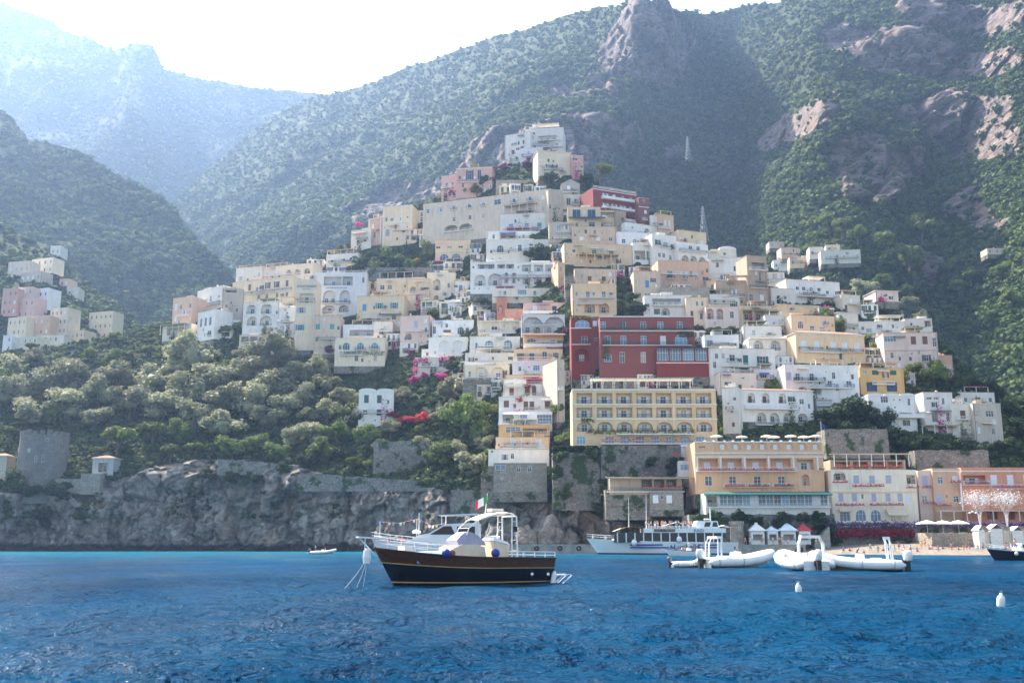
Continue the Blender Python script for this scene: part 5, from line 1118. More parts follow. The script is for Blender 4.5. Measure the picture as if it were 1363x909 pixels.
H('hotel', 'long cream house row with small dark windows climbing toward the lettered hotel', 303, 392, 372, 408, 'cream', rows=[('w', 381, 8, 4, [329, 356, 369, 384], {'sc': 'b'}), ('p', 395, 6, 4, [343, 355, 370, 384]), ('p', 384, 5, 3, [340])], ex=[('cor', 303, 392, 391)], r=-22, land='the long cream row')
H('hotel', 'upper cream terrace house with arches under the garden pergola', 345, 420, 353, 378, 'cream', rows=[('L', 363, 7, 8, [384, 396, 410], {}), ('p', 366, 4, 3, [360, 370])], ex=[('tper', 350, 380, 349, 'reed')], r=-18)
H('house', 'low cream house with a reed pergola high on the left shoulder', 312, 350, 356, 380, 'offwhite', rows=[('p', 374, 7, 3, [329])], ex=[('tper', 316, 346, 353, 'reed')], r=-15)
H('house', 'white stepped house with dormer balconies on the left shoulder', 256, 300, 384, 412, 'white', rows=[('p', 400, 8, 3, [266, 273, 288]), ('p', 398, 8, 3, [280])], ex=[('bal', 258, 299, 407, 'i', 1.2)], r=-38, d=10, land='the stepped left house')
H('house', 'grey concrete wing behind the stepped house with open top floor', 294, 320, 384, 440, 'greybeige', rows=[('O', 387, 5, 14, [305], {'n': 2}), ('p', 408, 4, 3, [300])], r=10, d=8)
H('house', 'white sunroom house with three tall arched windows on the left shoulder', 258, 288, 414, 452, 'white', rows=[('a', 428, 12, 4, [264, 272, 280])], r=-38, d=9, dY=-3, land='the sunroom house')
H('house', 'plain peach cube house at the far left end of the town', 226, 256, 396, 436, 'peach', rows=[('p', 408, 8, 3, [231]), ('p', 424, 6, 3, [231])], r=-25, d=9, land='the plain peach cube')
H('house', 'low veranda house with thin white posts below the peach cube', 213, 256, 432, 452, 'offwhite', rows=[('O', 441, 9, 28, [234], {'n': 3, 'dep': 2})], ex=[('perg', 214, 250, 433, 446, 'reed', 2)], r=-20, dY=-2)
H('kiosk', 'tiny white garden hut in the greenery under the left arcades', 310, 319, 426, 440, 'white', rows=[('p', 432, 7, 3, [312, 316])], cat='hut', d=3, small=True)
H('house', 'white terrace pergola house with dark openings below the left arcades', 318, 362, 446, 464, 'offwhite', rows=[('O', 452, 8, 10, [325, 337, 349], {'dep': 2})], dY=-3, par=.4)
# --- waterfront
XO = [944, 976, 1009, 1041]
H('hotel', 'orange waterfront hotel with arcaded frieze and white shutters under a parasol terrace', 927, 1098, 588, 655, 'orange', rows=[('O', 618, 15, 27, XO, {'dep': 1.6, 'st': 'c', 'sc': 'w', 'rail': 0}), ('O', 618, 14, 22, [1074], {'dep': 1.6, 'st': 'w', 'rail': 0}), ('p', 640, 13, 10, XO, {'sc': 'w'}), ('L', 639, 15, 10, [1073], {'dep': .8, 'rail': 0})] + [('L', 594, 9, 13.5, rng(964, 1088, 8), {'dep': .25, 'rail': 0, 'st': 'c'})],
  ex=[('cor', 927, 1098, 588), ('cor', 927, 1098, 603), ('cor', 927, 1098, 608)] + [('pil', x, 608, 626) for x in (930, 961, 993, 1025, 1058, 1090)] + [('bal', 928, 1060, 627, 'w', 1.4), ('flow', 930, 1058, 627), ('flow', 1090, 1097, 626), ('bal', 963, 992, 648, 'w', 1.2), ('bal', 995, 1024, 648, 'w', 1.2), ('bal', 1028, 1057, 648, 'w', 1.2), ('flow', 964, 991, 648), ('flow', 996, 1023, 648), ('flow', 1029, 1056, 648), ('sign', 937, 595, 2.2, 'HOTEL'), ('rail', 'i')], cat='hotel', land='the orange hotel', Y=258, d=15, ext=4, par=.3, clutter=False)
H('veranda_house', 'long glazed restaurant veranda with a green awning below the orange hotel', 940, 1105, 656, 688, 'white', rows=[('p', 666, 14, 9.6, rng(964, 1098, 14), {'g': 'b'}), ('O', 667, 14, 14, [949], {'dep': 3})], ex=[('awn', 936, 1106, 654, 'green', 4, 2.2), ('cor', 940, 1105, 678)] + [('bal', 938, 1106, 675, 'w', .8)], cat='restaurant', Y=251, d=8, ext=.5, land='the glazed veranda', par=.2, clutter=False)
H('hotel', 'cream waterfront hotel with small flower boxes and a shop awning', 1110, 1224, 625, 702, 'paleyellow', rows=[('c', 638, 11, 7, [1144, 1165, 1187], {'sc': 'l'}), ('L', 633, 12, 16, [1122], {'dep': 1.5}), ('O', 638, 12, 12, [1217], {'dep': 1.5}), ('c', 662, 11, 6.5, [1122, 1140, 1166, 1185, 1201], {'sc': 'l'}), ('p', 661, 6, 3, [1151]), ('p', 664, 12, 5, [1212]), ('a', 686, 15, 14, [1126, 1147, 1167], {'g': 'b'})], ex=[('flow', 1110, 1130, 643), ('flow', 1136, 1178, 648), ('flow', 1208, 1224, 650), ('flow', 1112, 1150, 673), ('flow', 1158, 1202, 673), ('awn', 1180, 1206, 677, 'beige', 8, 2.2), ('awn', 1118, 1134, 677, 'beige', 3, 1.2), ('cor', 1110, 1224, 655, 'paleyellow')], cat='hotel', Y=256, d=12, land='the cream waterfront hotel', clutter=False, ext=3)
H('restaurant', 'dark open roof restaurant with a grey reed canopy on the cream hotel', 1106, 1206, 612, 628, 'greybeige', rows=[('O', 618, 10, 20, [1122, 1146, 1170, 1192], {'dep': 3, 'rail': 0})], ex=[('perg', 1106, 1204, 606, 622, 'reed', 3.5), ('flow', 1110, 1200, 622)], cat='restaurant', Y=266, d=8, par=.3, clutter=False)
H('house', 'narrow pale violet house between the cream and peach waterfront fronts', 1226, 1246, 626, 690, 'palepink', rows=[('c', 640, 14, 8, [1235], {'sc': 'l'}), ('p', 664, 10, 8, [1233])], ex=[('flow', 1228, 1242, 650), ('flow', 1228, 1245, 671)], Y=258, clutter=False, ext=3)
H('house', 'peach waterfront house with white corner strip and pale windows', 1246, 1285, 623, 692, 'peach', rows=[('p', 639, 10, 7, [1256], {'g': 'b'}), ('c', 638, 10, 9, [1276], {'sc': 'w'}), ('c', 664, 12, 9, [1252], {'sc': 'l'}), ('p', 664, 9, 7, [1275], {'g': 'b'}), ('p', 661, 5, 3, [1263])], ex=[('flow', 1266, 1280, 643), ('cor', 1246, 1285, 627), ('flow', 1244, 1266, 674)], Y=257, land='the peach waterfront house', clutter=False, ext=3)
H('hotel', 'deep orange waterfront house with purple flowered balconies at the right edge', 1285, 1400, 622, 694, 'deeporange', rows=[('O', 638, 11, 30, [1302], {'dep': 1.4, 'st': 'w'}), ('c', 639, 14, 9, [1328, 1350, 1372], {'sc': 'w'}), ('p', 666, 10, 6, [1312, 1344, 1375]), ('O', 686, 10, 14, [1322, 1345, 1370], {'dep': 2, 'rail': 0})], ex=[('bal', 1286, 1320, 645, 'w', 1.2), ('flow', 1287, 1319, 645, 'magenta'), ('bal', 1321, 1399, 650, 'w', 1.2), ('flow', 1322, 1398, 650, 'magenta'), ('cor', 1285, 1400, 627), ('pil', 1283, 627, 680), ('perg', 1246, 1400, 681, 696, 'beige', 3.5)], cat='hotel', Y=256, d=12, land='the deep orange house', clutter=False, ext=3)
H('house', 'white kitchen hut with pale door squeezed against the orange hotel', 909, 927, 592, 612, 'bluewhite', rows=[('c', 602, 12, 6, [914], {'sc': 'w'}), ('p', 602, 6, 3, [922])], ex=[('flow', 894, 908, 607), ('awn', 906, 928, 592, 'white', 1, 1)], Y=272, d=6, clutter=False)
H('house', 'low white hut with a wide pale window under the kitchen hut', 904, 926, 613, 632, 'bluewhite', rows=[('p', 622, 8, 14, [913], {'g': 'b', 'm': 2})], Y=268, d=6, clutter=False)
H('restaurant', 'low shaded terrace bar with a reed roof and red flowers on the cliff', 812, 908, 636, 656, 'brown', rows=[('O', 643, 12, 14, [861, 878, 894], {'dep': 3, 'rail': 0})], ex=[('awn', 806, 930, 635, 'reed', 1, 2.2), ('flow', 854, 908, 650), ('bal', 808, 910, 654, 'i', 1.4)], Y=262, d=6, cat='bar', land='the terrace bar', clutter=False, par=.2)
H('house', 'stone lower building with two pale blue doors beneath the terrace bar', 866, 910, 655, 676, 'stone', rows=[('c', 664, 11, 7, [873, 891], {'sc': 'w'}), ('p', 662, 5, 4, [882])], Y=260, d=5, clutter=False, ext=2)

# --- the village far to the left, on the lower spur
FARV = [
 (8, 40, 348, 366, 'beige', 'grey beige house on top of the far left village'), (38, 72, 344, 364, 'cream', 'cream gallery house with roof terrace in the far left village'),
 (66, 80, 327, 341, 'white', 'lone white house with three openings high above the far left village'), (24, 56, 362, 376, 'greybeige', 'long grey terrace house in the middle of the far left village'),
 (0, 22, 384, 420, 'pink', 'tall faded pink tenement at the edge of the far left village'), (20, 42, 382, 416, 'palepink', 'pale pink tenement with blue shutters in the far left village'),
 (40, 64, 384, 412, 'bluewhite', 'bluish house with flat eaves in the far left village'), (56, 66, 392, 410, 'pink', 'slim pink house with a blue door in the far left village'),
 (6, 36, 422, 448, 'cream', 'sunlit cream block low in the far left village'), (34, 66, 420, 448, 'peach', 'peach house with a row of windows low in the far left village'),
 (62, 90, 410, 446, 'beige', 'tall beige house beside the rock in the far left village'), (0, 14, 446, 480, 'bluewhite', 'white blue shaded house at the lower edge of the far left village'),
 (14, 50, 448, 470, 'offwhite', 'gabled white house under the peach one in the far left village'), (48, 84, 446, 466, 'offwhite', 'long low white house in the far left village'),
 (84, 112, 440, 464, 'cream', 'cream house with brown flat roof under the rock'), (114, 150, 415, 452, 'paleyellow', 'large pale yellow house with balconies standing apart beyond the rock'),
 (78, 92, 371, 382, 'peach', 'small peach house on the crest above the rock'), (88, 104, 382, 396, 'offwhite', 'small white house on the crest below the peach one'),
 (0, 20, 470, 490, 'white', 'white cube with two blue windows in front of the far village'), (34, 60, 466, 486, 'offwhite', 'white house with brown side behind the umbrella pine'),
 (0, 22, 484, 500, 'bluewhite', 'lowest white blue house of the far left village'), (20, 46, 396, 424, 'pink', 'pink arcade house under the tenements'), (124, 156, 448, 462, 'offwhite', 'low white outbuilding under the large pale yellow house')]
for x0, x1, yt, yb, c, lb in FARV:
    n = max(2, int((x1 - x0) / 7)); nr = max(1, int((yb - yt) / 10)); xs_ = rng(x0 + 4, x1 - 4, n); hh = (yb - yt) / nr
    Yv = (low.depth((x0 + x1) / 2, yb) if yb < 470 else 452) - 3
    H('house', lb, x0, x1, yt, yb, c, rows=[('p', yt + hh * (k + .55), min(4.5, hh * .5), 2.6, xs_) for k in range(nr)], Y=Yv, r=rnd.uniform(-22, 4), d=9, small=True, group='houses of the far left village')
# --- hamlet high on the right
for x0, x1, yt, yb, c, lb in [(1078, 1096, 329, 344, 'offwhite', 'white house at the top of the right hamlet'), (1094, 1145, 333, 350, 'offwhite', 'long white terrace house of the right hamlet'), (1100, 1118, 326, 336, 'beige', 'small beige house behind the right hamlet terrace'),
                              (1052, 1082, 342, 356, 'cream', 'cream house with terraces on the slope of the right hamlet'), (1040, 1066, 330, 344, 'palepink', 'pinkish house at the shaded side of the right hamlet'), (1030, 1052, 346, 360, 'bluewhite', 'bluish house lowest in the right hamlet'),
                              (1024, 1044, 322, 330, 'palepink', 'tiny pink hut in the dark wood left of the right hamlet'), (1314, 1352, 331, 338, 'beige', 'long low beige house alone in the dark wood at the right')]:
    n = max(2, int((x1 - x0) / 8)); Yv = main.depth((x0 + x1) / 2, yb) - 6
    H('house', lb, x0, x1, yt, yb, c, rows=[('p', yt + (yb - yt) * .5, 4, 2.6, rng(x0 + 4, x1 - 4, n))], Y=Yv, r=rnd.uniform(-10, 10), d=9, group='houses of the right hamlet')

# --- infill: smaller houses packed between the ones above
def infill():
    TOWN = [(218, 440), (255, 398), (330, 366), (420, 352), (480, 330), (545, 292), (600, 262), (690, 243), (775, 246), (870, 288), (945, 336), (1025, 354), (1060, 378), (1150, 408), (1245, 452), (1262, 490), (1205, 515), (1090, 530), (1085, 512), (960, 505), (955, 515), (760, 515), (750, 590), (735, 560), (615, 510), (600, 475), (540, 465), (520, 450), (440, 470), (390, 455), (300, 446)]
    GREEN = [[(480, 326), (578, 322), (578, 366), (470, 366)], [(648, 222), (745, 222), (745, 252), (648, 252)], [(824, 352), (846, 352), (846, 420), (824, 420)], [(930, 428), (982, 432), (982, 446), (930, 448)], [(742, 430), (760, 430), (760, 590), (742, 590)]]
    rr = random.Random(21); S = 2; g = {}
    def cov(x0, x1, y0, y1):
        n = k = 0
        for x in np.arange(x0 + 1, x1, 3.0):
            for y in np.arange(y0 + 1, y1, 3.0):
                n += 1; k += any(a < x < c and t < y < bb for a, c, t, bb in RECTS)
        return k / max(1, n)
    made = []; big = [l for l in LAND]
    for it in range(4200):
        if len(made) > 120: break
        y = 255 + (it / 4200) * 300 + rr.uniform(-6, 6); x = rr.uniform(222, 1260)
        if not inpoly(np.array([x]), np.array([y]), TOWN)[0] or any(inpoly(np.array([x]), np.array([y]), q)[0] for q in GREEN): continue
        w_, h_ = rr.uniform(12, 27), rr.uniform(11, 19)
        if cov(x - w_ / 2, x + w_ / 2, y - h_ / 2, y + h_ / 2) > .42: continue
        made.append((x, y, w_, h_)); RECTS.append((x - w_ / 2, x + w_ / 2, y - h_ / 2, y + h_ / 2))
    del RECTS[-len(made):]
    names = {}
    for x, y, w_, h_ in made:
        col = rr.choice(['white', 'white', 'offwhite', 'offwhite', 'cream', 'paleyellow', 'bluewhite', 'palepink', 'beige', 'cream']); nm = {'offwhite': 'off white', 'paleyellow': 'pale yellow', 'bluewhite': 'bluish white', 'palepink': 'pale pink'}.get(col, col)
        best = min(big, key=lambda q: math.hypot(x - q[1], y - q[2])); dx, dy = x - best[1], y - best[2]
        rel = ('left of' if dx < 0 else 'right of') if abs(dx) > best[3] else ('above' if dy < 0 else 'below')
        shp = 'wide' if w_ > 24 else 'narrow' if w_ < 19 else 'small'; kind = rr.choice(('arches', 'balcony', 'plain', 'loggia')); des = {'arches': 'arched', 'balcony': 'balconied', 'plain': 'shuttered', 'loggia': 'verandaed'}[kind]
        lb = f'{shp} {nm} {des} house {rel} {best[0]}'; names[lb] = names.get(lb, 0) + 1
        if names[lb] > 1: lb = lb + (', lower one' if names[lb] == 2 else ', third lowest one' if names[lb] == 3 else ', lowest one')
        n = max(2, int(w_ / 7)); xs_ = rng(x - w_ / 2 + 4, x + w_ / 2 - 4, n); t, m = y - h_ / 2, h_
        up = ('w', t + m * .30, 6.5, 3.6, xs_, {'sc': rr.choice('gbnlw')}); lo = {'arches': ('L', t + m * .72, 8, 6, xs_), 'balcony': ('b', t + m * .74, 7, 3.6, xs_), 'plain': ('w', t + m * .75, 6, 3.6, xs_), 'loggia': ('O', t + m * .74, 7, w_ * .7, [x], {'n': 2})}[kind]
        H('house', lb, x - w_ / 2, x + w_ / 2, t, y + h_ / 2 + 3, col, rr.choice('fffffvT' if w_ > 17 else 'f'), rows=[up, lo], r=rr.uniform(-12, 12), group='small houses packed on the town hill', dY=.6)
infill()
# ================================================================== VEGETATION
M_FOREST = scrubmat('forest_leaves', (0.022, 0.042, 0.016), (0.060, 0.105, 0.028), (0.13, 0.17, 0.045))
M_UNDER = scrubmat('undergrowth_leaves', (0.026, 0.045, 0.018), (0.06, 0.092, 0.032), (0.125, 0.15, 0.06))
def forest(name, sh, n, px0, px1, rmin, rmax, leaves, seed, keep=None, lab=None, ymax=None, sparse=0.12, rockmask=None):
    rs = np.random.RandomState(seed); px = rs.uniform(px0, px1, n * 2); t = rs.uniform(0.0, 1.0, n * 2)
    b = np.interp(px, sh.px, sh.bot); r_ = np.interp(px, sh.px, sh.rid); py = b + (r_ - b) * t
    ok = np.ones(len(px), bool)
    if keep is not None: ok &= keep(px, py)
    if rockmask is not None:
        i = np.clip(np.interp(px, sh.px, np.arange(len(sh.px))).astype(int), 0, len(sh.px) - 1); k = (t * (len(sh.t) - 1)).astype(int)
        ok &= (rockmask[i, k] < 0.5) | (rs.rand(len(px)) < sparse)
    px, t = px[ok][:n], t[ok][:n]; c = sh.sample(px, t)
    rad = rmin + (rmax - rmin) * rs.rand(len(px)) ** 2.2
    c[:, 2] += rad * 0.35; c[:, 1] -= rad * .2
    o = scrub(name, c, rad, M_FOREST, seed, leaves); tag(o, lab, 'woodland', kind='stuff'); return o
vis = lambda px, py: py < np.interp(px, hill.px, hill.rid) + 45
forest('mountain_forest', main, 40000, 190, 1470, 1.1, 4.4, 18, 3, keep=vis, rockmask=rkm, lab='dense scrub and oak wood covering the mountain behind the town')
forest('far_forest', far, 10000, -150, 560, 3.0, 7.5, 12, 4, keep=lambda x, y: y < 420, rockmask=(rockf > .55).astype(float), sparse=.2, lab='hazy wood on the far left mountain')
forest('spur_forest', spur, 7500, -250, 370, 2.0, 4.6, 16, 5, keep=lambda x, y: y < 500, rockmask=(rocks > .5).astype(float), sparse=.2, lab='dark wood on the shaded left spur')
forest('village_hill_forest', low, 3200, -250, 260, 1.2, 3.4, 22, 6, keep=lambda x, y: y < 500, rockmask=(rockl > .5).astype(float), sparse=.2, lab='green scrub round the far left village')

def inside_house(c, grow=0.6):
    m = np.zeros(len(c), bool)
    for bx, by, bz, r, w, d, h in HOUSES:
        dx, dy = c[:, 0] - bx, c[:, 1] - by
        lx = dx * math.cos(r) + dy * math.sin(r); ly = -dx * math.sin(r) + dy * math.cos(r)
        m |= (np.abs(lx) < w / 2 + grow * .6) & (ly > -grow * 1.8) & (ly < d + .3) & (c[:, 2] < bz + h + 1.5)
    return m
def undergrowth():
    rs = np.random.RandomState(11); n = 52000
    px = rs.uniform(-160, 1520, n); t = rs.uniform(0, 1, n)
    b = np.interp(px, hill.px, hill.bot); r_ = np.interp(px, hill.px, hill.rid); py = b + (r_ - b) * t
    i = np.clip(np.interp(px, hill.px, np.arange(len(hill.px))).astype(int), 0, len(hill.px) - 1); k = (t * (len(hill.t) - 1)).astype(int)
    ck = hill.cliff[i, k]; c = hill.sample(px, t)
    clump = fbm(c, 9, 3, off=77)
    ok = (ck < .5) | ((clump > .22) & (py < 690) & (rs.rand(n) < .8)); ok &= (py < 706)
    c, py, ck = c[ok], py[ok], ck[ok]; rad = .55 + 1.25 * rs.rand(len(c)) ** 2; rad[ck > .5] *= .7
    ok = ~inside_house(c); c, rad = c[ok], rad[ok]
    c[:, 2] += rad * .3
    tag(scrub('undergrowth', c, rad, M_UNDER, 12, 20), 'low green scrub filling the slopes between the houses', 'scrub', kind='stuff')
undergrowth()

# ---- single trees
def crown_mesh(kind, seed):
    rs = np.random.RandomState(seed); lobes = []
    if kind == 'pine':
        for _ in range(9):
            a = rs.rand() * 6.28; q = rs.rand() ** .5 * .68; lobes.append((q * math.cos(a), q * math.sin(a), .12 + .22 * rs.rand() - q * .25, .38, .22))
        n, sz = 1300, .085
    elif kind == 'cypress':
        for k in range(9): z = -1 + 2 * k / 8; w_ = .30 * (1 - abs(z + .25) ** 2 * .55); lobes.append((rs.normal() * .03, rs.normal() * .03, z, max(.06, w_), .3))
        n, sz = 1100, .06
    else:
        for _ in range(11 if kind != 'shrub' else 6):
            d = rs.normal(size=3); d /= np.linalg.norm(d); q = .25 + .55 * rs.rand(); s = .26 + .26 * rs.rand()
            lobes.append((d[0] * q * 1.15, d[1] * q * 1.15, d[2] * q * .85 - .05, s, s * (.8 + .35 * rs.rand())))
        n, sz = 1800, .07
    C = []; Nn = []
    per = n // len(lobes)
    for x, y, z, s, sh in lobes:
        d = rs.normal(size=(per, 3)); d /= np.linalg.norm(d, axis=1)[:, None]; d[:, 2] = np.where(d[:, 2] < -.4, -d[:, 2], d[:, 2])
        q = (.72 + .38 * rs.rand(per, 1)); C.append(np.array([x, y, z]) + d * q * np.array([s, s, sh])); Nn.append(d)
    c = np.concatenate(C); d = np.concatenate(Nn)
    # leave gaps: drop leaves where a coarse noise is low
    keep = fbm(c, .32, 2, off=seed) > -.28; c, d = c[keep], d[keep]; m = len(c)
    nr = d + .75 * rs.normal(size=d.shape); nr /= np.linalg.norm(nr, axis=1)[:, None]
    a = np.cross(nr, rs.normal(size=d.shape)); a /= np.linalg.norm(a, axis=1)[:, None]; b = np.cross(nr, a); s = sz * (.55 + .9 * rs.rand(m, 1))
    q = np.stack([c - a * s, c + b * s * .75, c + a * s, c - b * s * .75], 1).reshape(-1, 3); V = [q]
    k = np.arange(m) * 4; T = [np.stack([k, k + 1, k + 2], 1), np.stack([k, k + 2, k + 3], 1)]; o = 4 * m
    for x, y, z, s_, sh in lobes:
        V.append(ICO_V * np.array([s_, s_, sh]) * (.62 + .15 * rs.rand(12, 1)) + np.array([x, y, z])); T.append(ICO_F + o); o += 12
    return np.concatenate(V), np.concatenate(T)
CROWN = {}
M_BARK = plain('bark', (0.12, 0.09, 0.065), .95, var=.3, scale=4)
def crown(kind, v):
    shape = {'pine': 'pine', 'cypress': 'cypress'}.get(kind, 'round'); key = (kind, v)
    if key not in CROWN:
        V, T = crown_mesh(shape, 40 + v * 7 + len(kind)); CROWN[key] = np_mesh('crown', V, T, LM(kind))
    return CROWN[key]
def trunk_mesh(kind):
    def f():
        b = MB()
        if kind == 'pine':
            b.tube([(0, 0, -2.1), (.04, 0, -1.2), (.0, .03, -.5), (0, 0, .1)], [.09, .075, .06, .04], 7)
            for a in (0.4, 2.3, 4.4): b.tube([(0, .02, -.6), (.25 * math.cos(a), .25 * math.sin(a), -.25), (.5 * math.cos(a), .5 * math.sin(a), .05)], [.045, .035, .02], 5)
        else:
            b.tube([(0, 0, -1.5), (.05, .02, -1.0), (.02, 0, -.5), (0, 0, 0)], [.11, .085, .07, .04], 7)
            for a in (0.2, 2.2, 4.2): b.tube([(.02, 0, -.7), (.22 * math.cos(a), .22 * math.sin(a), -.35), (.4 * math.cos(a), .4 * math.sin(a), 0)], [.05, .04, .02], 5)
        return b.mesh('trunk', M_BARK)
    return cached(('trunk', kind), f)
KN = {'olive': ('olive_tree', 'silvery olive tree', 'tree'), 'broad': ('broadleaf_tree', 'round green tree', 'tree'), 'dark': ('evergreen_shrub', 'dark evergreen bush', 'bush'), 'pine': ('umbrella_pine', 'flat topped pine', 'tree'), 'lime': ('leafy_tree', 'bright yellow green tree', 'tree'),
      'cypress': ('cypress_tree', 'slim dark cypress', 'tree'), 'magenta': ('bougainvillea_bush', 'magenta bougainvillea', 'flowering bush'), 'red': ('bougainvillea_bush', 'red bougainvillea', 'flowering bush'), 'gold': ('flowering_tree', 'yellow flowering bush', 'flowering bush'), 'purple': ('bougainvillea_bush', 'dark purple bougainvillea', 'flowering bush')}
TREES = []
def T(kind, px, py, r, sheet=None, sy=1.0):
    sh = sheet or hill; Y = sh.depth(px, py + r * .8) - 1.0
    if 735 < px < 912 and 596 < py < 696: Y = min(Y, 272.5)
    if 915 < px < 1112 and 680 < py < 720: Y = 249
    R_ = r * Y / F
    cx, cyy, cz = P(px, py, Y)
    low_ = {'pine': 2.1, 'cypress': 1.0}.get(kind, 1.5 if r > 9 else 1.0)
    nm, ad, cat = KN[kind]
    base = cz - low_ * R_ * (1 if kind != 'cypress' else sy)
    t = empty(nm, (cx, cyy - R_ * .2, base), rnd.random() * 6.28); tag(t, None, cat, {'tree': 'trees on the slopes', 'bush': 'evergreen bushes between the houses', 'flowering bush': 'flowering bushes in the gardens'}[cat])
    v = rnd.randrange(4); s = R_
    c = put('crown', crown(kind, v), t, (0, 0, cz - base)); c.scale = (s * rnd.uniform(.95, 1.2), s * rnd.uniform(.95, 1.2), s * sy * rnd.uniform(.85, 1.05)) if kind != 'cypress' else (s * 1.1, s * 1.1, s * sy)
    if kind not in ('dark', 'magenta', 'red', 'purple', 'gold'):
        k = put('trunk', trunk_mesh('pine' if kind == 'pine' else 'x'), t, (0, 0, cz - base)); k.scale = (s, s, s)
    TREES.append((t, kind, ad, px, py, r))
OL = """18 488 13 50 478 12 22 520 17 62 512 17 40 548 16 100 500 17 96 536 18 135 522 16 128 555 13 160 500 18 178 530 18 205 505 19 232 492 14 214 538 18 248 522 17 255 470 21 262 550 16 282 505 19 290 535 17 300 565 19 318 500 17
 335 528 18 352 556 13 345 490 15 368 470 20 372 512 16 380 540 14 392 580 11 404 528 13 412 552 9 420 575 12 436 545 11 438 512 12 424 492 12 396 494 13 452 528 10 467 530 8 330 470 10 276 470 12 534 526 10 599 520 13 586 552 10 520 567 8 629 617 13 604 540 8 560 590 8 610 600 9 645 590 9 1205 410 11 1225 424 9 1150 384 11 1186 410 9"""
BR = """8 508 14 75 548 14 150 478 12 300 490 12 240 575 14 310 595 14 340 590 12 370 600 12 430 598 13 450 575 13 460 550 12 617 552 22 592 603 15 491 578 12 505 596 10 530 596 10 640 575 12 575 610 9 655 628 9 530 345 8 515 338 8 545 352 7 500 352 8 575 356 6 1095 424 10 1115 436 9 1128 428 8 1172 375 9 1160 398 9 1200 392 10 1030 516 9 1240 498 14 1215 448 8 655 385 7 637 393 7 745 545 10 752 585 10 648 610 9 630 405 7 1075 378 7 1225 300 15 1208 340 12 1180 318 10 1245 330 11 1275 380 9 1290 365 9 1262 352 8 1330 360 9 1345 395 10 1318 420 8 1120 300 10 1100 292 9 1140 310 9"""
DK = """930 692 8 985 690 9 1010 694 7 1040 692 9 1068 690 8 1095 700 10 1105 712 9 1088 688 7 806 640 8 731 239 9 645 243 8 782 240 8 718 336 10 706 337 8 731 337 8 965 440 11 945 442 7 1055 520 9 1107 556 15 1132 548 18 1158 552 16 1176 562 11 1120 572 10 1148 574 10 1262 508 15 1290 514 14 1315 520 13 1345 540 15 1352 570 15 1340 595 12 1205 588 12 1228 590 10 1280 594 10 1312 600 11 1190 578 10 1360 600 12 840 398 8 848 412 9 835 376 7 842 385 6 800 497 8 823 495 7 880 497 8 900 496 8 790 600 12 745 605 9 770 594 10 540 335 7 480 346 8 495 340 7 520 352 7 609 480 10 605 490 9 560 540 8 470 560 10 455 600 10 410 610 10 380 622 8 85 660 9 45 650 12 110 690 10 60 690 12 25 640 12 340 632 9 310 636 9 280 630 8 720 645 7 750 655 8 830 655 7 850 690 9 800 672 9 880 690 8 900 612 8 893 625 8 950 688 8 865 615 7 740 630 9 735 655 8"""
PI = """160 582 26 205 574 21 228 600 15 262 596 13 285 594 10 798 229 16 469 613 10 490 618 10 108 628 8 105 568 8 15 575 14 128 600 9 42 462 9 28 566 9"""
LI = """646 549 14 568 334 11 635 252 8 618 258 6 557 572 6 1172 464 12 1220 494 14 1200 502 10 1262 594 5 1268 623 5 300 441 9 317 436 8 352 444 6 345 384 0 740 488 5 215 470 8 196 462 9 172 474 8 150 452 8 120 470 9 90 482 8 235 452 7 600 438 6 575 415 8 665 372 6 1155 452 8 1330 590 5 1078 410 5"""
for txt, k in ((OL, 'olive'), (BR, 'broad'), (DK, 'dark'), (PI, 'pine'), (LI, 'lime')):
    v = [float(x) for x in txt.split()]
    for i in range(0, len(v), 3):
        if v[i + 2] <= 0: continue
        on_mtn = v[i + 1] < np.interp(v[i], hill.px, hill.rid) + 2 and v[i] > 850
        T(k, v[i], v[i + 1], v[i + 2] * (1.55 if k == 'olive' else 1.35 if k in ('broad', 'dark') else 1.15), main if on_mtn else None, rnd.uniform(.85, 1.25))
for px, py, r, sy in ((427, 452, 9, 2.0), (610, 330, 3, 2.0), (541, 325, 3, 2.2), (570, 318, 3, 2.0), (900, 440, 4, 1.6), (762, 440, 3, 2.0)): T('cypress', px, py, r, None, sy)
for k, l in (('magenta', [(550, 506, 8), (590, 501, 8), (566, 500, 6), (603, 258, 6), (245, 441, 7), (268, 440, 5), (478, 300, 5), (752, 385, 5)]), ('red', [(546, 557, 11), (526, 551, 8), (566, 555, 9), (535, 560, 8)]), ('purple', [(523, 447, 9), (516, 455, 7), (660, 226, 7), (672, 222, 7), (700, 218, 9), (717, 217, 8), (441, 465, 8), (755, 440, 7), (757, 462, 6)]), ('gold', [(554, 346, 6), (738, 500, 4)])):
    for px, py, r in l: T(k, px, py, r)

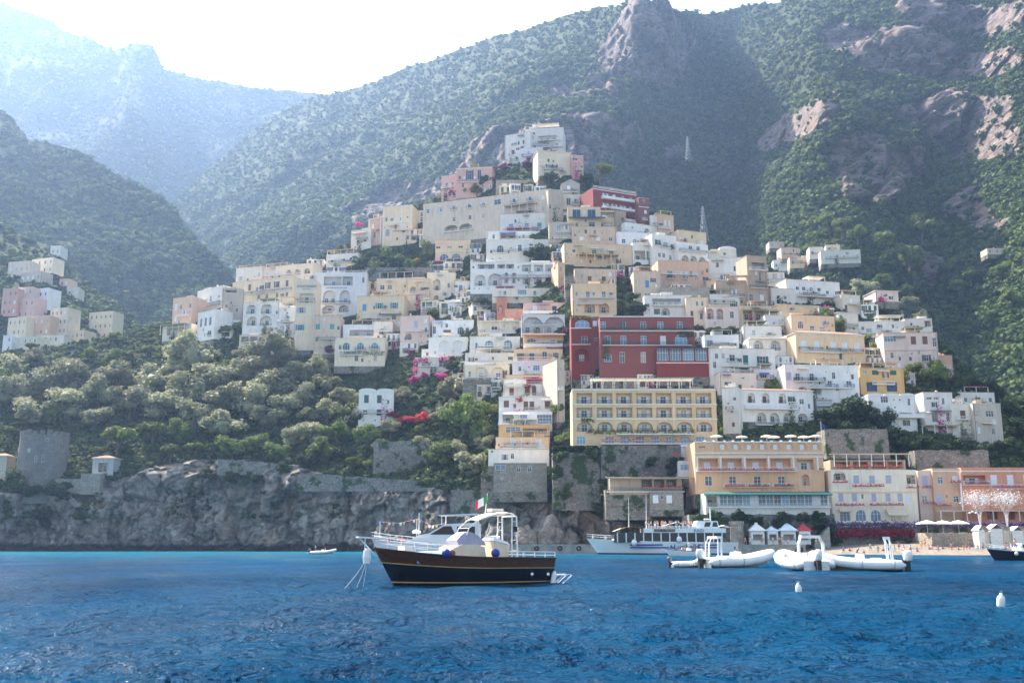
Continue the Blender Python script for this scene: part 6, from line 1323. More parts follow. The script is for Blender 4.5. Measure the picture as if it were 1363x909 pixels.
def label_trees():
    by = {}
    for t, kind, ad, px, py, r in TREES:
        best = min(LAND, key=lambda q: max(abs(px - q[1]) - q[3], 0) + max(abs(py - q[2]) - q[4], 0) + .15 * math.hypot(px - q[1], py - q[2]))
        dx, dy = px - best[1], py - best[2]
        if dy > best[4]: rel = 'below'
        elif dy < -best[4] * .9: rel = 'above'
        elif abs(dx) > best[3]: rel = 'seaward left of' if dx < 0 else 'right of'
        else: rel = 'in front of'
        rel = rel.replace('seaward ', '')
        by.setdefault((ad, rel, best[0]), []).append((py, px, t, r))
    O_ = ['topmost', 'second from top', 'third from top', 'fourth from top', 'fifth from top', 'sixth from top', 'seventh from top', 'eighth from top', 'ninth from top', 'tenth from top', 'eleventh from top', 'twelfth from top', 'thirteenth from top', 'fourteenth from top']
    for (ad, rel, ln), lst in by.items():
        lst.sort(key=lambda q: q[0])
        for i, (py, px, t, r) in enumerate(lst):
            w_ = f'{ad} {rel} {ln}' if len(lst) == 1 else (f'lowest {ad} {rel} {ln}' if i == len(lst) - 1 and len(lst) > 1 else f'{O_[min(i, 13)]} {ad} {rel} {ln}')
            t['label'] = w_
LAND += [('the round stone tower', 40, 605, 30, 32), ('the grey sea cliff', 330, 680, 120, 55), ('the cliff path', 470, 630, 40, 8), ('the far left village', 60, 430, 60, 40), ('the olive slope crest', 230, 460, 40, 20)]
label_trees()
# ================================================================== WATERFRONT
ST_WALL = stone('rubble', (0.20, 0.185, 0.165), (0.33, 0.30, 0.26), 1.3, 0.25)
ST_GREEN = stone('overgrown', (0.19, 0.175, 0.155), (0.30, 0.275, 0.24), 1.0, 0.45)
CONC = plain('old_concrete', (0.34, 0.32, 0.28), 0.9, var=.25, scale=.8)
def zat(py, Y): return P(CX, py, Y)[2]
def xat(px, Y, py=700): return P(px, py, Y)[0]
def wallbox(name, label, cat, x0, x1, yt, yb, Y, mat, dep=4.0, group=None, tilt=0.0):
    """upright masonry wall seen between two pixel columns; a coping runs along its top"""
    xa, xb = P(x0, (yt + yb) / 2, Y)[0], P(x1, (yt + yb) / 2, Y)[0]; z0, z1 = zat(yb, Y), zat(yt, Y)
    rs = random.Random(x0 * 3 + yt); n = max(3, int((xb - xa) / 1.2)); rows = []
    for k in range(5):
        zz = z0 - 3 + (z1 - z0 + 3) * k / 4; rows.append([(xa - (xa + xb) / 2 + (xb - xa) * i / n, -.9 * (1 - k / 4) * .6 + rs.uniform(-.12, .12), zz - z0 + (tilt * (i / n - .5) if k == 4 else 0) + (rs.uniform(-.15, .15) if k == 4 else 0)) for i in range(n + 1)])
    b = MB(); b.grid(rows); top = rows[-1]; b.grid([top, [(x, dep, z) for x, y, z in top]])
    b.grid([[r[0] for r in rows], [(r[0][0], dep, r[0][2]) for r in rows]]); b.grid([[r[-1] for r in rows], [(r[-1][0], dep, r[-1][2]) for r in rows]])
    return tag(b.build(name, mat, None, ((xa + xb) / 2, Y, z0)), label, cat, group)
G_ = 'stone retaining walls of the hillside'
wallbox('retaining_wall', 'tall stone retaining wall with creepers under the yellow hotel hedge', 'wall', 736, 799, 601, 664, 275.5, ST_GREEN, 8, G_)
wallbox('retaining_wall', 'overgrown cliff wall under the flowered ground floor of the yellow hotel', 'wall', 800, 908, 593, 642, 274.5, ST_GREEN, 8, G_)
wallbox('retaining_wall', 'bare stone wall on the cliff top under the terrace bar', 'wall', 806, 868, 652, 676, 263, ST_WALL, 6, G_)
wallbox('retaining_wall', 'stone garden wall with an earth terrace below the red bougainvillea', 'wall', 497, 572, 587, 634, 328, ST_WALL, 8, G_)
wallbox('retaining_wall', 'rough stone wall beneath the pale yellow arched house', 'wall', 396, 512, 483, 514, 393, ST_GREEN, 6, G_)
wallbox('retaining_wall', 'grey paved sloping wall under the blind arch house', 'wall', 616, 668, 505, 526, 345, ST_WALL, 5, G_)
wallbox('retaining_wall', 'dark stone terrace wall below the weathered far right house', 'wall', 1218, 1316, 599, 622, 274, ST_WALL, 8, G_)
wallbox('retaining_wall', 'grey block wall behind the parasol terrace of the orange hotel', 'wall', 1098, 1182, 571, 596, 276, ST_WALL, 8, G_)
wallbox('retaining_wall', 'stone footing wall left of the grey stone base house', 'wall', 640, 660, 628, 662, 296, ST_WALL, 8, G_)
wallbox('retaining_wall', 'long parapet wall of the cliff path above the grey sea cliff', 'wall', 395, 580, 635, 641, 318, ST_WALL, 2, G_, -3.0)
wallbox('retaining_wall', 'short parapet wall of the path by the olive slope', 'wall', 290, 398, 615, 620, 335, ST_WALL, 2, G_, -2.0)
wallbox('retaining_wall', 'steep grey rubble ramp on the rocks behind the quay', 'wall', 600, 690, 652, 672, 291, ST_WALL, 5, G_)
wallbox('retaining_wall', 'pale garden terrace wall under the summit pergola', 'wall', 660, 726, 240, 258, 456, stone('pale', (0.36, 0.33, 0.28), (0.45, 0.41, 0.35), 1.5), 8, G_)
wallbox('retaining_wall', 'low terrace wall under the garden of the yellow palace', 'wall', 485, 575, 356, 366, 424, ST_WALL, 4, G_)
wallbox('retaining_wall', 'tall bare masonry wall below the weathered beige house terrace', 'wall', 880, 944, 382, 394, 362, stone('pale', 0, 0), 5, G_)
wallbox('retaining_wall', 'stone wall with arch bases between the red palace and pink arched house', 'wall', 752, 764, 352, 420, 366, ST_GREEN, 6, G_)
wallbox('retaining_wall', 'vine covered yellow earth terrace on the far left crest', 'wall', 130, 212, 470, 476, 424, plain('dry_earth', (0.34, 0.27, 0.15), .95), 3, G_)
# --- sea wall, quay, terraces
def slab(name, x0, x1, y0, y1, z0, z1, mat, label=None, cat=None, kind=None):
    b = MB(); n = max(1, int((x1 - x0) / 4)); rs = random.Random(int(x0 * 7))
    b.box(x0, x1, y0, y1, z0, z1 - .25, 0); b.box(x0 - .12, x1 + .12, y0 - .12, y1, z1 - .25, z1, 0)
    o = b.build(name, mat); return tag(o, label, cat, None, kind)
slab('quay', xat(676, 242), 68, 242, 275, -2, 2.15, CONC, kind='structure')
wallbox('sea_wall', 'rough stone sea wall carrying the orange hotel above the kiosks', 'wall', 918, 1112, 684.5, 728, 250.4, ST_GREEN, 12)
wallbox('terrace_wall', 'dark planted terrace wall under the waterfront restaurants', 'wall', 1096, 1420, 701, 727, 249, ST_GREEN, 16)
wallbox('terrace_wall', 'sunlit stone wall of the beach terrace under the white parasols', 'wall', 1240, 1316, 709, 729, 237, stone('beach', (0.32, 0.27, 0.21), (0.44, 0.38, 0.31), 1.5), 12)
# low rocks at the foot of the cliff
for k, (px, py, w_) in enumerate([(700, 700, 16), (735, 688, 20), (760, 706, 12), (660, 706, 14)]):
    Y = 276; x, y, z = P(px, 728, Y); rs = np.random.RandomState(k); V, Fq = _ico(); 
    V2 = []; s = w_ * Y / F
    b = bpy.data.meshes.new('boulder'); import bmesh
    bm = bmesh.new(); bmesh.ops.create_icosphere(bm, subdivisions=4, radius=1)
    co_ = np.array([v.co[:] for v in bm.verts]); dsp = fbm(co_ + k * 5, .7, 5) * .45; hgt = (728 - py) * Y / F
    for v, q, dd in zip(bm.verts, co_, dsp): v.co = Vector((q[0] * s * (1 + dd), q[1] * s * .8 * (1 + dd), (q[2] * .9 + .1) * hgt * (1 + dd)))
    bm.to_mesh(b); bm.free(); b.materials.append(M_HILL)
    at = b.attributes.new('rock', 'FLOAT', 'POINT'); at.data.foreach_set('value', np.ones(len(b.vertices), np.float32))
    tag(put('boulder', b, None, (x, y, z)), ['pale jagged boulder on the shore behind the quay people', 'tallest grey rock leaning on the cliff behind the quay', 'low rounded rock beside the quay ferry mooring', 'dark rock behind the white motor yacht'][k], 'rock')

# --- the round tower on the left and what stands by it
def round_tower():
    Y = 333; x, y, z = P(40, 645, Y); r = 31 * Y / F; h = zat(573, Y) - z
    t = empty('stone_tower', (x, y + r, z), 0, 'round grey stone watch tower on the cliff at the far left', 'tower')
    b = MB(); n = 40; prof = [(r * 1.06, -6), (r * 1.02, h * .3), (r * 1.0, h * .31), (r * .99, h * .93)]; b.lathe(prof, n=n)
    put('wall', b.mesh('wall', stone('tower', (0.20, 0.185, 0.17), (0.29, 0.265, 0.24), 1.7), False), t)
    m = MB()
    for k in range(20):
        a = 2 * math.pi * k / 20; q = Matrix.Rotation(a, 3, 'Z')
        pts = [q @ Vector(p) for p in ((r * .9, -.7, h * .93), (r, -.7, h * .93), (r, .7, h * .93), (r * .9, .7, h * .93), (r * .9, -.7, h + (k % 3) * .25), (r, -.7, h + (k % 3) * .25), (r, .7, h + (k % 3) * .25), (r * .9, .7, h + (k % 3) * .25))]; m.hexa(pts)
    m.build('parapet', stone('tower', 0, 0), t)
    for a, zz, w_, hh in ((-60, .62, .9, 1.6), (-62, .40, 1.3, 2.6), (-10, .6, .8, 1.2), (8, .42, .9, 1.8), (24, .42, .7, 2.2), (30, .80, .7, 1.2), (-48, .14, .8, 1.8)):
        o = window(t, math.sin(R(a)) * (r * 1.0 + .06), h * zz, w_, hh, -math.cos(R(a)) * (r * 1.0 + .06), 'p', 'w'); o.rotation_euler = (0, 0, R(a))
    bl = balcony(t, -math.sin(R(62)) * r, h * .55, 3, M_IRON, 1.2, plain('old_concrete', 0)); bl.rotation_euler = (0, 0, R(-62)); bl.location.y = -math.cos(R(62)) * r
round_tower()
H('house', 'low ruined stone house with dark arches beside the round tower', 72, 106, 637, 655, 'stone', rows=[('L', 646, 11, 14, [85], {'rail': 0})], Y=335, small=True, clutter=False, d=6)
H('house', 'stone hut with small white windows on the cliff right of the round tower', 106, 132, 630, 656, 'stone', rows=[('p', 643, 5, 2.5, [121, 125])], Y=334, small=True, clutter=False, d=6)
H('house', 'dark shed with a slanting grey roof above the cliff hut', 122, 150, 609, 632, 'grey', 'T', rows=[('O', 622, 12, 12, [136], {'rail': 0, 'dep': 2})], Y=338, small=True, d=6)
H('house', 'tiled roof end of a house cut by the picture edge beside the round tower', -14, 6, 606, 645, 'greybeige', 'T', rows=[('p', 625, 8, 5, [0])], Y=336, small=True, d=6)

# --- pylons on the mountain
def pylon(px, yt, yb, Y, lab):
    x, y, z = P(px, yb, Y); h = zat(yt, Y) - z; t = empty('electricity_pylon', (x, y, z), .3, lab, 'pylon', 'lattice pylons on the mountain')
    b = MB(); wb, wt = h * .10, h * .012; m_ = plain('galvanised_steel', (0.42, 0.44, 0.46), .5, .3); lv = [0, .18, .34, .48, .6, .7, .79, .87, .94, 1]
    W = lambda q: wb + (wt - wb) * q ** .8; s = h * .006
    for sx, sy in ((-1, -1), (1, -1), (1, 1), (-1, 1)): b.tube([(sx * W(q), sy * W(q), h * q) for q in lv], s, 4)
    for i in range(len(lv) - 1):
        a, c = W(lv[i]), W(lv[i + 1]); z0, z1 = h * lv[i], h * lv[i + 1]
        for A, B in (((-a, -a, z0), (c, -c, z1)), ((a, -a, z0), (-c, -c, z1)), ((a, a, z0), (-c, c, z1)), ((-a, a, z0), (c, c, z1)), ((-a, -a, z0), (-c, c, z1)), ((a, -a, z0), (c, c, z1))): b.tube([A, B], s * .6, 4)
    b.build('lattice', m_, t); c = MB()
    for q in (.72, .82, .92): c.tube([(-h * .09, 0, h * q), (0, 0, h * q + h * .02), (h * .09, 0, h * q)], s * .8, 4)
    c.build('cross_arm', m_, t)
pylon(937, 275, 322, 520, 'tall lattice pylon rising behind the cream skyline house')
pylon(916, 182, 214, 850, 'distant lattice pylon on the dark mountain slope')
pylon(938 - 22, 262, 283, 700, 'small faint pylon in the gully left of the tall one') if False else None

# --- kiosks and stone turret on the quay
def kiosk(x0, x1, yt, Y, roof, lab):
    xa, xb = xat(x0, Y), xat(x1, Y); w_ = (xb - xa) * .82; h = 3.2; ht = zat(yt, Y) - 2.15
    t = empty('ticket_kiosk', ((xa + xb) / 2, Y, 2.15), 0, lab, 'kiosk', 'ticket kiosks on the quay')
    b = MB(); hw = w_ / 2; d = 3.2
    b.box(-hw, hw, .1, d, 0, 1.15); b.box(-hw, hw, .1, d, 2.35, h)
    for a, c in ((-hw, -hw + .35), (hw - .35, hw)): b.box(a, c, .1, d, 1.15, 2.35)
    b.box(-hw + .35, hw - .35, d - .2, d, 1.15, 2.35); b.build('body', M_WHITE, t)
    c = MB(); c.box(-hw + .1, hw - .1, -.25, .09, 1.08, 1.15); c.build('counter', CLOTH['grey'], t)
    r_ = MB(); e = (xb - xa) / 2; k = h
    prof = [(e, -.4 + 0), (e * .55, .28), (.28, .95)]
    ring = lambda q, z: [(-q, d / 2 - q, z), (q, d / 2 - q, z), (q, d / 2 + q, z), (-q, d / 2 + q, z)]
    R_ = [ring(e * 1.02, h - .12), ring(e * 1.04, h + .05), ring(e * .5, h + (ht - h) * .5), ring(.35, h + (ht - h) * .78)]
    r_.grid(R_, closed=True); r_.poly(R_[0][::-1]); r_.poly(R_[-1]); ro = r_.build('roof', roof, t)
    q = MB(); q.box(-.3, .3, d / 2 - .3, d / 2 + .3, h + (ht - h) * .78, ht); q.build('finial', roof, ro)
BLUR = plain('pale_blue_roof', (0.62, 0.72, 0.80), .6); REDR = plain('red_roof', (0.50, 0.05, 0.07), .6)
kiosk(998, 1019, 695, 245.5, M_WHITE, 'large white ticket kiosk with a pale cap next to the round turret')
kiosk(1020, 1037, 700, 246, BLUR, 'smaller blue roofed kiosk between two white ones')
kiosk(1038, 1061, 694, 245.5, BLUR, 'wide kiosk with a pale blue pointed roof')
kiosk(1062, 1080, 696, 245.5, REDR, 'red roofed kiosk at the end of the row')
def turret():
    Y = 246; x, y, z = P(984, 727, Y); t = empty('stone_turret', (x, y + 2, 2.15), 0, 'short round stone turret on the quay left of the kiosks', 'turret')
    b = MB(); b.lathe([(1.75, 0), (1.6, 3.2), (1.6, 4.4), (1.85, 4.6), (1.85, 5.4), (1.5, 5.4), (1.5, 4.8)], n=20); b.build('wall', stone('beach', 0, 0), t); window(t, .3, 3.3, .5, .8, -1.72, 'p')
turret()
def stair(name, lab, p0, p1, w_, n, mat):
    b = MB(); a, c = Vector(p0), Vector(p1)
    for i in range(n):
        u = i / n; v = (i + 1) / n; z1 = a.z + (c.z - a.z) * v; x0 = a.x + (c.x - a.x) * u; x1 = a.x + (c.x - a.x) * v
        b.box(min(x0, x1), max(x0, x1), a.y, a.y + w_, min(a.z, c.z) - 1, z1)
    b.box(min(a.x, c.x), max(a.x, c.x), a.y - .22, a.y - .003, min(a.z, c.z) - 1, min(a.z, c.z) + .4)
    tag(b.build(name, mat), lab, 'stairs')
stair('stone_stairs', 'grey stone stairs rising from the kiosks to the cream hotel', (xat(1083, 246), 246, 2.15), (xat(1104, 246), 246, 6.2), 2.2, 16, CONC)

# --- parasols
def parasol(x, y, z, r, h, mat, lab, grp, fl=.28):
    t = empty('parasol', (x, y, z), rnd.random(), lab, 'parasol', grp)
    def f():
        b = MB(); n = 8; b.lathe([(r, h - r * fl), (r * .97, h - r * fl + .03), (r * .5, h - r * fl * .4), (.06, h)], n=n)
        for k in range(n):
            a = 2 * math.pi * k / n; e = 2 * math.pi * (k + 1) / n
            b.quad((r * math.cos(a), r * math.sin(a), h - r * fl), (r * math.cos(e), r * math.sin(e), h - r * fl), (r * math.cos(e), r * math.sin(e), h - r * fl - .2), (r * math.cos(a), r * math.sin(a), h - r * fl - .2))
        return b.mesh('canopy', mat)
    put('canopy', cached(('par', r, h, mat.name), f), t); put('pole', cached(('pole', h), lambda: (lambda b: (b.tube([(0, 0, 0), (0, 0, h)], .045, 6), b.lathe([(.4, 0), (.35, .1), (.06, .14)], n=10), b.mesh('pole', M_WHITE))[-1])(MB())), t)
    return t
CRM = CLOTH['white']
zt = zat(588, 258) - .3
names = ['first', 'second', 'third', 'fourth', 'fifth', 'sixth', 'seventh', 'eighth']
for k, px in enumerate((954, 990, 1021, 1033, 1053, 1073, 1086)):
    parasol(xat(px, 263, 590), 263 + (k % 2) * 2, zt, 1.55, 2.6, CRM, f'{names[k]} cream parasol from the left on the orange hotel roof terrace', 'cream parasols on the orange hotel roof', .22)
for k, (px, y) in enumerate(((1234, 240), (1255, 242), (1276, 240.5))):
    parasol(xat(px, y), y, zat(709, 237), 2.5, 2.9, CRM, ['white beach terrace parasol nearest the stairs', 'middle white parasol on the beach terrace wall', 'brightest white parasol above the beach wall'][k], 'white parasols on the beach terrace')
YEL = plain('yellow_cloth', (0.85, 0.55, 0.04), .7); TEAL = plain('teal_cloth', (0.02, 0.30, 0.33), .7); PINKC = plain('pink_cloth', (0.62, 0.35, 0.32), .7)
for k, px in enumerate((440, 468)):
    Y = hill.depth(px, 355) - 2; parasol(xat(px, Y, 355), Y, zat(360, Y), 1.7, 2.6, YEL, ['yellow parasol on the hotel roof nearer the lettering', 'yellow parasol on the hotel roof nearer the garden'][k], 'yellow parasols on the loggia hotel')
for k, px in enumerate((858, 866)):
    Y = hill.depth(px, 330) - 4; parasol(xat(px, Y, 325), Y, zat(330, Y), 1.5, 2.6, TEAL, ['teal parasol on the white terrace house, lower edge', 'teal parasol beside the green shutters'][k], 'teal parasols on the white terrace')
Y = hill.depth(647, 444) - 4; parasol(xat(647, Y, 440), Y, zat(446, Y), 1.6, 2.5, PINKC, 'faded pink parasol on the white centre terrace', None)
# sun loungers and tables on the roof of the orange hotel
def lounger(x, y, z, lab):
    t = empty('sun_lounger', (x, y, z), rnd.uniform(-.2, .2), lab, 'sun lounger', 'white sun loungers on the orange hotel roof')
    def f():
        b = MB()
        for sx in (-.3, .24):
            for sy in (-.8, .8): b.box(sx, sx + .06, sy - .03, sy + .03, 0, .3)
        b.box(-.33, .33, -.95, .95, .3, .36); return b.mesh('frame', M_WHITE)
    put('frame', cached('lf', f), t)
    def g():
        b = MB(); b.box(-.32, .32, -.95, .3, .362, .45); b.hexa([(-.32, .3, .362), (.32, .3, .362), (.32, .9, .9), (-.32, .9, .9), (-.32, .28, .46), (.32, .28, .46), (.32, .84, .98), (-.32, .84, .98)]); return b.mesh('cushion', CRM)
    put('cushion', cached('lc', g), t)
for k, px in enumerate(rng(938, 1090, 13)): lounger(xat(px, 261, 590), 260.2, zt, f'white cushioned lounger, number {k + 1} along the roof edge' if False else 'white cushioned sun lounger along the orange hotel roof edge')
# festive white light trees by the deep orange house
def light_tree(px, lab):
    Y = 246; x, y, z = P(px, 700, Y); h = zat(655, Y) - zat(702, Y); t = empty('light_tree', (x, y, zat(702, Y)), 0, lab, 'light tree', 'white blossom light trees at the beach')
    b = MB()
    for a in rng(0, 6.28, 11)[:-1]: b.tube([(.12 * math.cos(a), .12 * math.sin(a), 0), (.35 * math.cos(a), .35 * math.sin(a), h * .35), (1.2 * math.cos(a), 1.2 * math.sin(a), h * .62), (3.0 * math.cos(a), 1.6 * math.sin(a), h * .8)], .035, 5)
    b.build('trunk', plain('pale_blossom', 0) if 'pale_blossom' in MATS else plain('pale_blossom', (0.70, 0.67, 0.68), .8), t); rs = np.random.RandomState(px); n = 1300; d = rs.normal(size=(n, 3)) * np.array([1.9, 1.0, .9]) + np.array([0, 0, h * .83]); d[:, 2] = np.clip(d[:, 2], h * .55, h * 1.08)
    leafcloud('blossom', d, .13, plain('pale_blossom', (0.70, 0.67, 0.68), .8), t, rs)
light_tree(1305, 'white blossom light tree in front of the orange wall'); light_tree(1341, 'white blossom light tree near the picture edge')
def lamp(px, lab):
    Y = 245; x, y, z = P(px, 710, Y); t = empty('street_lamp', (x, y, zat(709, 237)), 0, lab, 'street lamp')
    b = MB(); b.lathe([(.22, 0), (.12, .5), (.07, .9), (.06, 4.6)], n=10); b.tube([(-.7, 0, 4.5), (-.35, 0, 4.85), (0, 0, 4.6), (.35, 0, 4.85), (.7, 0, 4.5)], .04, 6); b.build('post', M_IRON, t)
    for s in (-.7, 0, .7): q = MB(); q.lathe([(.1, 0), (.26, .1), (.26, .3), (.08, .45)], (s, 0, 4.5 if s else 4.75), 10); q.build('globe', M_WHITE, t)
lamp(1297, 'iron promenade lamp with three white globes beside the beach wall')
# beach tents
for k, (a, c, yt) in enumerate(((1301, 1316, 699), (1317, 1345, 697), (1346, 1372, 700))):
    Y = 233; xa, xb = xat(a, Y), xat(c, Y); z = beach_z((xa + xb) / 2, Y); h = zat(yt, Y) - z; w_ = xb - xa
    t = empty('beach_cabin', ((xa + xb) / 2, Y, z), 0, ['narrow white beach cabin beside the stone wall', 'wide white canvas beach cabin behind the dark boat', 'white beach cabin with a blue curtain at the picture edge'][k], 'beach cabin', 'white beach cabins')
    b = MB(); hw = w_ / 2 - .1; b.box(-hw, -hw + .1, 0, 3, 0, h * .8); b.box(hw - .1, hw, 0, 3, 0, h * .8); b.box(-hw + .1, hw - .1, 2.9, 3, 0, h * .8); b.box(-hw + .1, hw * .2, 0, .08, 0, h * .8); b.build('canvas_wall', CRM, t)
    b = MB(); b.grid([[(-hw - .2, -.4, h * .78), (-hw - .2, 3.3, h * .78)], [(-hw * .3, 0, h), (-hw * .3, 3, h)], [(hw * .3, 0, h), (hw * .3, 3, h)], [(hw + .2, -.4, h * .78), (hw + .2, 3.3, h * .78)]]); b.build('canvas_roof', CRM, t)
    b = MB(); b.box(hw * .25, hw * .85, .02, .07, 0.05, h * .72); b.build('curtain', CLOTH['blue'] if k == 2 else CLOTH['beige'], t)
# restaurant hedge of purple flowers, tables
rs = np.random.RandomState(3); n = 2600; xs_ = rs.uniform(xat(1100, 248), xat(1363, 248), n)
tag(leafcloud('flower_hedge', np.stack([xs_, 247.6 + rs.normal(size=n) * .3, zat(700, 248) + .35 + rs.normal(size=n) * .35], 1), .24, leafmat('violet', (0.16, 0.12, 0.30)), None, rs), 'violet flower hedge edging the waterfront restaurant terrace', 'hedge')
n = 1800; xs_ = rs.uniform(xat(1108, 248), xat(1215, 248), n)
tag(leafcloud('flower_hedge', np.stack([xs_, 247.2 + rs.normal(size=n) * .3, zat(709, 248) + rs.normal(size=n) * .5], 1), .26, leafmat('crimson', (0.22, 0.02, 0.05)), None, rs), 'dark crimson hedge hanging over the wall under the cream hotel', 'hedge')
n = 2600; xs_ = rs.uniform(xat(735, 276, 600), xat(796, 276, 600), n)
tag(leafcloud('clipped_hedge', np.stack([xs_, 275.6 + rs.uniform(-.5, .8, n), zat(601, 276) + rs.uniform(-.3, 1.5, n)], 1), .24, LM('dark'), None, rs), 'clipped dark green hedge on top of the tall retaining wall', 'hedge')
def flagpole(px, yt, yb, Y, col, lab):
    x, y, z = P(px, yb, Y); h = zat(yt, Y) - z; t = empty('flagpole', (x, y, z), 0, lab, 'flagpole'); b = MB(); b.tube([(0, 0, 0), (0, 0, h)], .05, 6); b.build('pole', M_WHITE, t)
    q = MB(); q.grid([[(.05 + .2 * i, .12 * math.sin(i * 1.3), h - .1 - .25 * i), (.05 + .2 * i, .12 * math.sin(i * 1.3), h - 1.3 - .3 * i)] for i in range(6)]); q.build('flag', col, t)
flagpole(1094, 560, 588, 262, plain('navy_flag', (0.03, 0.05, 0.2), .8), 'flagpole with a drooping dark blue flag at the roof terrace corner')
# ================================================================== PEOPLE
def skin_figure(name, pts, edges, rad):
    me = bpy.data.meshes.new(name); me.from_pydata(pts, edges, []); o = bpy.data.objects.new(name, me); COL.objects.link(o)
    sk = o.modifiers.new('s', 'SKIN'); sb = o.modifiers.new('u', 'SUBSURF'); sb.levels = 1
    for v, r in zip(me.skin_vertices[0].data, rad): v.radius = (r, r); v.use_root = False
    me.skin_vertices[0].data[0].use_root = True
    bpy.context.view_layer.update()
    m = bpy.data.meshes.new_from_object(o.evaluated_get(bpy.context.evaluated_depsgraph_get())); bpy.data.objects.remove(o); bpy.data.meshes.remove(me)
    m.name = name; m.polygons.foreach_set('use_smooth', [True] * len(m.polygons)); return m
SKIN = plain('skin', (0.52, 0.30, 0.21), .6, var=.05); HAIR = plain('hair', (0.06, 0.04, 0.03), .7)
def pose(kind):
    V = {}; 
    def P3(n, x, y, z, r): V[n] = ((x, y, z), r)
    if kind in ('stand', 'walk', 'wave'):
        s = .22 if kind == 'walk' else .0
        P3('pel', 0, 0, .92, .135); P3('waist', 0, 0, 1.08, .115); P3('chest', 0, 0, 1.30, .145); P3('neck', 0, 0, 1.47, .055); P3('head', 0, -.02, 1.60, .10); P3('top', 0, -.01, 1.70, .075)
        for q, sg in (('l', -1), ('r', 1)):
            P3('sh' + q, sg * .18, 0, 1.40, .06); e = sg * s
            if kind == 'wave' and q == 'r': P3('el' + q, sg * .36, -.1, 1.5, .042); P3('wr' + q, sg * .34, -.16, 1.76, .03); P3('ha' + q, sg * .33, -.17, 1.86, .035)
            else: P3('el' + q, sg * .25, -.03 + e * .4, 1.13, .042); P3('wr' + q, sg * .26, -.1 + e * .9, .90, .03); P3('ha' + q, sg * .26, -.12 + e, .80, .035)
            P3('hi' + q, sg * .095, 0, .86, .09); P3('kn' + q, sg * .1, -.03 - e * .8, .49, .062); P3('an' + q, sg * .1, .02 - e * 1.2, .09, .042); P3('to' + q, sg * .11, -.14 - e * 1.2, .04, .035)
    elif kind == 'sit':
        P3('pel', 0, 0, .10, .14); P3('waist', 0, .04, .27, .12); P3('chest', 0, .05, .48, .145); P3('neck', 0, .03, .65, .055); P3('head', 0, .0, .78, .10); P3('top', 0, .01, .88, .075)
        for q, sg in (('l', -1), ('r', 1)):
            P3('sh' + q, sg * .18, .04, .58, .06); P3('el' + q, sg * .26, .02, .33, .042); P3('wr' + q, sg * .2, -.2, .24, .03); P3('ha' + q, sg * .18, -.28, .24, .035)
            P3('hi' + q, sg * .1, -.06, .09, .09); P3('kn' + q, sg * .13, -.45, .30, .062); P3('an' + q, sg * .13, -.62, .06, .042); P3('to' + q, sg * .13, -.76, .05, .035)
    names = list(V); ix = {n: i for i, n in enumerate(names)}
    E = [('pel', 'waist'), ('waist', 'chest'), ('chest', 'neck'), ('neck', 'head'), ('head', 'top')]
    for q in 'lr': E += [('chest', 'sh' + q), ('sh' + q, 'el' + q), ('el' + q, 'wr' + q), ('wr' + q, 'ha' + q), ('pel', 'hi' + q), ('hi' + q, 'kn' + q), ('kn' + q, 'an' + q), ('an' + q, 'to' + q)]
    body = skin_figure('person', [V[n][0] for n in names], [(ix[a], ix[b]) for a, b in E], [V[n][1] for n in names]); body.materials.append(SKIN)
    def cloth(keep, edges, grow, nm):
        kx = {n: i for i, n in enumerate(keep)}
        return skin_figure(nm, [V[n][0] for n in keep], [(kx[a], kx[b]) for a, b in edges], [V[n][1] + grow for n in keep])
    def lerp(a, b, t, r): V[a + b] = (tuple(V[a][0][i] + (V[b][0][i] - V[a][0][i]) * t for i in range(3)), r)
    for q in 'lr': lerp('sh' + q, 'el' + q, .5, .05); lerp('hi' + q, 'kn' + q, .75, .075)
    shirt = cloth(['waist', 'chest', 'shl', 'shr', 'shlell', 'shrelr'], [('waist', 'chest'), ('chest', 'shl'), ('chest', 'shr'), ('shl', 'shlell'), ('shr', 'shrelr')], .022, 'shirt')
    shorts = cloth(['pel', 'hil', 'hir', 'hilknl', 'hirknr'], [('pel', 'hil'), ('pel', 'hir'), ('hil', 'hilknl'), ('hir', 'hirknr')], .022, 'shorts')
    hx, hy, hz_ = V['head'][0]; b = MB(); b.lathe([(.108, -.0), (.118, .06), (.10, .125), (.05, .16)], (hx, hy + .025, hz_), 10); hair = b.mesh('hair', HAIR, True)
    return body, shirt, shorts, hair
POSE = {k: pose(k) for k in ('stand', 'walk', 'wave', 'sit')}
CC = {'white': (0.8, 0.8, 0.78), 'red': (0.6, 0.05, 0.05), 'blue': (0.05, 0.13, 0.4), 'teal': (0.05, 0.35, 0.33), 'pink': (0.7, 0.3, 0.32), 'black': (0.03, 0.03, 0.035), 'yellow': (0.75, 0.55, 0.08), 'navy': (0.03, 0.05, 0.14), 'purple': (0.22, 0.08, 0.4), 'orange': (0.7, 0.25, 0.05), 'grey': (0.35, 0.35, 0.37), 'khaki': (0.35, 0.28, 0.18)}
def person(kind, x, y, z, rz, top, bot, lab, grp=None):
    body, shirt, shorts, hair = POSE[kind]
    t = put('person', body, None, (x, y, z), rz); tag(t, lab, 'person', grp)
    for nm, me, c in (('shirt', shirt, top), ('shorts', shorts, bot)):
        if c is None: continue
        key = (nm, kind, c)
        if key not in MC:
            m = me.copy(); m.materials.clear(); m.materials.append(plain('cloth_' + c, CC[c], .8)); MC[key] = m
        put(nm, MC[key], t)
    put('hair', hair, t); return t
def pp(kind, px, Y, z, rz, top, bot, lab, grp=None): return person(kind, xat(px, Y, 720), Y, z, R(rz), top, bot, lab, grp)
pp('stand', 681, 244, 2.15, 20, 'teal', 'white', 'person in teal top standing on the quay near the white yacht', 'people on the quay')
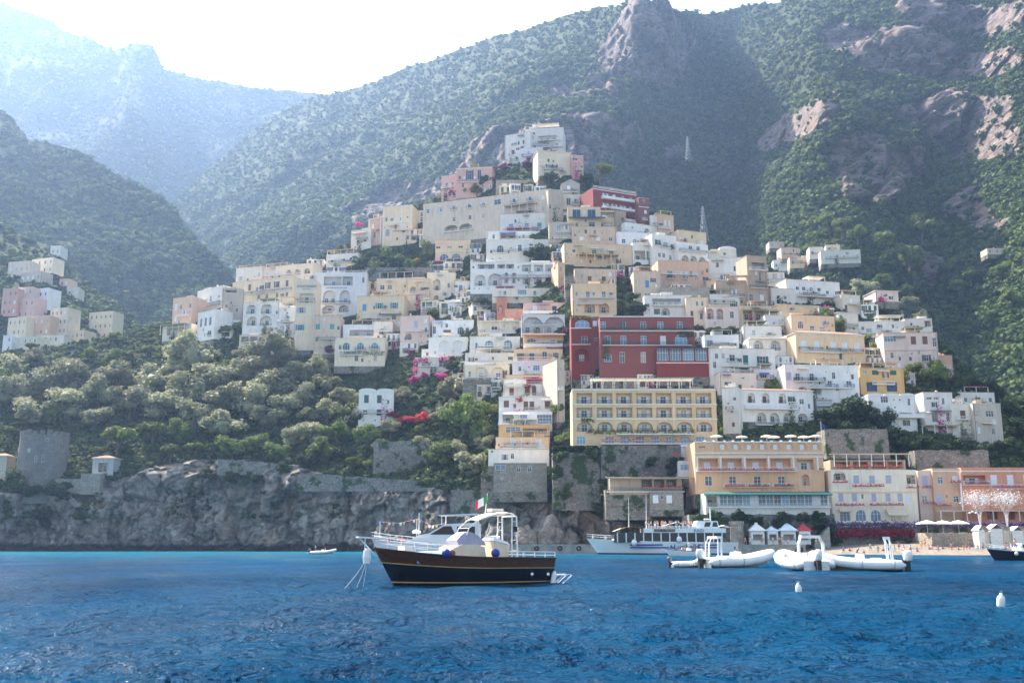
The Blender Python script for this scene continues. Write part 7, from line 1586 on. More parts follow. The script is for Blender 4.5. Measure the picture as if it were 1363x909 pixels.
pp('stand', 686, 244, 2.15, -30, 'black', 'black', 'person in black beside the teal clad one on the quay', 'people on the quay')
QP = [(1001 - 3, 'white', 'white', 'stand', 'person in white standing by the stone turret'), (992, 'pink', 'grey', 'walk', 'person in pink walking past the stone turret'), (1014, 'red', 'red', 'walk', 'person in bright red in front of the large white kiosk'), (1029, 'white', 'khaki', 'stand', 'person in white shirt and khaki shorts by the blue kiosk'),
      (1038, 'pink', 'red', 'walk', 'person in pink shirt and red shorts between the kiosks'), (1042, 'orange', 'white', 'stand', 'person in orange shirt waiting between the kiosks'), (1086, 'white', 'white', 'stand', 'person in white by the red kiosk'), (1091, 'white', 'yellow', 'walk', 'person in white shirt and yellow shorts right of the red kiosk'), (1049, 'blue', 'white', 'stand', 'person in blue at the pointed kiosk counter')]
for px, a, b_, k, l in QP: pp(k, px, 243.2 + (px % 3) * .6, 2.15, (px * 37) % 120 - 60, a, b_, l, 'people on the quay')
def bz(px, Y): return beach_z(xat(px, Y, 720), Y) + .02
for px, Y, k, a, b_, l in [(1122, 232, 'walk', 'blue', 'navy', 'person in blue walking at the shaded end of the beach'), (1182, 226, 'stand', 'white', 'black', 'person in white standing at the dark end of the beach'), (1202, 224, 'walk', 'pink', 'white', 'person in pink and white at the water edge'), (1211, 223, 'walk', 'white', 'purple', 'person in white shirt and purple skirt on the beach'),
                           (1231, 236, 'stand', 'orange', 'red', 'person in orange by the beach stairs'), (1236, 229, 'sit', 'pink', 'black', 'seated person in pink on the gravel'), (1240, 229.5, 'sit', 'white', 'red', 'seated person in white with red shorts on the gravel'), (1254, 230, 'sit', 'black', 'black', 'seated person in black by a dark towel'), (1266, 226, 'wave', None, 'red', 'bare chested person in red shorts on the beach'),
                           (1308, 226, 'stand', 'purple', 'navy', 'person in purple near the dark boat bow'), (1290, 231, 'sit', 'blue', 'navy', 'seated person in blue under the beach wall'), (1130, 236, 'sit', 'yellow', 'black', 'seated person in yellow in the wall shade')]:
    pp(k, px, Y, bz(px, Y), (px * 53) % 140 - 70, a, b_, l, 'people on the beach')
for k, (px, Y, c) in enumerate(((1246, 229, 'blue'), (1262, 231, 'yellow'), (1298, 229, 'navy'), (1216, 231, 'teal'))):
    b = MB(); b.grid([[(-.4 + .02 * math.sin(i), -1 + i * .25, .03 + .02 * math.sin(i * 2)), (.4, -1 + i * .25, .03 + .02 * math.cos(i * 2))] for i in range(9)]); b.grid([[(-.4, -1 + i * .25, .0), (.4, -1 + i * .25, .0)] for i in range(9)])
    tag(b.build('beach_towel', plain('cloth_' + c, CC[c], .8), None, (xat(px, Y), Y, bz(px, Y) + .05), .5 * k), f'{c} towel lying on the beach gravel', 'towel', 'towels on the beach')
cl = list(CC)
for k, px in enumerate((1140, 1149, 1158, 1168, 1175, 1190, 1196, 1220, 1226, 1248, 1275, 1282, 1286, 1301)):
    Y = 222 + (k * 5) % 11; a, b_ = cl[(k * 5 + 2) % 12], cl[(k * 7 + 1) % 12]; kd = ('stand', 'sit', 'walk')[k % 3]
    pp(kd, px, Y, bz(px, Y), (px * 41) % 160 - 80, a, b_, f'{dict(stand="standing", sit="seated", walk="walking")[kd]} beachgoer in {a} top and {b_} shorts', 'people on the beach')
for k, px in enumerate(rng(1104, 1232, 15)):
    a = cl[(k * 5) % 12]; pp('stand' if k % 3 else 'sit', px, 249.5 + (k % 4), zat(701, 249) - .3 + (0 if k % 3 else .45), (k * 67) % 160 - 80, a, cl[(k * 3 + 1) % 12], f'diner in {a} on the hotel restaurant terrace behind the violet hedge', 'diners on the waterfront terrace')
# ================================================================== BOATS
GEL = plain('white_gelcoat', (0.80, 0.80, 0.78), .25, var=.03); NAVYP = plain('navy_hull_paint', (0.008, 0.010, 0.018), .25, var=.1); WOOD = plain('varnished_wood', (0.085, 0.032, 0.012), .3, var=.3, scale=6)
GOLD = plain('gold_line', (0.55, 0.36, 0.12), .4); TEAK = plain('teak_deck', (0.42, 0.28, 0.16), .6, var=.2, scale=6); STEEL = plain('stainless_steel', (0.75, 0.75, 0.76), .25, .8); RUBBER = plain('black_rubber', (0.02, 0.02, 0.022), .6)
HYP = plain('white_hypalon', (0.80, 0.79, 0.76), .5, var=.05); BLUEP = plain('blue_stripe', (0.02, 0.06, 0.30), .4); SMOKE = plain('tinted_window', (0.02, 0.022, 0.03), .1, var=.1); CUSH = plain('blue_cushion', (0.25, 0.42, 0.66), .8); ROPE = plain('rope', (0.62, 0.58, 0.50), .9); REDC = plain('red_cushion', (0.5, 0.08, 0.06), .8); VINYL = plain('violet_cover', (0.34, 0.32, 0.40), .5); BLUEF = plain('blue_fender', (0.02, 0.04, 0.28), .5)

def hull_mesh(Lw, B, zb, zm, zs, rake, bands, full=.55, stern=.8, flare=.82, n=26):
    """bow towards +x, waterline z=0; bands: list of (fraction of height up to which, material index)"""
    b = MB(); secs = []
    fr = [-.45, 0] + [v for v, _ in bands]
    def sheer(u): return zs + (zm - zs) * min(1, u / .45) if u < .45 else zm + (zb - zm) * ((u - .45) / .55) ** 1.8
    for i in range(n + 1):
        u = i / n; zsh = sheer(u)
        plan = (stern + (1 - stern) * math.sin(min(1, u / .5) * math.pi / 2)) if u < .5 else (1 - ((u - .5) / .5) ** (1 / full)) ** .75 if u < 1 else 0
        row = []
        for f in fr:
            z = f * zsh if f > 0 else f
            k = flare + (1 - flare) * max(0, f) ** .8
            if f < 0: k = flare * .55
            pl = plan ** (1.25 - .35 * max(0, f)); x = -Lw / 2 + Lw * u + rake * max(0, u - .5) * 2 * (max(z, 0) / zb)
            row.append((x, B / 2 * pl * k, z))
        secs.append(row)
    for s in (1, -1):
        for i in range(n):
            for j in range(len(fr) - 1):
                q = [secs[i][j], secs[i + 1][j], secs[i + 1][j + 1], secs[i][j + 1]]
                m = 0 if j < 1 else bands[j - 1][1]
                b.quad(*[(x, s * y, z) for x, y, z in q], m)
    for j in range(len(fr) - 1):
        (x, y, z), (x2, y2, z2) = secs[0][j], secs[0][j + 1]; b.quad((x, -y, z), (x, y, z), (x2, y2, z2), (x2, -y2, z2), 0 if j < 1 else bands[j - 1][1])
    return b, secs, sheer
def deck(b, secs, drop, m, inset=.0):
    n = len(secs)
    for i in range(n - 1):
        a, c = secs[i][-1], secs[i + 1][-1]
        b.quad((a[0], -a[1] + inset, a[2] - drop), (a[0], a[1] - inset, a[2] - drop), (c[0], c[1] - inset, c[2] - drop), (c[0], -c[1] + inset, c[2] - drop), m)
def rail_line(secs, i0, i1, side, dz, r, mat, name, parent, inset=.08, posts=2, nposts=True):
    b = MB(); pts = [Vector((secs[i][-1][0], side * max(0, secs[i][-1][1] - inset), secs[i][-1][2] + dz)) for i in range(i0, i1 + 1)]
    b.tube(pts, r, 6); 
    for k in range(0, len(pts), posts): b.tube([pts[k], pts[k] - Vector((0, 0, dz))], r * .8, 5)
    b.tube([p - Vector((0, 0, dz * .5)) for p in pts], r * .6, 5)
    return b.build(name, mat, parent)
def boat(name, px, Y, rz, lab, cat, grp=None):
    return empty(name, (xat(px, Y, 740), Y, 0), R(rz), lab, cat, grp)
def ball(name, r, mat, parent, loc, sz=1.0):
    b = MB(); b.lathe([(r * math.sin(math.pi * k / 10) + .002, -r * sz * math.cos(math.pi * k / 10)) for k in range(11)], n=14); return b.build(name, mat, parent, loc, 0, True)
def boxpart(name, mat, parent, *a):
    b = MB(); b.box(*a); return b.build(name, mat, parent)

# --- the dark wooden boat in front
def gozzo():
    ang = 180 + 29; t = boat('wooden_motorboat', 629, 58, ang, 'dark wooden motorboat with a white canopy moored in the middle of the bay', 'motorboat'); t.scale = (.93,) * 3
    b, S, sh = hull_mesh(10.0, 3.5, 2.12, 1.58, 1.52, 1.25, [(.10, 0), (.135, 2), (.62, 0), (.65, 2), (.97, 1), (1.0, 1)], full=.62, stern=.72, flare=.78)
    hb = b.build('hull', [NAVYP, WOOD, GOLD], t, smooth=False)
    d = MB(); deck(d, S, .28, 0, .05); d.build('deck', TEAK, t)
    c = MB()
    for s in (1, -1): c.tube([(p[-1][0], s * p[-1][1], p[-1][2] + .02) for p in S], .06, 6)
    c.tube([(S[0][-1][0], -S[0][-1][1], S[0][-1][2]), (S[0][-1][0], S[0][-1][1], S[0][-1][2])], .06, 6); c.build('gunwale', WOOD, t)
    tm = plain('faded_letter', (0.16, 0.16, 0.18), .5)
    # portholes
    for x, z in ((-2.2, .62), (-3.3, .6), (-4.5, .58)):
        k = MB(); k.lathe([(.10, 0), (.10, .03), (.06, .04)], n=12); o = k.build('porthole', STEEL, t, (x, 1.36 if x > -4 else 1.22, z)); o.rotation_euler = (R(-90), 0, 0)
    # bow: railing, pulpit platform, mooring cover
    for s in (1, -1): rail_line(S, 18, 26, s, .72, .028, GEL, 'bow_railing', t, .1, 2)
    p = MB(); p.hexa([(5.7, -.35, 2.62), (7.3, -.22, 2.72), (7.3, .22, 2.72), (5.7, .35, 2.62), (5.7, -.35, 2.70), (7.3, -.22, 2.80), (7.3, .22, 2.80), (5.7, .35, 2.70)])
    p.tube([(7.2, 0, 2.72), (6.1, 0, 1.7)], .04, 6); p.tube([(6.9, .2, 2.72), (6.9, .2, 2.0)], .03, 5); p.build('bow_platform', GEL, t)
    q = MB(); q.lathe([(.05, -.55), (.2, -.45), (.24, -.1), (.2, .25), (.08, .4)], n=10); q.build('anchor_cover', HYP, t, (6.75, .15, 1.75))
    r_ = MB()
    for k, (dx, dy) in enumerate(((1.4, .1), (1.0, .9), (.2, -.1))): r_.tube([(6.7, .15, 1.6), (6.7 + dx * .5, .15 + dy * .5, .65), (6.7 + dx, .15 + dy, -.1)], .011, 5)
    r_.build('mooring_line', ROPE, t)
    # foredeck cushions, cabin trunk, windscreen cover
    k = MB(); k.grid([[(1.9 + 2.3 * i / 6, y, 1.62 + .38 * math.sin(math.pi * min(1, (j + .4) / 5)) * (1 - .25 * i / 6)) for j, y in enumerate(rng(-.95, .95, 7))] for i in range(7)]); k.box(1.9, 4.0, -.95, .95, 1.3, 1.6); k.build('sunbed', CUSH, t)
    boxpart('locker', GEL, t, 3.9, 4.6, -.5, .5, 1.5, 2.25)
    k = MB(); prof = [(1.85, 1.3), (1.75, 2.15), (1.2, 2.35), (.3, 2.35), (-.3, 2.2), (-.45, 1.3)]
    for i in range(len(prof) - 1): k.quad((prof[i][0], -1.0, prof[i][1]), (prof[i][0], 1.0, prof[i][1]), (prof[i + 1][0], 1.0 if i < 4 else 1.0, prof[i + 1][1]), (prof[i + 1][0], -1.0, prof[i + 1][1]))
    k.poly([(x, 1.0, z) for x, z in prof]); k.poly([(x, -1.0, z) for x, z in prof][::-1]); k.build('console', plain('cream_cover', (0.74, 0.64, 0.50), .8), t)
    k = MB(); rows = []
    for i in range(7):
        u = i / 6; zz = 2.3 + .8 * math.sin(math.pi * (.12 + .78 * u)); x = 1.4 - 1.8 * u; hw = .95 - .3 * math.sin(math.pi * u); rows.append([(x, -hw, 2.3), (x, -hw * .75, zz), (x, hw * .75, zz), (x, hw, 2.3)])
    k.grid(rows); k.poly(rows[0]); k.poly(rows[-1]); k.build('windscreen_cover', VINYL, t)
    k = MB(); k.hexa([(-1.9, -.85, 1.3), (-.9, -.85, 1.3), (-.9, .85, 1.3), (-1.9, .85, 1.3), (-2.1, -.8, 2.3), (-1.0, -.8, 2.55), (-1.0, .8, 2.55), (-2.1, .8, 2.3)]); k.build('seat_cover', plain('cream_cover', 0), t)
    sp = MB(); sp.hexa([(-2.12, -.82, 2.32), (-.98, -.82, 2.57), (-.98, .82, 2.57), (-2.12, .82, 2.32), (-2.0, -.7, 2.5), (-1.1, -.7, 2.75), (-1.1, .7, 2.75), (-2.0, .7, 2.5)]); sp.build('seat_cushion', GEL, t)
    # canopy on its arch
    fr = MB()
    for s in (1, -1):
        fr.tube([(-2.55, s * .95, 1.4), (-2.5, s * .9, 4.0), (-2.35, s * .8, 4.12)], .05, 6); fr.tube([(-2.15, s * .95, 1.4), (-2.2, s * .9, 4.05)], .04, 6)
        for z in (2.0, 2.6, 3.2, 3.7): fr.tube([(-2.53, s * .94, z), (-2.17, s * .93, z)], .022, 5)
        fr.tube([(-2.35, s * .85, 4.08), (-1.0, s * .8, 4.05), (0, s * .75, 3.75), (.6, s * .7, 3.3), (.75, s * .7, 2.9)], .028, 6)
    fr.tube([(-2.5, -.9, 4.02), (-2.5, .9, 4.02)], .045, 6); fr.tube([(.6, -.7, 3.3), (.6, .7, 3.3)], .03, 6); fr.build('arch', GEL, t)
    cp = MB(); rows = []
    for x, z in ((-2.4, 4.12), (-1.9, 4.2), (-1.3, 4.16), (-.7, 4.02), (-.2, 3.85), (.1, 3.72)): rows.append([(x, y, z + .12 * math.cos(y / .8 * 1.3)) for y in rng(-.8, .8, 7)])
    lo = [[(x, y, z - .06) for x, y, z in r0] for r0 in rows]
    cp.grid(rows); cp.grid(lo)
    for k_ in (0, -1): cp.grid([[r0[k_] for r0 in rows], [r0[k_] for r0 in lo]]); cp.grid([rows[k_], lo[k_]])
    cp.build('canopy', plain('canopy_cloth', (0.80, 0.72, 0.60), .8), t, smooth=True)
    boxpart('folded_cover', plain('canopy_cloth', 0), t, -1.9, -1.1, -.3, .35, 4.3, 4.48)
    for x, y, m_ in ((-3.6, .5, CLOTH['white']), (-4.2, -.4, CUSH), (-3.2, -.7, CLOTH['beige'])): boxpart('cushion', m_, t, x - .35, x + .35, y - .3, y + .3, 1.24, 1.5)
    k = MB(); k.tube([(4.75 + .22 * math.cos(a), .3 + .22 * math.sin(a), 1.85 + a * .01) for a in rng(0, 18, 50)], .03, 5); k.build('rope_coil', ROPE, t)
    boxpart('loudspeaker', RUBBER, t, -2.5, -2.25, .82, 1.0, 3.1, 3.4)
    # blue fender balls on deck edge
    for x, s in ((2.45, 1), (-.75, 1)): ball('fender', .26, BLUEF, t, (x, 1.50, 1.85))
    ball('fender', .24, plain('brown_fender', (0.2, 0.08, 0.05), .5), t, (2.05, 1.35, 1.85))
    b = MB(); b.lathe([(.03, -.05), (.15, .05), (.16, .75), (.06, .95)], n=10); o = b.build('stern_fender', GEL, t, (-4.75, 1.28, -.15)); o.rotation_euler = (0, R(-12), 0)
    # stern rail, ladder
    for s in (1, -1): rail_line(S, 0, 7, s, .38, .03, GEL, 'stern_railing', t, .06, 2)
    l = MB()
    for s in (-.45, .15): l.tube([(-5.0, s + .5, .45), (-6.4, s + .5, .55), (-6.55, s + .5, .48), (-5.7, s + .5, -.15)], .03, 6); l.tube([(-5.9, s + .5, .5), (-5.2, s + .5, -.1)], .03, 6)
    for x in (-5.4, -5.8, -6.2): l.box(x, x + .28, -.05, .75, .5, .56)
    l.build('swim_ladder', GEL, t)
    f = empty('flag_staff', (0, 0, 0)); bpy.data.objects.remove(f)
    k = MB(); k.tube([(-1.3, -.9, 4.2), (-1.45, -.9, 5.45)], .025, 6); st = k.build('flag_staff', GEL, t)
    fm = [plain('flag_green', (0.02, 0.25, 0.07), .8), plain('flag_white', (0.8, 0.8, 0.78), .8), plain('flag_red', (0.55, 0.03, 0.04), .8)]
    k = MB()
    for i in range(9):
        f0, f1 = i / 9, (i + 1) / 9; g = lambda q: (-1.43 + .85 * q, -.9 + .12 * math.sin(q * 7), 5.38 - .55 * q)
        a, c = g(f0), g(f1); k.quad((a[0], a[1], a[2] - .5), (c[0], c[1], c[2] - .5), c, a, i // 3)
    k.build('flag', fm, st)
gozzo()

# --- white motor yacht moored behind it
def yacht():
    t = boat('motor_yacht', 588, 128, 180 - 6, 'white motor yacht dressed with bunting moored behind the dark wooden boat', 'yacht')
    b, S, sh = hull_mesh(14.5, 4.4, 2.9, 2.1, 1.9, 1.6, [(.12, 1), (.9, 0), (1.0, 0)], full=.6, stern=.85, flare=.85); b.build('hull', [GEL, BLUEP], t)
    d = MB(); deck(d, S, .05, 0); d.build('deck', GEL, t)
    k = MB(); pr = [(4.4, 2.3), (2.6, 3.3), (1.4, 3.45), (-.6, 4.6), (-4.4, 4.75), (-4.6, 4.55), (-4.6, 2.0)]
    k.poly([(x, 1.6, z) for x, z in pr]); k.poly([(x, -1.6, z) for x, z in pr][::-1])
    for i in range(len(pr) - 1): k.quad((pr[i][0], -1.6, pr[i][1]), (pr[i][0], 1.6, pr[i][1]), (pr[i + 1][0], 1.6, pr[i + 1][1]), (pr[i + 1][0], -1.6, pr[i + 1][1]))
    k.build('cabin', GEL, t)
    k = MB(); k.poly([(1.2, 1.62, 3.35), (-.5, 1.62, 4.35), (-1.4, 1.62, 4.35), (-1.9, 1.62, 3.35)]); k.poly([(-2.1, 1.62, 3.3), (-2.1, 1.62, 4.3), (-4.3, 1.62, 4.3), (-4.3, 1.62, 3.3)]); k.build('window', SMOKE, t)
    k = MB(); k.hexa([(.2, -1.7, 5.6), (-4.6, -1.7, 5.7), (-4.6, 1.7, 5.7), (.2, 1.7, 5.6), (.2, -1.7, 5.7), (-4.6, -1.7, 5.85), (-4.6, 1.7, 5.85), (.2, 1.7, 5.7)])
    for x in (-.2, -4.3):
        for y in (-1.5, 1.5): k.tube([(x, y, 4.5), (x, y, 5.65)], .06, 5)
    k.build('hardtop', GEL, t)
    k = MB(); k.lathe([(.5, 0), (.55, .25), (.2, .45)], (3.2, 0, 3.5), 12); k.tube([(2.9, 0, 3.2), (2.9, 0, 6.0)], .05, 5); k.tube([(3.1, .4, 3.2), (3.1, .4, 5.2)], .04, 5); k.build('radar_mast', GEL, t)
    for s in (1, -1): rail_line(S, 15, 26, s, .75, .035, GEL, 'bow_railing', t, .1, 2)
    for x, m in ((6.6, REDC), (5.4, REDC), (4.5, REDC), (7.2, HYP)): boxpart('deck_cushion', m, t, x - .45, x + .45, -.6, .6, 2.75 if x > 5 else 2.5, 3.0 if x > 5 else 2.75)
    k = MB(); k.tube([(7.8, 0, 2.8), (7.8, 0, 5.0)], .05, 5); k.build('bow_staff', GEL, t)
    k = MB(); pts = [(8.6, 0, 3.1), (7.8, 0, 4.9), (5.4, 0, 4.75), (2.9, 0, 5.3), (1.4, 0, 4.4), (-.5, 0, 4.75)]; k.tube(pts, .015, 4); ms = [plain('flag_red', 0), plain('flag_white', 0), GOLD, BLUEP]
    bt = k.build('bunting', [ROPE] + ms, t)
    for a, c in zip(pts[:-1], pts[1:]):
        a, c = Vector(a), Vector(c); n = max(2, int((c - a).length / .42))
        for i in range(n):
            p = a.lerp(c, (i + .5) / n); fl = MB(); fl.poly([(p.x - .15, 0, p.z), (p.x + .15, 0, p.z), (p.x + .1, .03, p.z - .32), (p.x - .1, .03, p.z - .32)]); fl.build('pennant', ms[(i + int(a.x)) % 4], bt)
    k = MB(); k.tube([(-7.0, -1.2, 2.9), (-5.8, -1.3, 2.9), (-5.8, 1.3, 2.9), (-7.0, 1.2, 2.9)], .3, 8); k.build('tender', HYP, t)
    k = MB()
    for x in (-5.2, -6.3): k.tube([(x, 0, 2.2), (x - .9, 0, 4.4)], .06, 5)
    k.build('davit', GEL, t)
yacht()

# --- the passenger ferry
def ferry():
    Y = 232; t = boat('passenger_ferry', 888, Y, 180, 'white passenger ferry with blue stripes and a crowded upper deck at the quay', 'ferry')
    x_ = lambda px: (888 - px) * Y / F        # local x of a photo column
    z_ = lambda py: zat(py, Y)
    b, S, sh = hull_mesh(30.5, 7.0, 3.5, 2.75, 2.6, 2.6, [(.1, 1), (.97, 0), (1.0, 0)], full=.62, stern=.9, flare=.86); b.build('hull', [GEL, plain('antifouling', (0.01, 0.02, 0.06), .5)], t)
    d = MB(); deck(d, S, .1, 0); d.build('deck', GEL, t)
    ys = 3.36
    for z, h in ((2.05, .32), (1.5, .28)):
        for a, c in ((x_(838), x_(888)), (x_(925), x_(950))):
            k = MB(); k.hexa([(a, ys - .30, z - h / 2), (c, ys - .2, z - h / 2), (c, ys - .05, z - h / 2), (a, ys - .05, z - h / 2), (a, ys - .25, z + h / 2), (c, ys - .16, z + h / 2), (c, ys - .0, z + h / 2), (a, ys, z + h / 2)]); k.build('stripe', BLUEP, t)
    k = MB(); k.poly([(x_(889), ys + .03, 1.3), (x_(894.5), ys + .03, 1.3), (x_(894.5), ys + .03, 1.75), (x_(893), ys + .03, 1.55), (x_(891.5), ys + .03, 1.8), (x_(890.6), ys + .03, 2.4), (x_(889.6), ys + .03, 1.9)]); k.build('emblem', BLUEP, t)
    def letters(body, px, py, size, m, y): o = put('lettering', text_mesh(body, size, m, .02), t, (x_(px), y, z_(py))); o.rotation_euler = (0, 0, R(180)); return o
    letters('Lucibello', 911, 727.5, 1.6, NAVYP, ys + .06)
    # main deck saloon
    k = MB(); k.box(x_(958), x_(818), -3.0, 3.0, 2.6, z_(709)); k.build('saloon', SMOKE, t)
    k = MB()
    for px in rng(822, 957, 13): k.box(x_(px) - .12, x_(px) + .12, 2.98, 3.06, 2.6, z_(709)); k.box(x_(px) - .12, x_(px) + .12, -3.06, -2.98, 2.6, z_(709))
    k.build('mullion', GEL, t)
    k = MB(); pr = [(x_(816), 2.9), (x_(822), z_(712)), (x_(848), z_(712)), (x_(856), 2.7)]; k.poly([(x, 2.6, z) for x, z in pr]); k.poly([(x, -2.6, z) for x, z in pr][::-1]); k.grid([[(x, -2.6, z), (x, 2.6, z)] for x, z in pr]); k.build('fore_cabin', GEL, t)
    k = MB(); k.box(x_(962), x_(856), -3.3, 3.3, z_(709), z_(703.0)); k.build('upper_deck', GEL, t)
    k = MB(); k.box(x_(896), x_(869), 3.31, 3.37, z_(708), z_(704)); pn = k.build('name_board', plain('dark_board', (0.05, 0.05, 0.09), .6), t)
    letters('COOP. S. ANDREA', 882.5, 706, .62, GOLD, 3.40); letters('RAID', 927, 706.5, 1.0, BLUEP, 3.34)
    k = MB(); k.grid([[(x_(818), -2.9, z_(707)), (x_(818), 2.9, z_(707))], [(x_(828), -3, z_(703)), (x_(828), 3, z_(703))], [(x_(842), -3, z_(700.5)), (x_(842), 3, z_(700.5))], [(x_(866), -3, z_(704.5)), (x_(866), 3, z_(704.5))]]); k.build('fore_awning', CLOTH['beige'], t)
    k = MB(); k.grid([[(x_(882), -2.8, z_(700)), (x_(882), 2.8, z_(700))], [(x_(900), -2, z_(695)), (x_(900), 2, z_(695))], [(x_(922), -2.8, z_(699)), (x_(922), 2.8, z_(699))]]);
    for px in (884, 903, 920): k.tube([(x_(px), 2.5, z_(703)), (x_(px), 2.5, z_(699))], .07, 5); k.tube([(x_(px), -2.5, z_(703)), (x_(px), -2.5, z_(699))], .07, 5)
    k.build('deck_awning', plain('pale_blue_cloth', (0.55, 0.68, 0.78), .7), t)
    k = MB(); pr = [(x_(923), z_(703)), (x_(927), z_(693)), (x_(945), z_(693)), (x_(941), z_(703))]; pr = [(x_(922), z_(703)), (x_(927), z_(693)), (x_(953), z_(693.5)), (x_(955), z_(703))]
    k.poly([(x, 2.2, z) for x, z in pr]); k.poly([(x, -2.2, z) for x, z in pr][::-1]); k.grid([[(x, -2.2, z), (x, 2.2, z)] for x, z in pr]); wh = k.build('wheelhouse', GEL, t)
    k = MB(); k.poly([(x_(935), 2.23, z_(701)), (x_(937), 2.23, z_(695)), (x_(944), 2.23, z_(695)), (x_(942.5), 2.23, z_(701))]); k.poly([(x_(945.5), 2.23, z_(701)), (x_(947), 2.23, z_(695)), (x_(952), 2.23, z_(695)), (x_(953), 2.23, z_(701))]); k.build('window', SMOKE, wh)
    k = MB(); k.box(x_(944), x_(938), -.5, .5, z_(691.6), z_(690)); k.tube([(x_(946), 0, z_(693)), (x_(946), 0, z_(676))], .14, 6); k.build('radar_mast', GEL, wh)
    k = MB(); k.grid([[(x_(955), -2.6, z_(701)), (x_(955), 2.6, z_(701))], [(x_(962), -2.6, z_(699)), (x_(962), 2.6, z_(699))], [(x_(971), -2.6, z_(702)), (x_(971), 2.6, z_(702))]]); k.tube([(x_(969), 2.3, 3.2), (x_(969), 2.3, z_(702))], .07, 5); k.build('stern_awning', CLOTH['white'], t)
    for px, top in ((838, 662), (861, 658)): k = MB(); k.tube([(x_(px), 1.2, z_(704)), (x_(px + .6), 1.2, z_(top))], [.12, .05], 6); k.build('whip_aerial', GEL, t)
    for px, py in ((901, 718), (843, 722)): ball('fender', .62, GEL, t, (x_(px), 3.65, z_(py)), 1.15)
    for s in (1, -1): rail_line(S, 19, 26, s, .9, .05, GEL, 'bow_railing', t, .15, 2)
    k = MB(); k.tube([(x_(862), 3.2, z_(700.5)), (x_(922), 3.2, z_(700.5))], .05, 5); k.tube([(x_(862), 3.2, z_(701.8)), (x_(922), 3.2, z_(701.8))], .04, 5)
    for px in rng(862, 922, 16): k.tube([(x_(px), 3.2, z_(703)), (x_(px), 3.2, z_(700.5))], .04, 5)
    k.build('deck_railing', GEL, t)
    zt_ = z_(703)
    cl = list(CC); n = 0
    for px in [858, 863, 867, 870, 873, 876, 879, 882, 886, 889, 892, 895, 898, 901, 904, 907, 910, 913, 916, 919, 921]:
        c1, c2 = cl[(n * 5) % 12], cl[(n * 7 + 3) % 12]; y = Y - 2.2 + (n % 3) * 1.3
        person(['stand', 'walk', 'stand'][n % 3], xat(px, Y), y, zt_, R((n * 71) % 160 - 80), c1, c2, f'passenger in {c1} top and {c2} shorts on the ferry upper deck', 'passengers on the ferry deck'); n += 1
ferry()

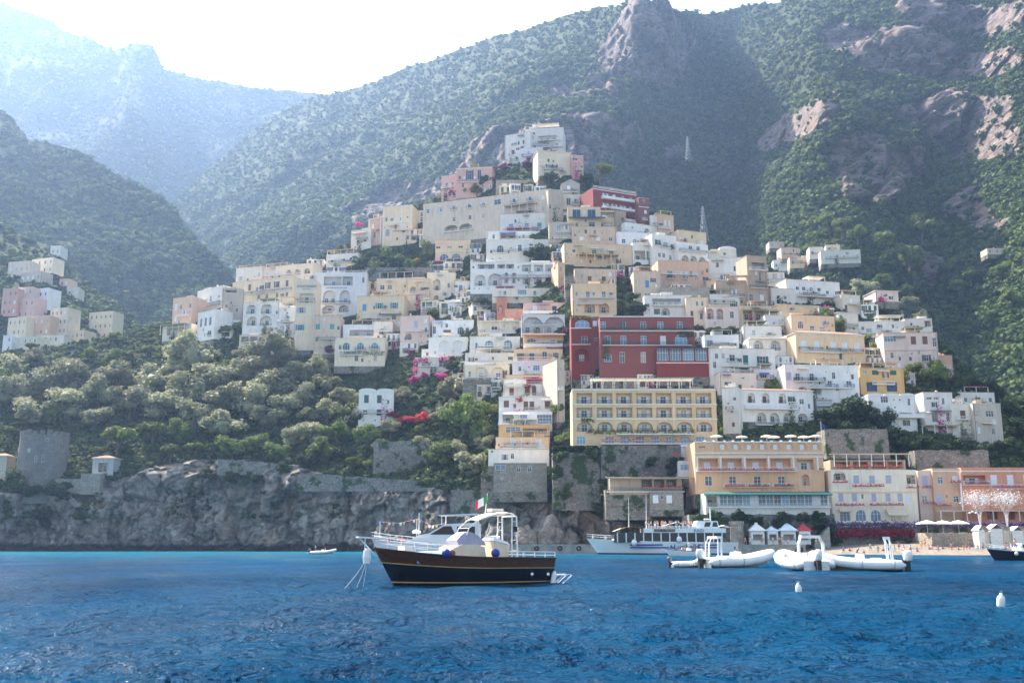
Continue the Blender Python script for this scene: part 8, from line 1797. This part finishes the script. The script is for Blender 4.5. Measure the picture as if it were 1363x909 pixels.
# --- inflatables
def rib_parts(t, arch=True, console=True):
    def tubes():
        b = MB()
        for s in (1, -1):
            pts = [(-3.05, s * .98, .38), (-2.7, s * 1.0, .38), (-1.5, s * 1.02, .40), (0, s * 1.0, .44), (1.3, s * .88, .60), (2.2, s * .60, .80), (2.75, s * .25, .95), (2.9, 0, 1.0)]
            b.tube(pts, [.05, .29, .33, .33, .33, .32, .31, .30], 12)
        return b.mesh('tube_collar', HYP, True)
    put('tube_collar', cached('rt', tubes), t)
    def h():
        b = MB(); st = [(-2.8, .85), (-1, .85), (.6, .78), (1.9, .48), (2.65, .05)]
        b.grid([[(x, -w_, .38 + max(0, x) * .1), (x, 0, -.22 + max(0, x - .5) * .24), (x, w_, .38 + max(0, x) * .1)] for x, w_ in st]); b.grid([[(x, -w_, .22 + max(0, x) * .08), (x, w_, .22 + max(0, x) * .08)] for x, w_ in st]); b.quad((-2.8, -.85, .0), (-2.8, .85, .0), (-2.8, .85, .6), (-2.8, -.85, .6)); return b.mesh('hull', GEL)
    put('hull', cached('rh', h), t)
    for s in (1, -1):
        for x, y, z, r0 in ((-2.35, 1.006, .385, .335), (-.35, 1.01, .43, .337)):
            put('rubbing_band', cached(('rg', s, x), lambda: (lambda b: (b.tube([(x - .05, s * y, z), (x + .05, s * y, z)], r0, 12), b.mesh('rubbing_band', plain('grey_band', (0.45, 0.46, 0.48), .5), True))[-1])(MB())), t)
    if console:
        def c():
            b = MB(); b.hexa([(-.5, -.35, .25), (.35, -.35, .25), (.35, .35, .25), (-.5, .35, .25), (-.45, -.32, 1.05), (.05, -.32, 1.15), (.05, .32, 1.15), (-.45, .32, 1.05)]); return b.mesh('console', GEL)
        o = put('console', cached('rc', c), t)
        put('windscreen', cached('rw', lambda: (lambda b: (b.hexa([(.02, -.3, 1.15), (.06, -.3, 1.15), (.06, .3, 1.15), (.02, .3, 1.15), (-.16, -.25, 1.45), (-.12, -.25, 1.45), (-.12, .25, 1.45), (-.16, .25, 1.45)]), b.mesh('windscreen', SMOKE))[-1])(MB())), o)
        put('seat', cached('rs', lambda: (lambda b: (b.box(-1.5, -.85, -.4, .4, .25, .7), b.box(-1.52, -.83, -.42, .42, .7, .82), b.mesh('seat', HYP))[-1])(MB())), t)
    if arch:
        def a():
            b = MB()
            for dx in (0, .28): b.tube([(-2.2 + dx, -.85, .5), (-2.15 + dx, -.8, 1.7), (-2.05 + dx, -.62, 2.08), (-2.05 + dx, .62, 2.08), (-2.15 + dx, .8, 1.7), (-2.2 + dx, .85, .5)], .06, 8)
            b.hexa([(-2.12, -.66, 2.02), (-1.7, -.66, 2.02), (-1.7, .66, 2.02), (-2.12, .66, 2.02), (-2.12, -.62, 2.2), (-1.7, -.62, 2.2), (-1.7, .62, 2.2), (-2.12, .62, 2.2)]); return b.mesh('arch', HYP, False)
        put('arch', cached('ra_', a), t)
        put('bow_locker', cached('bl', lambda: (lambda b: (b.hexa([(1.0, -.5, .3), (2.1, -.2, .45), (2.1, .2, .45), (1.0, .5, .3), (1.0, -.48, .72), (2.1, -.18, .8), (2.1, .18, .8), (1.0, .48, .72)]), b.mesh('bow_locker', GEL))[-1])(MB())), t)
    def m():
        b = MB(); b.lathe([(.12, -.1), (.21, .0), (.24, .3), (.21, .52), (.10, .6)], (-3.15, 0, .72), 12, sx=1.35); return b.mesh('cowling', GEL if arch else plain('grey_cowl', (0.12, 0.12, 0.13), .4), True)
    e = put('outboard_engine', cached('oe', lambda: (lambda b: (b.box(-3.3, -2.95, -.13, .13, -.35, .66), b.box(-3.0, -2.8, -.16, .16, .3, .62), b.mesh('outboard_engine', RUBBER))[-1])(MB())), t)
    put('cowling', cached(('ow', arch), m), e)
def rib(px, wl, rz, lab, arch=True, console=True, sc=1.0, Y=None):
    Y = Y or sea_Y(wl); t = boat('inflatable_boat', px, Y, rz, lab, 'inflatable boat', 'white inflatable boats in the bay'); t.scale = (sc,) * 3; rib_parts(t, arch, console); return t
rib(982, 755, 22, 'white inflatable boat with its bow to the right, beside the ferry stern', sc=1.34)
rib(1064, 758, 96, 'white inflatable boat in the middle seen from its stern and engine', sc=1.34)
rib(1141, 759, 158, 'white inflatable boat with its bow raised to the left, last of the moored row', sc=1.28)
rib(922, 754.5, 8, 'small white inflatable tender with a dark outboard at the left of the moored row', arch=False, console=False, sc=.75)
dn = rib(430, 735, 4, 'small white inflatable cruising alone under the grey sea cliff', arch=False, Y=236, sc=.95)
person('stand', xat(421, 236), 236, .35, R(90), 'white', 'navy', 'person steering the lone inflatable under the cliff')
person('sit', xat(434, 236), 236, .55, R(90), 'pink', 'white', 'person in pink seated in the bow of the lone inflatable')

# --- launch in front of the ferry, dark boat on the right
def launch():
    Y = 205; t = boat('small_launch', 918, Y, 180, 'small white open launch with a sun roof passing in front of the ferry', 'motorboat')
    b, S, sh = hull_mesh(8.0, 2.3, 1.35, .95, .9, .9, [(.9, 0), (1.0, 1)], full=.6, stern=.85); b.build('hull', [GEL, BLUEP], t); d = MB(); deck(d, S, .3, 0, .05); d.build('deck', GEL, t)
    k = MB(); k.box(-2.6, .2, -1.0, 1.0, 2.35, 2.45)
    for x in (-2.5, .1):
        for y in (-.9, .9): k.tube([(x, y, .7), (x, y, 2.36)], .04, 5)
    k.build('sun_roof', GEL, t); boxpart('console', GEL, t, -.3, .5, -.5, .5, .6, 1.5)
    for px, c, k in ((906, 'white', 'sit'), (910, 'pink', 'sit'), (922, 'navy', 'sit'), (926, 'white', 'sit'), (936, 'grey', 'stand')): person(k, xat(px, Y), Y - .3, .68 if k == 'stand' else .85, R(-90), c, 'navy', f'{"standing" if k == "stand" else "seated"} person in {c} aboard the small launch {"behind the helm" if k == "stand" else ("near its bow" if px < 915 else "under its roof")}', 'people in the small launch')
launch()
def darkboat():
    Y = 143; t = boat('dark_motorboat', 1362, Y, 180 + 8, 'dark hulled motorboat with a white deck cut by the right picture edge', 'motorboat')
    b, S, sh = hull_mesh(8.6, 2.8, 1.75, 1.3, 1.2, 1.1, [(.1, 0), (.9, 0), (1.0, 1)], full=.62, stern=.8, flare=.8); b.build('hull', [NAVYP, GEL], t); d = MB(); deck(d, S, .1, 0, .03); d.build('deck', GEL, t)
    ball('fender', .28, GEL, t, (1.9, 1.35, .95)); k = MB(); k.hexa([(-1, -.9, 1.1), (1.2, -.9, 1.1), (1.2, .9, 1.1), (-1, .9, 1.1), (-1, -.8, 2.3), (.6, -.8, 2.3), (.6, .8, 2.3), (-1, .8, 2.3)]); cb = k.build('cabin', GEL, t)
    boxpart('window', SMOKE, cb, -.8, .5, .88, .93, 1.7, 2.15)
    for s in (1, -1): rail_line(S, 18, 26, s, .5, .03, GEL, 'bow_railing', t, .1, 2)
    boxpart('cushion', CLOTH['green'], t, 2.4, 3.4, -.4, .4, 1.4, 1.65)
    person('sit', xat(1336, Y), Y - .2, 1.5, R(20), 'red', 'navy', 'person in red sitting on the dark motorboat')
    person('stand', xat(1349, Y), Y, 1.25, R(-30), None, 'blue', 'bare chested person standing aboard the dark motorboat')
darkboat()
# --- buoys
for k, (px, wl, lab) in enumerate(((1063, 788, 'white mooring buoy floating before the inflatable row'), (1330, 805, 'white mooring buoy floating alone at the lower right'))):
    Y = sea_Y(wl); t = empty('mooring_buoy', (xat(px, Y, 780), Y, 0), 0, lab, 'buoy', 'white mooring buoys'); b = MB(); b.lathe([(.02, -.2), (.15, -.14), (.17, .0), (.17, .26), (.13, .38), (.07, .42), (.06, .5), (.02, .52)], n=14); b.build('float', GEL, t, (0, 0, 0), 0, True)
    q = MB(); q.tube([(-.05, 0, .5), (-.05, 0, .58), (0, 0, .61), (.05, 0, .58), (.05, 0, .5)], .012, 5); q.build('ring', STEEL, t); t.rotation_euler = (R(4), R(-5 + 9 * k), 0); t.scale = (.85,) * 3
# tyre fenders on the quay face
for px in (714, 745, 770):
    b = MB(); rows = []
    for i in range(17):
        a = 2 * math.pi * i / 16; rows.append([((.45 + .16 * math.cos(e)) * math.cos(a), .16 * math.sin(e), (.45 + .16 * math.cos(e)) * math.sin(a)) for e in rng(0, 2 * math.pi, 9)])
    b.grid(rows); tag(b.build('tyre_fender', RUBBER, None, (xat(px, 242), 241.68, 1.3), 0, True), {714: 'black tyre hung on the quay near the stern of the dark boat', 745: 'middle black tyre hung on the quay face', 770: 'black tyre hung on the quay near the ferry bow'}[px], 'tyre', 'tyres hung on the quay')
